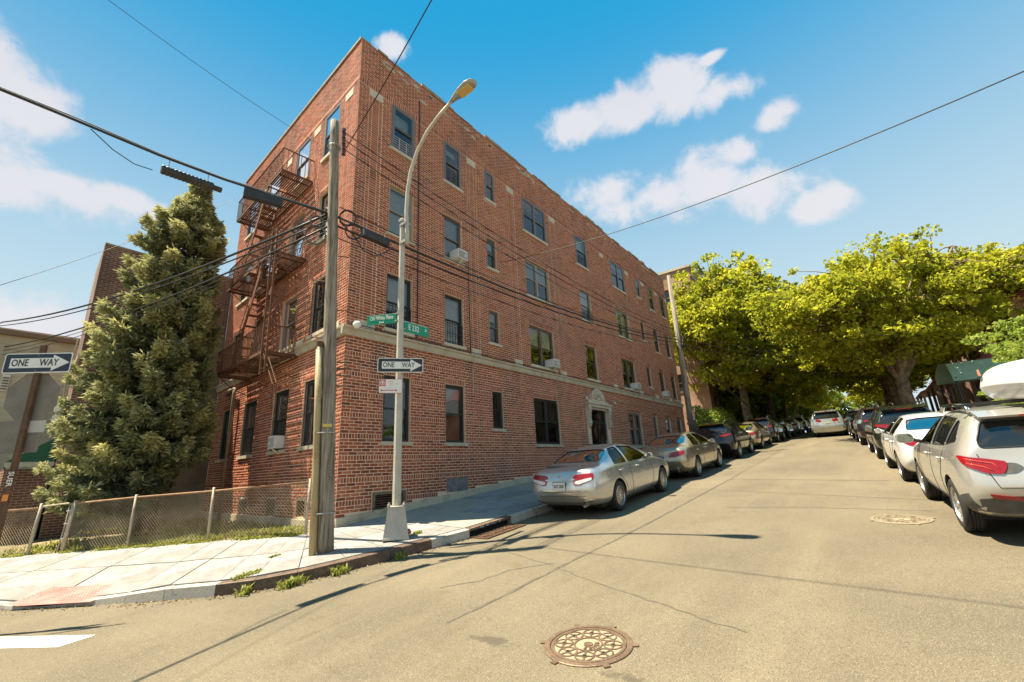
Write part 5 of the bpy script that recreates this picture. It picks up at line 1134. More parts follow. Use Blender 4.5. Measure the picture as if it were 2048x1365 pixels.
# ------------------------------------------------------------------ vehicles
def paint(name, col, metal=.65, rough=.24, flake=True):
    return mat(name, col, rough, metal, spec=.5, coat=.9, noise=(1.5, tuple(c*.9 for c in col), .35, .7))
M_tyre = mat('tyre rubber', (.02,.019,.018), .8, bump=(60,.2,.004)); M_rim = mat('alloy rim', (.55,.54,.52), .3, .85); M_hub = mat('dark wheel well', (.012,.012,.012), .9); M_trimb = mat('black trim', (.018,.018,.018), .45); M_cabin = mat('cabin lining', (.07,.065,.06), .9)
M_seat = mat('pale seat fabric', (.34,.36,.30), .9); M_seatd = mat('dark seat fabric', (.04,.04,.045), .9)
M_tail = mat('tail lamp red', (.25,.005,.008), .15, coat=.6); M_tailc = mat('tail lamp clear', (.62,.58,.55), .12, coat=1); M_tailo = mat('tail lamp amber', (.55,.07,.04), .15, coat=1); M_chrome = mat('chrome', (.72,.71,.68), .15, 1); M_plate = mat('licence plate', (.62,.52,.28), .5, noise=(30,(.5,.42,.25),.4,.7)); M_platew = mat('white licence plate', (.66,.66,.64), .5); M_plateb = mat('blue licence plate', (.16,.22,.40), .5); M_dark = mat('plate characters', (.03,.03,.08), .6); M_plastic = mat('grey bumper plastic', (.055,.055,.055), .6, noise=(3,(.10,.10,.095),.45,.65)); M_seam = mat('panel gap', (.012,.012,.012), .8)
def car_glass():
    m = bpy.data.materials.new('car glass'); m.use_nodes = True; t = m.node_tree; t.nodes.clear(); nn = t.nodes.new
    o = nn('ShaderNodeOutputMaterial'); g = nn('ShaderNodeBsdfGlossy'); g.inputs['Roughness'].default_value = .02; g.inputs['Color'].default_value = (.62,.58,.52,1)
    tr = nn('ShaderNodeBsdfTransparent'); tr.inputs['Color'].default_value = (.46,.50,.45,1); f = nn('ShaderNodeFresnel'); f.inputs['IOR'].default_value = 1.52; ma = nn('ShaderNodeMath'); ma.operation = 'ADD'; ma.inputs[1].default_value = .05
    x = nn('ShaderNodeMixShader'); t.links.new(f.outputs[0], ma.inputs[0]); t.links.new(ma.outputs[0], x.inputs[0]); t.links.new(tr.outputs[0], x.inputs[1]); t.links.new(g.outputs[0], x.inputs[2]); t.links.new(x.outputs[0], o.inputs[0]); return m
M_cglass = car_glass()
M_privacy = mat('privacy glass', (.012,.014,.016), .04, spec=.7, coat=.5)
SEDAN = dict(L=4.82, W=1.82, wb=2.776, ro=1.09, wr=.325, rows=None,
  # x, hw(belt half width factor), bottom, mid z, shoulder z, belt z, top z, roof half width, top2 z (centre)
  st=[(.03,.86,.34,.52,.70,.90,.955,.60,.975),(.16,.94,.27,.52,.74,.95,1.03,.64,1.045),(.42,.985,.21,.52,.76,.97,1.06,.66,1.075),(.72,1.0,.19,.52,.77,.98,1.09,.66,1.105),(1.06,1.0,.18,.52,.78,.985,1.28,.60,1.295),(1.42,1.0,.18,.52,.78,.985,1.395,.575,1.415),(2.0,1.0,.18,.52,.78,.975,1.44,.575,1.465),(2.55,1.0,.18,.52,.77,.965,1.425,.575,1.45),(3.0,1.0,.18,.52,.76,.955,1.32,.60,1.345),(3.38,1.0,.18,.52,.75,.945,1.15,.66,1.175),(3.68,1.0,.18,.52,.74,.925,1.0,.69,1.03),(4.05,.99,.19,.50,.72,.87,.93,.66,.96),(4.42,.965,.20,.48,.68,.79,.84,.62,.865),(4.68,.90,.22,.44,.60,.69,.73,.56,.75),(4.79,.78,.26,.40,.52,.60,.635,.48,.65)])
SUV = dict(L=4.42, W=1.83, wb=2.64, ro=.88, wr=.355,
  st=[(.02,.86,.42,.62,.80,.96,1.06,.66,1.07),(.10,.95,.36,.62,.86,1.05,1.20,.66,1.215),(.22,.985,.31,.62,.89,1.09,1.42,.61,1.435),(.34,1.0,.28,.62,.90,1.10,1.565,.585,1.585),(.75,1.0,.25,.62,.90,1.10,1.625,.585,1.65),(1.4,1.0,.24,.62,.89,1.085,1.645,.59,1.67),(2.0,1.0,.24,.62,.88,1.065,1.635,.59,1.66),(2.5,1.0,.24,.62,.87,1.05,1.56,.60,1.59),(2.9,1.0,.24,.62,.86,1.035,1.37,.63,1.40),(3.25,1.0,.24,.62,.85,1.02,1.16,.68,1.19),(3.5,1.0,.24,.60,.84,1.0,1.07,.70,1.10),(3.85,.985,.25,.58,.81,.95,1.0,.67,1.03),(4.15,.95,.26,.56,.76,.87,.92,.62,.945),(4.33,.88,.28,.52,.67,.76,.80,.55,.82),(4.40,.78,.32,.48,.58,.66,.70,.48,.715)])
VAN = dict(L=5.1, W=1.98, wb=3.03, ro=1.08, wr=.345,
  st=[(.02,.90,.38,.60,.82,1.0,1.10,.74,1.115),(.10,.965,.32,.60,.86,1.06,1.24,.74,1.26),(.24,.99,.28,.60,.88,1.08,1.50,.70,1.52),(.38,1.0,.25,.60,.88,1.08,1.66,.67,1.69),(.9,1.0,.22,.60,.88,1.075,1.73,.67,1.71),(1.7,1.0,.2,.60,.87,1.06,1.745,.67,1.785),(2.5,1.0,.2,.60,.86,1.045,1.72,.67,1.76),(3.1,1.0,.2,.60,.85,1.03,1.60,.68,1.64),(3.55,1.0,.2,.60,.84,1.01,1.36,.70,1.40),(3.95,1.0,.2,.60,.83,.99,1.14,.74,1.17),(4.2,.99,.2,.58,.81,.96,1.04,.74,1.075),(4.55,.97,.21,.55,.77,.89,.94,.70,.97),(4.82,.93,.23,.50,.70,.79,.83,.64,.85),(5.0,.86,.26,.46,.62,.70,.74,.55,.76),(5.07,.78,.3,.42,.54,.62,.65,.5,.665)])
def car_surface(P):
    """half sections lofted, mirrored; returns a bmesh (closed)"""
    hw = P['W']/2; bm = bmesh.new(); rings = []
    n = len(P['st'])
    for i, (x, wf, zb, zm, zs_, zbelt, zt, rw, zc) in enumerate(P['st']):
        w = hw*wf; tb = zt-zbelt; top_w = rw*hw/.91 if tb > .25 else max(rw*hw/.91, w*.80); top_w = min(top_w, w*.93)
        fl = .0
        sec = [(0,zb),(.45*w,zb),(.82*w,zb+.01),(.955*w,zb+.10),(1.0*w,zm),(.985*w,zs_),(.945*w,zbelt),(top_w,zt),(top_w*.55,zc-.012),(0,zc)]
        # order: B0,B1,B2,S1,S2,S3,S4,T1,T2,T3
        off = [0]*10
        if i == 0: off = [.10,.08,.07,.03,-.02,.0,.06,.075,.07,.065]
        if i == n-1: off = [-.06,-.05,-.04,-.02,.01,.0,-.02,-.03,-.02,-.01]
        rings.append([bm.verts.new((x+off[j], y, z)) for j, (y, z) in enumerate(sec)])
    for a, b in zip(rings, rings[1:]):
        for j in range(9): bm.faces.new((a[j], a[j+1], b[j+1], b[j]))
    for ring, sg, bulge in ((rings[0],-1,P.get('bulge',.075)),(rings[-1],1,.10)):
        side = ring[3:7]; cols = [side]      # 4 rows S1..S4 ; columns end at B2/T1, B1/T2, B0/T3
        for (bj, tj, fac) in ((2,7,.80),(1,8,.44),(0,9,0.0)):
            lo, hi = ring[bj], ring[tj]; col = [lo]
            for k in (1,2):
                s_ = side[k].co; bx = s_.x+sg*bulge*(1-fac*fac); col.append(bm.verts.new((bx, s_.y*fac if fac else 0, s_.z)))
            col.append(hi); cols.append(col)
        for a, b in zip(cols, cols[1:]):
            for k in range(3): bm.faces.new((a[k], a[k+1], b[k+1], b[k]))
    geo = bm.verts[:]+bm.edges[:]+bm.faces[:]
    r_ = bmesh.ops.duplicate(bm, geom=geo); vv = [e for e in r_['geom'] if isinstance(e, bmesh.types.BMVert)]
    for v in vv: v.co.y = -v.co.y
    cr_l = bm.edges.layers.float.new('crease_edge')
    bmesh.ops.remove_doubles(bm, verts=bm.verts, dist=1e-5); bmesh.ops.recalc_face_normals(bm, faces=bm.faces)
    sh = {}
    hwid = {round(x,3): (zb_, zs_, w*hw) for (x,w,_,_,zs_,zb_,_,_,_) in P['st']}
    for e in bm.edges:
        a, b = e.verts
        for x_, (zbelt, zsh, w_) in hwid.items():
            pass
        za = [(zbelt, zsh) for x_, (zbelt, zsh, w_) in hwid.items() if abs(x_-a.co.x) < .01]; zb2 = [(zbelt, zsh) for x_, (zbelt, zsh, w_) in hwid.items() if abs(x_-b.co.x) < .01]
        if za and zb2 and abs(a.co.x-b.co.x) > .03:
            if abs(a.co.z-za[0][0]) < .004 and abs(b.co.z-zb2[0][0]) < .004: e[cr_l] = .45
            elif abs(a.co.z-za[0][1]) < .004 and abs(b.co.z-zb2[0][1]) < .004: e[cr_l] = .30
    return bm
def eval_mesh(o):
    dg = bpy.context.evaluated_depsgraph_get(); dg.update(); return bpy.data.meshes.new_from_object(o.evaluated_get(dg))
def poly_area(p): return sum(p[i][0]*p[(i+1)%len(p)][1]-p[(i+1)%len(p)][0]*p[i][1] for i in range(len(p)))/2
def cutter(poly, axis, a, b):
    return MB().prism(poly, axis, a, b)
def smooth_poly(p, r0=.05, n=3):
    """round the corners of an outline"""
    out = []; N_ = len(p)
    for i in range(N_):
        a, b, c = Vector(p[i-1]), Vector(p[i]), Vector(p[(i+1)%N_]); d1 = (a-b); d2 = (c-b); q = min(r0, d1.length*.45, d2.length*.45); s_, e = b+d1.normalized()*q, b+d2.normalized()*q
        for k in range(n+1): t = k/n; out.append(tuple(s_*(1-t)**2+b*2*t*(1-t)+e*t*t))
    return out
def shrink(p, d):
    c = Vector((sum(v[0] for v in p)/len(p), sum(v[1] for v in p)/len(p))); return [tuple(c+(Vector(v)-c)*(1-d/max((Vector(v)-c).length,.01))) for v in p]
class Car:
    """builds the shared meshes of one model; place() links a thing with its parts"""
    def __init__(s, P, windows, rear, front, seats=True):
        s.P = P; bm = car_surface(P); me = bpy.data.meshes.new('surf'); bm.to_mesh(me); bm.free()
        o = bpy.data.objects.new('surf', me); COL.objects.link(o); sb = o.modifiers.new('s','SUBSURF'); sb.levels = sb.render_levels = 2
        base = eval_mesh(o); bm = bmesh.new(); bm.from_mesh(base); s.bvh = BVHTree.FromBMesh(bm); bm.free()
        o.data = base; o.modifiers.clear(); base.materials.append(M_seam); base.materials.append(M_cabin)
        so = o.modifiers.new('sol','SOLIDIFY'); so.thickness = .035; so.offset = -1; so.material_offset = 1
        P_ = P; cut = MB(); hw = P['W']/2
        for xw in (P['ro'], P['ro']+P['wb']):
            for sd_ in (-1,1): cut2 = [(xw+math.cos(a)*(P['wr']+.055), P['wr']+math.sin(a)*(P['wr']+.055)) for a in np.linspace(0,2*math.pi,40)[:-1]]; cut.prism(cut2, 'y', sd_*(hw-.33), sd_*(hw+.2))
        for w_ in windows:
            for sd_ in (-1,1): cut.prism(w_['p'], 'y', sd_*.3, sd_*(hw+.1))
        cut.prism([(y,z) for y,z in rear['p']], 'x', -.3, rear['d']); cut.prism([(y,z) for y,z in front['p']], 'x', front['d'], P['L']+.2)
        co = bpy.data.objects.new('cut', cut.mesh('cut', M_trimb)); COL.objects.link(co)
        bo = o.modifiers.new('b','BOOLEAN'); bo.operation = 'DIFFERENCE'; bo.object = co; bo.solver = 'EXACT'; bo.use_self = True; bo.material_mode = 'TRANSFER' if hasattr(bo,'material_mode') else bo.material_mode
        s.body = eval_mesh(o); bpy.data.objects.remove(co); bpy.data.objects.remove(o)
        s.body.polygons.foreach_set('use_smooth', [True]*len(s.body.polygons))
        try: s.body.set_sharp_from_angle(angle=R(38))
        except Exception: pass
        s.parts = []    # (name, mesh, parent_index, slotkind)
        for w_ in windows:
            m_ = M_privacy if w_.get('priv') else M_cglass
            for sd_ in (-1,1): s.proj('window', w_['p'], 'y', sd_, -.012, None, m_); s.frame('window_trim', w_['p'], 'y', sd_, .018, M_trimb)
        s.proj('rear_window', rear['p'], 'x', -1, -.012, None, M_privacy if rear.get('priv') else M_cglass); s.frame('rear_window_trim', rear['p'], 'x', -1, .02, M_trimb)
        s.proj('windscreen', front['p'], 'x', 1, -.012, None, M_cglass)
        s.wheels(); 
        b = MB(); b.box2((.5,-hw*.8,P['st'][5][2]-.01),(P['L']-.3,hw*.8,P['st'][5][2]+.1)); s.parts.append(('underbody', b.mesh('underbody', M_hub), None))
        if seats:
            zf = .25; x0 = P['ro']+.35; b = MB()
            hb = P['st'][5][5]
            s.parts.append(('parcel_shelf', MB().box((x0-.25,0,hb-.12), (.75,hw*1.5,.06)).mesh('shelf', M_seatd), None))
            for xx, zz in ((x0+.2,hb-.1),(x0+1.35,hb-.08)):
                for yy in ((-.38,0,.38) if xx < x0+.5 else (-.4,.4)):
                    b = MB(); v = rrect(.27,.17,.06); hm = MB(); hm.prism([(p[0]+yy,p[1]+zz+.13) for p in v], 'x', xx-.05, xx+.05); s.parts.append(('headrest', hm.mesh('headrest', M_seat), None))
                s.parts.append(('seat_back', MB().box((xx,0,zz-.28), (.14,hw*1.5,.62)).mesh('seat_back', M_seat), None))
    def hit(s, p, axis, sd_):
        P = s.P
        if axis == 'y': o, d = Vector((p[0], sd_*2, p[1])), Vector((0,-sd_,0))
        elif axis == 'x': o, d = Vector((-2 if sd_ < 0 else P['L']+2, p[0], p[1])), Vector((-sd_,0,0))
        elif axis == 'z': o, d = Vector((p[0], p[1], 4)), Vector((0,0,-1))
        else: o, d = axis(p)
        h, n, i, dd = s.bvh.ray_cast(o, d)
        if h is None: h, n, i, dd = s.bvh.find_nearest(o+d*2)
        if n.dot(d) > 0: n = -n
        return h, n
    def grid(s, poly, ml=.09):
        bm = bmesh.new(); f = bm.faces.new([bm.verts.new((p[0],p[1],0)) for p in poly]); bmesh.ops.triangulate(bm, faces=[f])
        for _ in range(5):
            e = [x for x in bm.edges if x.calc_length() > ml]
            if not e: break
            bmesh.ops.subdivide_edges(bm, edges=e, cuts=1); bmesh.ops.triangulate(bm, faces=[q for q in bm.faces if len(q.verts) > 4])
        return bm
    def proj(s, name, poly, axis, sd_, lift, thick, m, add=True, ml=.09):
        bm = s.grid(poly, ml)
        if thick:
            r_ = bmesh.ops.extrude_face_region(bm, geom=bm.faces[:]); up = {v for v in r_['geom'] if isinstance(v, bmesh.types.BMVert)}
        else: up = set()
        for v in bm.verts:
            h, n = s.hit((v.co.x, v.co.y), axis, sd_); v.co = h+n*(lift+(thick if v in up else 0))
        bmesh.ops.recalc_face_normals(bm, faces=bm.faces); me = bpy.data.meshes.new(name); bm.to_mesh(me); bm.free(); me.materials.append(m)
        me.polygons.foreach_set('use_smooth', [True]*len(me.polygons))
        if thick:
            try: me.set_sharp_from_angle(angle=R(40))
            except Exception: pass
        if add: s.parts.append((name, me, None))
        return me
    def line(s, name, pts, axis, sd_, r0, m, lift=.0, closed=False, n=5):
        P_ = []
        q = list(pts)+([pts[0]] if closed else [])
        for a, c in zip(q, q[1:]):
            k = max(1, int(math.dist(a,c)/.07)); P_ += [lerp2(a,c,i/k) for i in range(k)]
        P_.append(q[-1]); out = []
        for p in P_: h, nn_ = s.hit(p, axis, sd_); out.append(h+nn_*lift)
        me = MB().tube(out, r0, n).mesh(name, m, True); s.parts.append((name, me, None)); return me
    def frame(s, name, poly, axis, sd_, w, m): s.line(name, poly, axis, sd_, w*.55, m, -.004, True)
    def wheels(s):
        P = s.P; r0 = P['wr']; hw = P['W']/2; rr_ = r0*.655; b = MB(); w = .105
        prof = [(rr_,-w*.9),(rr_+.02,-w),(r0-.05,-w*1.02),(r0-.012,-w*.85),(r0,-w*.6),(r0,-w*.36),(r0-.008,-w*.34),(r0-.008,-w*.28),(r0,-w*.26),(r0,-w*.03),(r0-.008,-w*.02),(r0-.008,w*.02),(r0,w*.03),(r0,w*.26),(r0-.008,w*.28),(r0-.008,w*.34),(r0,w*.36),(r0,w*.6),(r0-.012,w*.85),(r0-.05,w*1.02),(rr_+.02,w),(rr_,w*.9)]
        s.tyre = b.lathe(prof, 40, 'y').mesh('tyre', M_tyre, True)
        b = MB(); b.lathe([(rr_*1.02,-w*.85),(rr_*1.02,w*.92),(rr_*.96,w*.96),(rr_*.93,w*.80),(rr_*.93,-w*.5)], 36, 'y')
        ns = P.get('spokes', 15)
        for k in range(ns):
            a = 2*math.pi*k/ns; ca, sa = math.cos(a), math.sin(a); wd = P.get('spw', .011)
            def pt(r_, t_, y): return (ca*r_-sa*t_, y, sa*r_+ca*t_)
            vs = [pt(rr_*.18,-wd*.8,w*.80),pt(rr_*.18,wd*.8,w*.80),pt(rr_*.95,wd,w*.72),pt(rr_*.95,-wd,w*.72),pt(rr_*.18,-wd*.8,w*.45),pt(rr_*.18,wd*.8,w*.45),pt(rr_*.95,wd,w*.4),pt(rr_*.95,-wd,w*.4)]
            b.add(vs, [(0,1,2,3),(0,3,7,4),(1,5,6,2),(4,7,6,5)])
        b.lathe([(rr_*.24,w*.4),(rr_*.24,w*.84),(rr_*.1,w*.92),(.0001,w*.93)], 16, 'y'); s.rim = b.mesh('rim', M_rim)
        s.disc = MB().lathe([(rr_*.93,w*.30),(.0001,w*.30)], 24, 'y').mesh('brake_shadow', M_hub)
    def place(s, name, label, cat, x, y, pm, group, yaw=0, pitch=math.atan(.079), extra=(), z=None, tr=True):
        P = s.P; ca = math.cos(yaw); zz = zroad(x) if z is None else z
        t = thing(name, label, cat, (x,y,zz), group, rot=(0,-pitch,yaw)); t.rotation_mode = 'XYZ'
        # origin of the meshes: rear axle on the ground
        def lk(nm, me, par, off=(-P['ro'],0,0)): o = link(nm, me, par, world=False); o.location = off; return o
        bo = lk('body', s.body, t); bo.material_slots[0].link = 'OBJECT'; bo.material_slots[0].material = pm
        for nm, me, pi in s.parts:
            o = lk(nm, me, t)
            if me.materials[0] == M_seam and nm.startswith('body_'): o.material_slots[0].link = 'OBJECT'; o.material_slots[0].material = pm
        for nm, me in extra: lk(nm, me, t)
        for xw in (0, P['wb']):
            for sd_ in (-1,1):
                w = link('wheel', s.disc, t, world=False); w.location = (xw, sd_*(P['W']/2-.115), P['wr']); w.rotation_euler = (0,random.uniform(0,3),0) if sd_ > 0 else (0,random.uniform(0,3),math.pi)
                link('tyre', s.tyre, w, world=False); link('rim', s.rim, w, world=False)
        return t
    def text(s, txt, size, p, m, axis='x', sd_=-1, lift=.008, name='plate_number'):
        h, n = s.hit(p, axis, sd_); me = text_mesh(txt, size, .001, .002, .72); me.materials.clear(); me.materials.append(m)
        rt = Vector((0,-1,0)) if axis == 'x' else Vector((1,0,0)); up = Vector((0,0,1)); nn_ = rt.cross(up); M_ = Matrix((rt,up,nn_)).transposed().to_4x4(); M_.translation = h+Vector((-lift,0,0)); me.transform(M_); s.parts.append((name, me, None))
def mir(p): return [(-a,b) for a,b in p][::-1]
def sedan(P, tl='wide', plate=M_platew, num='KAT 2507'):
    hw = P['W']/2
    sw = [dict(p=smooth_poly([(1.10,1.02),(1.75,1.005),(1.80,1.385),(1.45,1.355),(1.24,1.22)],.04)), dict(p=smooth_poly([(1.86,1.0),(3.12,.99),(2.86,1.19),(2.55,1.34),(1.90,1.392)],.04))]
    rear = dict(p=smooth_poly([(-.63,1.125),(.63,1.125),(.53,1.335),(.3,1.362),(-.3,1.362),(-.53,1.335)],.05), d=1.5); front = dict(p=smooth_poly([(-.68,1.06),(.68,1.06),(.55,1.36),(-.55,1.36)],.05), d=2.75)
    c = Car(P, sw, rear, front)
    # lamps wrap round the corner: shoot diagonally
    def diag(sg): return lambda p: (Vector((-1.2, sg*(p[0]+.75), p[1])), Vector((.86,-sg*.5,0)).normalized())
    for sg in (1,-1):
        ax_ = diag(sg); base = [(.50,.70),(.505,.86),(.56,.905),(.98,.93),(1.02,.90),(1.0,.80),(.60,.695)]
        if tl == 'narrow': base = [(.48,.74),(.50,.84),(.62,.885),(1.02,.92),(1.06,.89),(1.0,.80),(.62,.73)]
        if tl == 'tall': base = [(.48,.78),(.50,.90),(.70,.93),(1.02,.96),(1.06,.92),(.9,.84),(.62,.78)]
        off = .0
        base = [(a-.20,b) for a,b in base]
        me = c.proj('tail_lamp', smooth_poly(base,.03), ax_, sg, -.004, .016, M_tail, ml=.05)
        if tl == 'wide': c.proj('lamp_lens', smooth_poly([(.325,.725),(.34,.775),(.76,.845),(.76,.80),(.44,.715)],.02), ax_, sg, .013, .003, M_tailc, ml=.05)
    c.proj('trunk_recess', smooth_poly([(-.40,.60),(.40,.60),(.42,.80),(-.42,.80)],.03), 'x', -1, -.001, .003, M_seam); c.parts[-1] = ('body_plate_recess', c.parts[-1][1], None)
    c.proj('chrome_strip', [(-.38,.795),(.38,.795),(.38,.825),(-.38,.825)], 'x', -1, .002, .02, M_seam); c.parts[-1] = ('body_garnish', c.parts[-1][1], None)
    c.proj('licence_plate', rrect(.31,.155,.01), 'x', -1, 0, 0, plate, add=False); 
    h, n = c.hit((0,.69),'x',-1); b = MB(); b.box(h+Vector((-.012,0,0)), (.012,.315,.16)); c.parts.append(('licence_plate', b.mesh('licence_plate', plate), None)); b = MB(); b.box(h+Vector((-.008,0,0)), (.012,.335,.18)); c.parts.append(('plate_frame', b.mesh('plate_frame', M_trimb), None))
    c.text(num, .085, (0,.685), M_dark, lift=.02)
    h, n = c.hit((0,.87),'x',-1); b = MB(); b.tube([h+Vector((-.006,math.cos(a)*.055,math.sin(a)*.038)) for a in np.linspace(0,2*math.pi,20)], .007, 6); b.tube([h+Vector((-.006,math.cos(a)*.02,math.sin(a)*.034)) for a in np.linspace(0,2*math.pi,14)], .005, 5); c.parts.append(('emblem', b.mesh('emblem', M_chrome, True), None))
    # seams: boot lid, bumper, doors
    c.line('boot_seam', [(-.60,.99),(-.585,.88),(-.53,.72),(-.50,.585),(-.4,.565),(.4,.565),(.50,.585),(.53,.72),(.585,.88),(.60,.99)], 'x', -1, .006, M_seam)
    c.line('bumper_crease', [(-.72,.36),(-.45,.32),(.45,.32),(.72,.36)], 'x', -1, .012, M_seam); c.line('bumper_lip', [(-.6,.47),(.6,.47)], 'x', -1, .005, M_seam)
    for sd_ in (-1,1):
        c.line('door_seam', [(1.07,1.0),(1.14,.86),(1.45,.60),(1.58,.36),(1.66,.30)], 'y', sd_, .005, M_seam); c.line('door_seam', [(1.83,1.0),(1.84,.7),(1.86,.30)], 'y', sd_, .005, M_seam); c.line('door_seam', [(3.14,.98),(3.22,.7),(3.16,.30)], 'y', sd_, .005, M_seam); c.line('sill_seam', [(1.66,.30),(3.16,.30)], 'y', sd_, .005, M_seam)
        for xx in (1.30,2.25):
            h, n = c.hit((xx,.865),'y',sd_); b = MB(); b.tube([h+Vector((-.09,0,0)), h+n*.032+Vector((-.06,0,.004)), h+n*.034+Vector((.06,0,.004)), h+Vector((.09,0,0))], .014, 6); c.parts.append(('body_door_handle', b.mesh('handle', M_seam, True), None))
        h, n = c.hit((2.98,1.02),'y',sd_); b = MB(); pr = [(-.01,0,.0),(0,.05,.01),(.02,.13,.03),(.015,.20,.02)]; b.tube([h+Vector((a,sd_*q,z)) for a,q,z in pr], [.03,.04,.075,.055], 8); c.parts.append(('body_mirror', b.mesh('mirror', M_seam, True), None))
        b = MB(); b.lathe([(.0001,0),(.06,0),(.064,.006)], 12, 'x', h+Vector((-.062,sd_*.145,.03))); c.parts.append(('mirror_glass', b.mesh('mirror_glass', M_chrome), None))
        c.line('fuel_seam', [(.62,.78),(.78,.78),(.78,.92),(.62,.92)], 'y', sd_, .003, M_seam, closed=True) if sd_ < 0 else None
    h, n = c.hit((-.52,.36),'x',-1); b = MB(); b.tube([(.0,-.5,.25),(.35,-.5,.26)], .04, 10, cap=False); c.parts.append(('exhaust_tip', b.mesh('exhaust', M_chrome, True), None))
    for sg in (1,-1): c.proj('headlamp', smooth_poly([(sg*.48,.60),(sg*.75,.64),(sg*.78,.74),(sg*.52,.69)],.02), 'x', 1, -.002, .008, M_tailc)
    return c
def suv(P, kind='tucson'):
    hw = P['W']/2; van = kind == 'van'
    if van:
        sw = [dict(p=smooth_poly([(.42,1.14),(1.22,1.13),(1.25,1.60),(.62,1.57)],.05), priv=1), dict(p=smooth_poly([(1.30,1.13),(2.42,1.11),(2.42,1.63),(1.33,1.61)],.05), priv=1), dict(p=smooth_poly([(2.5,1.11),(3.62,1.07),(3.05,1.5),(2.5,1.63)],.05))]
        rear = dict(p=smooth_poly([(-.74,1.20),(.74,1.20),(.66,1.60),(-.66,1.60)],.07), d=.8, priv=1); front = dict(p=smooth_poly([(-.72,1.14),(.72,1.14),(.62,1.55),(-.62,1.55)],.05), d=3.0)
    else:
        sw = [dict(p=smooth_poly([(.52,1.24),(.98,1.17),(.96,1.51),(.80,1.48)],.04), priv=1), dict(p=smooth_poly([(1.03,1.16),(1.88,1.12),(1.92,1.555),(1.02,1.525)],.04), priv=1), dict(p=smooth_poly([(1.98,1.115),(3.02,1.075),(2.55,1.44),(2.02,1.555)],.04))]
        rear = dict(p=smooth_poly([(-.64,1.17),(.64,1.17),(.66,1.25),(.54,1.50),(-.54,1.50),(-.66,1.25)],.06), d=.7, priv=1); front = dict(p=smooth_poly([(-.68,1.14),(.68,1.14),(.55,1.52),(-.55,1.52)],.05), d=2.45)
    c = Car(P, sw, rear, front, seats=False)
    def diag(sg): return lambda p: (Vector((-1.2, sg*(p[0]+.75), p[1])), Vector((.86,-sg*.5,0)).normalized())
    for sg in (1,-1):
        ax_ = diag(sg)
        base = {'tucson':[(.49,.86),(.455,.93),(.46,1.005),(.64,1.045),(.92,1.085),(.95,1.07),(.82,.95),(.64,.87)], 'rav':[(.26,.99),(.26,1.05),(.50,1.09),(.80,1.12),(.84,1.06),(.56,.99)], 'van':[(.28,1.03),(.32,1.13),(.56,1.2),(.64,1.07),(.44,1.0)]}[kind]
        c.proj('tail_lamp', smooth_poly(base,.02), ax_, sg, -.004, .02, M_tail, ml=.05)
        if kind == 'tucson':
            c.proj('lamp_garnish', smooth_poly([(sg*.62,.86),(sg*.64,1.0),(sg*.40,.985),(sg*.34,.93),(sg*.42,.87)],.03), 'x', -1, .001, .006, M_plastic)
            c.proj('reflector', smooth_poly([(.36,.545),(.38,.59),(.66,.63),(.64,.57)],.02), ax_, sg, .0, .01, M_tail, ml=.05)
            c.line('lamp_line', [(.52,.92),(.58,.985),(.84,1.045)], ax_, sg, .008, M_tailo, .016); c.line('lamp_line', [(.58,.90),(.66,.945),(.82,.99)], ax_, sg, .008, M_tailo, .016)
        if kind == 'rav': c.proj('lamp_bar', smooth_poly([(sg*.62,1.02),(sg*.25,1.0),(sg*.25,1.03),(sg*.62,1.06)],.01), 'x', -1, .0, .008, M_tailc)
    if kind == 'tucson':
        c.proj('bumper_cladding', [(-.78,.40),(-.6,.38),(.6,.38),(.78,.40),(.80,.56),(.5,.60),(-.5,.60),(-.80,.56)], 'x', -1, -.001, .006, M_plastic)
        for sd_ in (-1,1): c.proj('side_cladding', [(1.38,.30),(3.02,.30),(3.0,.40),(1.42,.41)], 'y', sd_, 0, .006, M_plastic); c.proj('bumper_side', [(.10,.42),(.47,.34),(.50,.54),(.14,.62)], 'y', sd_, -.001, .006, M_plastic)
    h, n = c.hit((0,.80 if not van else .86),'x',-1); b = MB(); b.box(h+Vector((-.012,0,0)), (.014,.315,.16)); c.parts.append(('licence_plate', b.mesh('licence_plate', M_platew), None)); c.text('LCX 4103', .085, (0,.80 if not van else .86), M_dark, lift=.022)
    if not van: c.line('hatch_seam', [(-.70,1.10),(-.66,.90),(-.60,.70),(.60,.70),(.66,.90),(.70,1.10)], 'x', -1, .006, M_seam)
    else: c.line('hatch_seam', [(-.78,1.12),(-.74,.75),(.74,.75),(.78,1.12)], 'x', -1, .006, M_seam)
    for sd_ in (-1,1):
        L2 = P['wb']/2.64
        c.line('door_seam', [(.99,1.14),(1.12,.98),(1.36,.70),(1.42,.36)], 'y', sd_, .005, M_seam); c.line('door_seam', [(1.95*L2,1.10),(1.98*L2,.7),(1.97*L2,.34)], 'y', sd_, .005, M_seam); c.line('door_seam', [(3.05*L2,1.07),(3.12*L2,.75),(3.02*L2,.34)], 'y', sd_, .005, M_seam); c.line('sill_seam', [(1.42,.36),(3.02*L2,.34)], 'y', sd_, .005, M_seam)
        for xx in (1.28,2.2):
            h, n = c.hit((xx,.96),'y',sd_); b = MB(); b.tube([h+Vector((-.09,0,0)), h+n*.032+Vector((-.06,0,.004)), h+n*.034+Vector((.06,0,.004)), h+Vector((.09,0,0))], .014, 6); c.parts.append(('body_door_handle', b.mesh('handle', M_seam, True), None))
        h, n = c.hit((2.9*L2,1.10),'y',sd_); b = MB(); b.tube([h+Vector((a,sd_*q,z)) for a,q,z in [(0,0,0),(0,.06,.02),(.02,.12,.04)]], .03, 6); c.parts.append(('mirror_arm', b.mesh('mirror_arm', M_trimb, True), None))
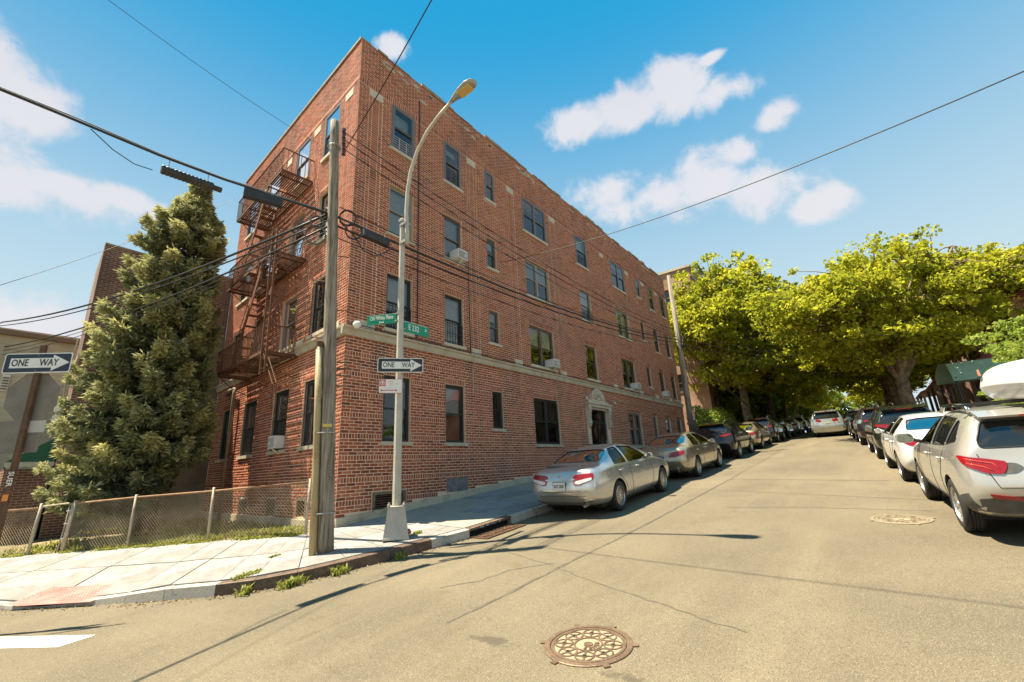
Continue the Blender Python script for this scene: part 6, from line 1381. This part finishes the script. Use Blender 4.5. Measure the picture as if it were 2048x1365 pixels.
        b = MB(); mpts = rrect(.24,.16,.06); b.prism([(p[0]+h.y+sd_*.22,p[1]+h.z+.07) for p in mpts], 'x', h.x-.03, h.x+.07); c.parts.append(('body_mirror', b.mesh('mirror', M_seam), None)); b = MB(); b.prism([(p[0]*.88+h.y+sd_*.22,p[1]*.86+h.z+.07) for p in mpts], 'x', h.x-.034, h.x-.031); c.parts.append(('mirror_glass', b.mesh('mirror_glass', mat('mirror glass', (.30,.36,.36), .05, 1)), None))
        zr_ = P['st'][5][6]; pts = [(.62,zr_-.02),(.75,zr_+.055),(1.5,zr_+.075),(2.1,zr_+.05),(2.3,zr_-.04)]
        if not van: b = MB(); yy = P['st'][5][7]*hw/.91*.93; b.tube([(x_,sd_*yy,z_) for x_,z_ in pts], [.03,.026,.024,.026,.03], 8); c.parts.append(('roof_rail', b.mesh('roof_rail', M_chrome if kind == 'tucson' else M_trimb, True), None))
    b = MB(); zsp = P['st'][3][8]; b.prism([(.20,zsp-.055),(.52,zsp+.02),(.52,zsp+.045),(.18,zsp-.03)], 'y', -hw*.62, hw*.62); c.parts.append(('body_spoiler', b.mesh('spoiler', M_seam), None)); b = MB(); b.box((.185,0,zsp-.045), (.02,.42,.02)); c.parts.append(('brake_lamp', b.mesh('brake_lamp', M_tail), None))
    b = MB(); b.tube([(.45,0,P['st'][4][8]-.02),(.36,0,P['st'][4][8]+.16)], .006, 5); c.parts.append(('aerial', b.mesh('aerial', M_trimb), None))
    return c
C_sed = sedan(SEDAN); P3 = dict(SEDAN, spokes=10, spw=.02); C_sed2 = sedan(P3, 'narrow', M_plateb, 'HTR 5310')
P4 = dict(SEDAN, L=4.63, spokes=10, spw=.018, wb=2.70, ro=1.0, st=[(a*.96,b,c_+.01,d,e+.02,f+.03,g+.02 if g < 1.2 else g,h,i+.02 if i < 1.2 else i) for a,b,c_,d,e,f,g,h,i in SEDAN['st']]); C_cor = sedan(P4, 'tall', M_platew, 'JZD 8842')
C_suv = suv(dict(SUV, spokes=10, spw=.022)); C_rav = suv(dict(SUV, spokes=5, spw=.05, st=[(x,w,a,b,c_,d,e,f,g) for x,w,a,b,c_,d,e,f,g in SUV['st']]), 'rav'); C_van = suv(dict(VAN, spokes=7, spw=.03), 'van')
P_silver = paint('silver paint', (.56,.555,.53)); P_beige = paint('beige metallic paint', (.42,.36,.26)); P_gold = paint('gold beige paint', (.45,.36,.23)); P_white = paint('pearl white paint', (.74,.74,.73), .1, .25); P_black = paint('black paint', (.012,.012,.013), .3, .2); P_navy = paint('dark aubergine paint', (.035,.025,.032), .4, .22); P_grey = paint('warm silver paint', (.53,.51,.47), .5); P_vsil = paint('pale silver paint', (.52,.54,.52)); P_dkgreen = paint('very dark green paint', (.02,.026,.02), .4, .2); P_whitey = paint('ivory white paint', (.62,.58,.47), .1, .3)
GL, GR = 'cars parked along the left kerb', 'cars parked along the right kerb'
def parkL(c, x, pm, name, label, y=-4.05, z=None): return c.place(name, label, 'car', x, y, pm, GL, pitch=math.atan((zroad(x+2)-zroad(x))/2))
parkL(C_sed, 4.09, P_silver, 'parked_sedan', 'silver sedan with red and clear tail lamps nearest on the left kerb')
parkL(C_sed2, 10.05, P_beige, 'parked_sedan', 'beige sedan parked in front of the silver one', -4.1)
parkL(C_rav, 16.6, P_black, 'parked_suv', 'black SUV with pale rear window beyond the beige sedan', -4.05)
parkL(C_sed2, 22.0, P_gold, 'parked_sedan', 'gold sedan just beyond the black SUV', -4.1)
parkL(C_rav, 27.6, P_navy, 'parked_suv', 'dark aubergine SUV ahead of the gold sedan', -4.1)
parkL(C_cor, 33.2, P_black, 'parked_sedan', 'black sedan between the aubergine SUV and the ivory cars', -4.1)
parkL(C_cor, 40.5, P_whitey, 'parked_sedan', 'ivory sedan left of the moving minivan', -4.1)
parkL(C_suv, 47, P_whitey, 'parked_suv', 'ivory SUV farthest but one on the left kerb', -4.1)
parkL(C_rav, 54, P_black, 'parked_suv', 'dark SUV farthest along the left kerb', -4.1)
C_van.place('minivan', 'pale silver minivan driving away up the middle of the street', 'car', 31.8, -7.55, P_vsil, 'moving traffic', pitch=math.atan((zroad(33.8)-zroad(31.8))/2))
yr = math.atan(.062)
def parkR(c, x, pm, name, label, dy=0): y = -11.27+.062*(x-3.13)+dy; return c.place(name, label, 'car', x, y, pm, GR, yaw=yr if x < 40 else 0, pitch=math.atan((zroad(x+2)-zroad(x))/2))
parkR(C_suv, 3.13, P_grey, 'parked_suv', 'silver SUV carrying a white roof box at the right edge').scale = (1,1,.965)
parkR(C_cor, 8.2, P_white, 'parked_sedan', 'white sedan in front of the silver SUV on the right', .05)
parkR(C_rav, 13.6, P_dkgreen, 'parked_suv', 'large dark SUV ahead of the white sedan', .05)
parkR(C_rav, 20.2, P_navy, 'parked_suv', 'dark SUV second beyond the white sedan on the right', .1)
parkR(C_sed2, 27, P_black, 'parked_sedan', 'black sedan third beyond the white sedan on the right', .1)
parkR(C_suv, 34, P_vsil, 'parked_suv', 'pale SUV near the crest on the right kerb', .1)
parkR(C_cor, 41, P_black, 'parked_sedan', 'dark sedan last on the right kerb near the crest', .1)
# roof box on the silver SUV
xb, yb_ = 3.13, -11.27-.25; rb = thing('roof_box', 'white hard-shell cargo box on the silver SUV roof', 'cargo box', (xb,yb_,zroad(xb)-.065), rot=(0,-math.atan(.079),yr))
bm = bmesh.new(); secs = []; o_ = -.88
for x_, w_, zl, zh in ((-.30,.30,1.82,2.02),(-.24,.40,1.76,2.15),(.0,.44,1.73,2.21),(.5,.45,1.73,2.23),(1.1,.45,1.73,2.23),(1.5,.44,1.73,2.19),(1.72,.40,1.77,2.09),(1.80,.32,1.82,1.99)):
    zm = zl+(zh-zl)*.42; secs.append([bm.verts.new((x_+o_, y, z)) for y, z in ((0,zl),(-w_*.7,zl),(-w_*.88,zl+.03),(-w_,zm-.01),(-w_*1.015,zm),(-w_*1.015,zm+.02),(-w_,zm+.03),(-w_*.93,zh-.06),(-w_*.6,zh),(0,zh+.01),(w_*.6,zh),(w_*.93,zh-.06),(w_,zm+.03),(w_*1.015,zm+.02),(w_*1.015,zm),(w_,zm-.01),(w_*.88,zl+.03),(w_*.7,zl))])
for a, b in zip(secs, secs[1:]):
    for j in range(18): bm.faces.new((a[j], a[(j+1)%18], b[(j+1)%18], b[j]))
bm.faces.new(secs[0]); bm.faces.new(secs[-1]); bmesh.ops.recalc_face_normals(bm, faces=bm.faces); me = bpy.data.meshes.new('shell'); bm.to_mesh(me); bm.free()
o = bpy.data.objects.new('sub', me); COL.objects.link(o); q = o.modifiers.new('s','SUBSURF'); q.levels = q.render_levels = 2; me2 = eval_mesh(o); bpy.data.objects.remove(o); me2.materials.clear(); me2.materials.append(mat('box white gelcoat', (.74,.74,.73), .3, coat=.4)); me2.polygons.foreach_set('use_smooth', [True]*len(me2.polygons)); link('shell', me2, rb, world=False)
for x_ in (.75,1.55):
    b = MB(); b.bar((x_+o_,-.32,1.71), (x_+o_,.9,1.71), .07, .035); b.build('crossbar', M_trimb, rb, world=False)
M_logo = mat('box emblem', (.45,.16,.10), .5); b = MB(); b.prism([(1.36+o_,2.10),(1.42+o_,2.10),(1.43+o_,2.14),(1.40+o_,2.19),(1.38+o_,2.15)], 'y', .425, .445); b.build('emblem', M_logo, rb, world=False)
b = MB(); b.prism([(1.32+o_,2.065),(1.47+o_,2.065),(1.47+o_,2.085),(1.32+o_,2.085)], 'y', .43, .448); b.build('emblem_bar', M_sblack, rb, world=False)
# ------------------------------------------------------------------ trees and plants
def quads_mesh(name, V, tone, m):
    n = len(V); me = bpy.data.meshes.new(name); me.vertices.add(n*4); me.vertices.foreach_set('co', np.ascontiguousarray(V, dtype=np.float32).reshape(-1)); me.loops.add(n*4); me.loops.foreach_set('vertex_index', np.arange(n*4, dtype=np.int32))
    me.polygons.add(n); me.polygons.foreach_set('loop_start', np.arange(0,n*4,4,dtype=np.int32)); me.polygons.foreach_set('loop_total', np.full(n,4,dtype=np.int32))
    at = me.attributes.new('tone','FLOAT','POINT'); at.data.foreach_set('value', np.repeat(tone,4).astype(np.float32)); me.update(calc_edges=True); me.materials.append(m); return me
def leaf_mat(name, cols, trans=.35, rough=.6):
    m = bpy.data.materials.new(name); m.use_nodes = True; t = m.node_tree; b = t.nodes['Principled BSDF']; nn = t.nodes.new
    a = nn('ShaderNodeAttribute'); a.attribute_name = 'tone'; r = nn('ShaderNodeValToRGB'); e = r.color_ramp.elements; e[0].color = (*cols[0],1); e[1].color = (*cols[-1],1)
    for i, c in enumerate(cols[1:-1]): k = e.new((i+1)/(len(cols)-1)); k.color = (*c,1)
    t.links.new(a.outputs['Fac'], r.inputs[0]); t.links.new(r.outputs[0], b.inputs['Base Color']); b.inputs['Roughness'].default_value = rough; b.inputs['Specular IOR Level'].default_value = .3
    tr = nn('ShaderNodeBsdfTranslucent'); t.links.new(r.outputs[0], tr.inputs[0]); mx = nn('ShaderNodeMixShader'); mx.inputs[0].default_value = trans; o = t.nodes['Material Output']
    t.links.new(b.outputs[0], mx.inputs[1]); t.links.new(tr.outputs[0], mx.inputs[2]); t.links.new(mx.outputs[0], o.inputs[0]); return m
def unit(v): return v/np.maximum(np.linalg.norm(v,axis=-1,keepdims=True),1e-9)
def leaves(C, size, aspect, g, upbias=.5):
    """leaf quads (rhomb) at centres C"""
    n = len(C); nrm = unit(g.normal(size=(n,3))+np.array([0,0,upbias])); a = unit(np.cross(nrm, g.normal(size=(n,3)))); b = np.cross(nrm,a); s = (size*g.uniform(.6,1.3,n))[:,None]
    fold = nrm*s*.15
    return np.stack([C-a*s*.5, C-b*s*.5*aspect+fold, C+a*s*.5, C+b*s*.5*aspect+fold],1)
M_leafA = leaf_mat('plane tree leaf', [(.155,.185,.015),(.315,.34,.024),(.47,.462,.034),(.61,.545,.058)], .62); M_leafB = leaf_mat('fresh green leaf', [(.11,.17,.02),(.26,.34,.045),(.44,.48,.10)], .5); M_bark = mat('mottled plane bark', (.22,.165,.10), .9, noise=[(3, (.10,.07,.045), .45, .6), (9, (.36,.30,.20), .58, .7)], bump=(12,.6,.03)); M_bark2 = mat('dark bark', (.07,.05,.035), .95, noise=(6,(.13,.09,.06),.4,.7), bump=(14,.7,.03))
def bez(a, b, c, n=7): return [a*(1-t)**2+b*2*t*(1-t)+c*t*t for t in [k/n for k in range(n+1)]]
def tree_mesh(seed, H, fork, blobs, nclump, per, leaf, m_leaf, r0=.3, lean=0, clump_r=.75, nlimb=6, bark=M_bark):
    """returns (trunk mesh, crown mesh). blobs: (x,y,z,rx,ry,rz) in tree space"""
    g = np.random.default_rng(seed); r_ = random.Random(seed); cl = []
    vol = np.array([b[3]*b[4]*b[5] for b in blobs]); vol = vol/vol.sum()
    while len(cl) < nclump:
        b = blobs[g.choice(len(blobs), p=vol)]; d = unit(g.normal(size=3)); q = g.uniform(.35,1.0)**.5; p = np.array(b[:3])+d*q*np.array(b[3:]); 
        if p[2] < fork*.75: continue
        cl.append(p)
    nf = nclump//2
    for q in range(nf):
        b = blobs[g.choice(len(blobs), p=vol)]; d = unit(g.normal(size=3)+np.array([0,0,.5])); cl.append(np.array(b[:3])+d*g.uniform(1.0,1.22)*np.array(b[3:]))
    cl = [c for c in cl if c[2] > fork*.75]; nclump = len(cl)
    cl = np.array(cl); tb = MB(); top = Vector((lean,0,fork)); tb.tube([Vector((0,0,-.3)), Vector((0,0,.0)), Vector((lean*.2,0,fork*.3)), Vector((lean*.6,.05,fork*.7)), top], [r0*1.5,r0*1.25,r0,r0*.85,r0*.8], 12)
    tips = cl[np.argsort(-cl[:,2])]; limbs = []
    az0 = r_.uniform(0,6.28)
    for k in range(nlimb):
        a = az0+2*math.pi*k/nlimb+r_.uniform(-.3,.3); rad = np.mean([b[3] for b in blobs])*r_.uniform(.35,.7); e = Vector((math.cos(a)*rad+np.mean([b[0] for b in blobs]), math.sin(a)*rad+np.mean([b[1] for b in blobs]), H*r_.uniform(.62,.86))); mid = top+Vector((math.cos(a)*rad*.55,math.sin(a)*rad*.55,(e.z-fork)*.35))
        pts = bez(top-Vector((0,0,.15)), mid, e, 8); tb.tube(pts, [r0*.62*(1-.8*i/8) for i in range(9)], 8); limbs.append(pts)
    for c in cl:
        c = Vector(c); best = min(((p-c).length, i, j) for i, L in enumerate(limbs) for j, p in enumerate(L[2:],2)); p = limbs[best[1]][best[2]]
        if best[0] > .6: mid = p.lerp(c,.5)+Vector((r_.uniform(-.3,.3),r_.uniform(-.3,.3),r_.uniform(-.1,.5))); tb.tube(bez(p,mid,c,4), [r0*.17,r0*.13,r0*.09,r0*.06,r0*.03], 5)
    idx = np.concatenate([np.full(int(per if k < nclump*.67 else per*.42), k) for k in range(nclump)]); n = len(idx); d = unit(g.normal(size=(n,3)))*(g.uniform(0,1,n)**.45)[:,None]; rad = (clump_r*np.where(np.arange(nclump) > nclump*.67, g.uniform(.35,.7,nclump), g.uniform(.6,1.3,nclump)))[idx][:,None]
    C = cl[idx]+d*rad*np.array([1.1,1.1,.62]); tone = np.clip(.45+g.normal(0,.16,n)+g.normal(0,.13,nclump)[idx],0,1)
    V = leaves(C, leaf, .8, g, .7)
    return tb.mesh('trunk', bark, True), quads_mesh('crown', V, tone, m_leaf)
def plant_tree(name, meshes, loc, label, group, rz=0, sc=1.0, cat='tree'):
    t = thing(name, label, cat, loc, group, rot=(0,0,rz)); t.scale = (sc,sc,sc); link('trunk', meshes[0], t, world=False); link('crown', meshes[1], t, world=False); return t
GP = 'plane trees along the street'
T1 = tree_mesh(11, 13.5, 3.4, [(0,0,8.4,4.6,4.6,2.6),(0,0,10.8,3.2,3.2,2.2),(-2.5,1.5,7.0,3.0,3.0,1.8),(2.5,-1.5,7.2,3.0,3.0,1.8),(1,-1.5,5.8,3.6,3.2,1.3),(.5,-1.0,4.3,4.0,3.6,1.0)], 370, 85, .24, M_leafA, .30, .25, .80, 7)
T2 = tree_mesh(23, 11, 2.8, [(0,0,7.2,4.6,4.6,2.2),(2.2,-3.8,7.2,3.4,3.4,1.9),(-2.0,2.2,6.4,3.4,3.2,1.8),(0,-.5,8.9,3.0,3.0,1.4),(3.4,-6.2,8.0,2.8,2.8,1.5),(-1,-2.0,5.4,3.0,2.8,.9),(0,0,4.6,4.2,4.0,.9),(4.2,-8.6,8.4,2.8,2.8,1.5),(-3.5,3.4,7.0,2.6,2.6,1.5)], 500, 95, .21, M_leafA, .34, -.2, .78, 9)
T3 = tree_mesh(37, 12.5, 3.6, [(0,0,8.0,4.4,4.4,2.8),(1.5,-1,9.8,3.0,3.0,2.0),(-1.5,1,6.2,4.0,4.0,1.6),(0,0,4.6,4.0,4.0,1.2)], 240, 75, .30, M_leafA, .26, .1, .95, 6)
def zs2(x): return zroad(x)+.2
plant_tree('plane_tree', T1, (34,-2.3,zs2(34)), 'tall yellow-green plane tree beside the far brick block', GP, 0, 1.17)
plant_tree('plane_tree', T2, (26,-11.6,zs2(26)), 'broad thick-trunked plane tree arching over the right-hand cars', GP, 0)
for k, (x, y, sc, rz, lb) in enumerate(((44,-2.6,1.22,1.0,'second plane tree on the left pavement'),(57,-2.2,1.0,2.4,'third plane tree on the left pavement'),(69,-2.0,1.0,4.0,'fourth plane tree on the left pavement'),(84,-2.4,1.05,5.2,'farthest plane tree on the left pavement'),
    (37,-11.7,1.1,.6,'second plane tree on the right pavement'),(48,-11.6,1.0,3.3,'third plane tree on the right pavement'),(60,-11.8,1.0,4.6,'fourth plane tree on the right pavement'),(75,-11.6,1.05,1.7,'farthest plane tree on the right pavement'))):
    plant_tree('plane_tree', T3, (x,y,zs2(x)), lb, GP, rz, sc)
# dense green trees closing the view beyond the crest
T5 = tree_mesh(51, 8.0, 1.4, [(0,0,4.4,3.0,3.0,2.6),(0,0,6.0,2.2,2.2,1.8),(.8,.6,2.8,2.6,2.6,1.4)], 120, 80, .34, M_leafB, .2, .1, .8, 5, M_bark2)
for k, (x, y, sc, lb) in enumerate(((40,-.2,.72,'low green tree on the left pavement behind the parked cars'),(51,.2,.8,'second low green tree behind the left pavement'),(63,.0,.85,'third low green tree behind the left pavement'),(74,-.5,.9,'farthest low green tree behind the left pavement'),(100,-4,1.2,'green tree left of the gap at the end of the street'),(104,-11,1.2,'green tree right of the gap at the end of the street'))):
    plant_tree('green_tree', T5, (x,y,zs2(x)), lb, 'low green trees', k*1.3, sc)
# hedge, right-hand sapling
def bush(name, label, cat, blobs, n, leaf, m, seed, stems=()):
    g = np.random.default_rng(seed); c = np.array(blobs); w = c[:,3]*c[:,4]*c[:,5]; i = g.choice(len(c), size=n, p=w/w.sum()); d = unit(g.normal(size=(n,3)))*(g.uniform(.2,1,n)**.4)[:,None]; P_ = c[i,:3]+d*c[i,3:]
    t = thing(name, label, cat, tuple(c[0,:2])+(float(min(c[:,2]-c[:,5])),)); me = quads_mesh('foliage', leaves(P_, leaf, .6, g, .6), np.clip(.5+g.normal(0,.22,n),0,1), m); link('foliage', me, t)
    for s_ in stems: MB().tube(s_[0], s_[1], 6).build('stem', M_bark2, t, smooth=True)
    return t
r_ = random.Random(8)
hb = [(26.6+k*.95, -.35+r_.uniform(-.3,.3), zroad(27+k)+1.5+r_.uniform(-.25,.45), .85, .75, 1.0) for k in range(9)]
bush('hedge', 'leafy green hedge between the brick front and the far block', 'hedge', hb, 7000, .17, M_leafB, 5)
sb_ = []; stems = []
for k in range(26):
    bx, by = 12.8+r_.uniform(-2.2,2.4), -13.9+r_.uniform(-.8,1.0); bz = zroad(13)+r_.uniform(1.3,3.9); sb_.append((bx,by,bz,.55,.5,.16)); stems.append(([Vector((13+r_.uniform(-.3,.3),-14.2,zroad(13))), Vector((13+(bx-13)*.4,-14.2+(by+14.2)*.3,bz*.7)), Vector((bx,by,bz))], [.04,.025,.008]))
bush('sapling', 'light green sapling spreading above the roof box', 'shrub', sb_, 5200, .13, M_leafB, 6, stems)
bush('flowering_shrub', 'yellow-leaved shrub peeping in at the far left edge', 'shrub', [(-6.0,12.6,2.6,.5,.5,.6),(-6.1,12.6,1.5,.5,.5,.5)], 900, .12, leaf_mat('yellow leaf', [(.30,.22,.01),(.55,.42,.02),(.7,.6,.08)], .4), 9, [([Vector((-6.05,12.6,-.6)),Vector((-6.05,12.6,2.5))],[.05,.02])])
# --- blue spruce
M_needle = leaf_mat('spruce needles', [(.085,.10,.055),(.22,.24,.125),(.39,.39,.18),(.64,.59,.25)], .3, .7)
g = np.random.default_rng(4); TX, TY, TZ0 = -1.78, 6.45, -.15; Hs = 11.15
prof_z = [0.9,1.4,3,5,7,8.2,9.0,9.6,10.2,11.15]; prof_r = [1.65,1.9,1.86,1.70,1.48,1.22,.92,.55,.30,.05]
tw = MB(); tw.tube([Vector((TX,TY,TZ0-.2)), Vector((TX,TY,1.5)), Vector((TX+.03,TY,6)), Vector((TX,TY,Hs-.1))], [.24,.2,.13,.02], 12)
allV, allT = [], []
z = .85
while z < Hs-.15:
    nb_ = 11 if z < 9.5 else 8; base_r = float(np.interp(z, prof_z, prof_r)); a0 = g.uniform(0,6.28)
    for k in range(nb_):
        a = a0+2*math.pi*k/nb_+g.normal(0,.16); dirv = np.array([math.cos(a),math.sin(a),0]); side = dirv@np.array([-VR.x,-VR.y,0]); L = base_r*g.uniform(.70,1.12)*(1+(.14*side if side > 0 else .42*side*(1 if z < 8 else .5)))
        if z < 2.0 and side < -.1: L *= .35
        if z < 1.4 and side < .3: L *= .6
        bt = g.normal(0,.12)
        droop = .40 if z < 8 else .08; up = .0 if z < 8 else .25
        ts = np.linspace(0,1,9); cx = np.stack([np.full(9,TX)+dirv[0]*L*ts, np.full(9,TY)+dirv[1]*L*ts, z+g.normal(0,.05)+(-droop*np.sin(ts*2.3)*.9+.18*ts**3+up*ts)*min(L,1.4)],1)
        tw.tube([Vector(p) for p in cx[::2]], [.028,.022,.016,.011,.006], 4, cap=False)
        m_ = int(46*L)+16; t_ = g.uniform(.22,1.02,m_)**.8; px_ = np.stack([np.interp(t_, ts, cx[:,i]) for i in range(3)],1); lat = np.cross(dirv,[0,0,1]); sp = (.36*L*(1.06-t_)*.85+.06)[:,None]*g.uniform(-1,1,(m_,1)); q = px_+lat*sp+np.array([0,0,1])*(g.normal(-.02,.045,(m_,1))-np.abs(sp)*.14); fw = unit(dirv*.9+lat*np.sign(sp)*.75+g.normal(0,.22,(m_,3))+np.array([0,0,-.05]))
        for rep in range(9):
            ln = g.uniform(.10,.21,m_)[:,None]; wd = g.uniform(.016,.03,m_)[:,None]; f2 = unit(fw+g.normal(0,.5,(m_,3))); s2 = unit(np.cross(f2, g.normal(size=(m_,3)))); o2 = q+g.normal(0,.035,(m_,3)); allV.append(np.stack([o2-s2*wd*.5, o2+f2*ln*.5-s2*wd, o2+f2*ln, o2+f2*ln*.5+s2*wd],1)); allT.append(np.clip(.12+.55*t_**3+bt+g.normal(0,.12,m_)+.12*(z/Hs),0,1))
    z += .33 if z < 9 else .24
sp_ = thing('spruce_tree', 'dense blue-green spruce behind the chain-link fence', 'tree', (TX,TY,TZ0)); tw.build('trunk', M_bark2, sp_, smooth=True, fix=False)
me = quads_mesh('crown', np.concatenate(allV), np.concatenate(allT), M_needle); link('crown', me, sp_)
# --- weeds and grass
M_grass = leaf_mat('weed blade', [(.14,.17,.02),(.26,.29,.05),(.46,.42,.12)], .4)
def blades(P_, h, g, spread=.5, w=.012):
    n = len(P_); a = g.uniform(0,6.28,n); d = np.stack([np.cos(a),np.sin(a),np.zeros(n)],1); hh = (h*g.uniform(.4,1.2,n))[:,None]; s = np.stack([-np.sin(a),np.cos(a),np.zeros(n)],1)*w*g.uniform(.6,1.5,n)[:,None]; out = (g.uniform(.1,1,n)*spread)[:,None]*hh
    m_ = P_+np.array([0,0,1])*hh*.65+d*out*.4; t_ = P_+np.array([0,0,1])*hh*.9+d*out
    return np.concatenate([np.stack([P_-s*.6,P_+s*.6,m_+s,m_-s],1), np.stack([m_-s,m_+s,t_+s*.1,t_-s*.1],1)])
WE = [((-.50,-2.93),.12,46,.13,'green weed tuft in the gutter below the lamp foot'),((-1.45,-2.66),.16,90,.13,'leafy weed tuft against the rusty kerb below the timber pole'),((-2.12,-2.46),.2,130,.13,'widest weed tuft in the gutter at the kerb bend'),((-2.62,-2.12),.12,46,.13,'sparse weed tuft by the white-painted kerb end'),((-2.45,-1.75),.2,240,.05,'dry grass patch on the pavement behind the kerb bend'),((-1.75,-1.1),.10,90,.05,'small grass patch in the pavement joint left of the timber pole'),((.35,-2.35),.10,90,.07,'dry grass tuft beside the lamp foot')]
for (wx, wy), rad, n, h, lb in WE:
    P_ = np.stack([wx+np.clip(g.normal(0,rad*.5,n),-rad,rad), wy+np.clip(g.normal(0,rad*.25,n),-rad*.5,rad*.5), np.zeros(n)],1)
    for i in range(n): P_[i,2] = max(zroad(P_[i,0]), zsw(P_[i,0],P_[i,1])-.015 if dist_to(list(zip([q[0] for q in KI],[q[1] for q in KI])), P_[i,0], P_[i,1]) < .01 or wy > -2.0 or wx > 0 else -9)
    V = blades(P_, h, g, 1.0, .011); o = link('weed_clump', quads_mesh('weed_clump', V, np.clip(g.normal(.5,.25,len(V)),0,1), M_grass)); tag(o, lb, 'weeds', 'weeds along the kerb')
n = 9000; t_ = g.uniform(.2,10.3,n); off = np.abs(g.normal(0,.22,n))-.12; cl_ = np.sin(t_*2.1)+np.sin(t_*5.3+1) + g.normal(0,.8,n); keep = (cl_ > -.4)&~((t_ > 6.0)&(t_ < 7.0)); t_, off = t_[keep], off[keep]
P_ = np.stack([F0.x+FD.x*t_+.874*off, F0.y+FD.y*t_+.486*off, np.zeros(len(t_))],1); P_[:,2] = [zsw(a,b)-.03 for a,b in P_[:,:2]]
V = blades(P_, .085, g, .9, .012); o = link('grass', quads_mesh('grass', V, np.clip(g.normal(.55,.25,len(V)),0,1), M_grass)); o['kind'] = 'stuff'; tag(o, 'ragged grass strip along the foot of the chain-link fence', 'grass')
yard = MB(); ys = [fl(t) for t in (0,2,4,6,8,10,12)]
for k in range(6): a, b_ = ys[k], ys[k+1]; yard.add([(a[0],a[1],zsw(*a)+.0),(b_[0],b_[1],zsw(*b_)+.0),(.6,b_[1]+2.5,-.12),(.4,a[1]+.4,-.1)], [(0,1,2,3)])
struct(yard.build('yard', M_soil, fix=False))
n = 5200; u_ = g.uniform(0,1,n); t_ = g.uniform(.2,9,n); a_ = np.stack([F0.x+FD.x*t_, F0.y+FD.y*t_],1); P_ = np.stack([a_[:,0]+(.2-a_[:,0])*u_, a_[:,1]+1.2*u_, np.full(n,-.12)],1); P_[:,2] = [(-.14 if q > .4 else zsw(x,y)-.04) for q,(x,y) in zip(u_,P_[:,:2])]
V = blades(P_, .13, g, .8, .014); o = link('grass', quads_mesh('grass', V, np.clip(g.normal(.45,.25,len(V)),0,1), M_grass)); o['kind'] = 'stuff'; tag(o, 'patchy grass of the yard between the fence and the side wall', 'grass')

n = 900; t_ = g.uniform(0,1,n); ii = g.integers(8,22,n); P_ = []
for k in range(n):
    a, b_ = K[ii[k]], K[ii[k]+1]; p = lerp2(a,b_,t_[k]); q = Q[ii[k]]; d = Vector((p[0]-q[0],p[1]-q[1])).normalized()*abs(g.normal(.03,.10)); P_.append((p[0]+d.x, p[1]+d.y, zroad(p[0]+d.x)+.008))
P_ = np.array(P_); V = leaves(P_, .035, .6, g, 3.0); o = link('gutter_litter', quads_mesh('gutter_litter', V, np.clip(g.normal(.5,.3,n),0,1), leaf_mat('dry leaf litter', [(.06,.04,.02),(.17,.11,.05),(.34,.27,.16)], .1))); o['kind'] = 'stuff'; tag(o, 'dry leaves and grit lying in the gutter along the kerb', 'litter')
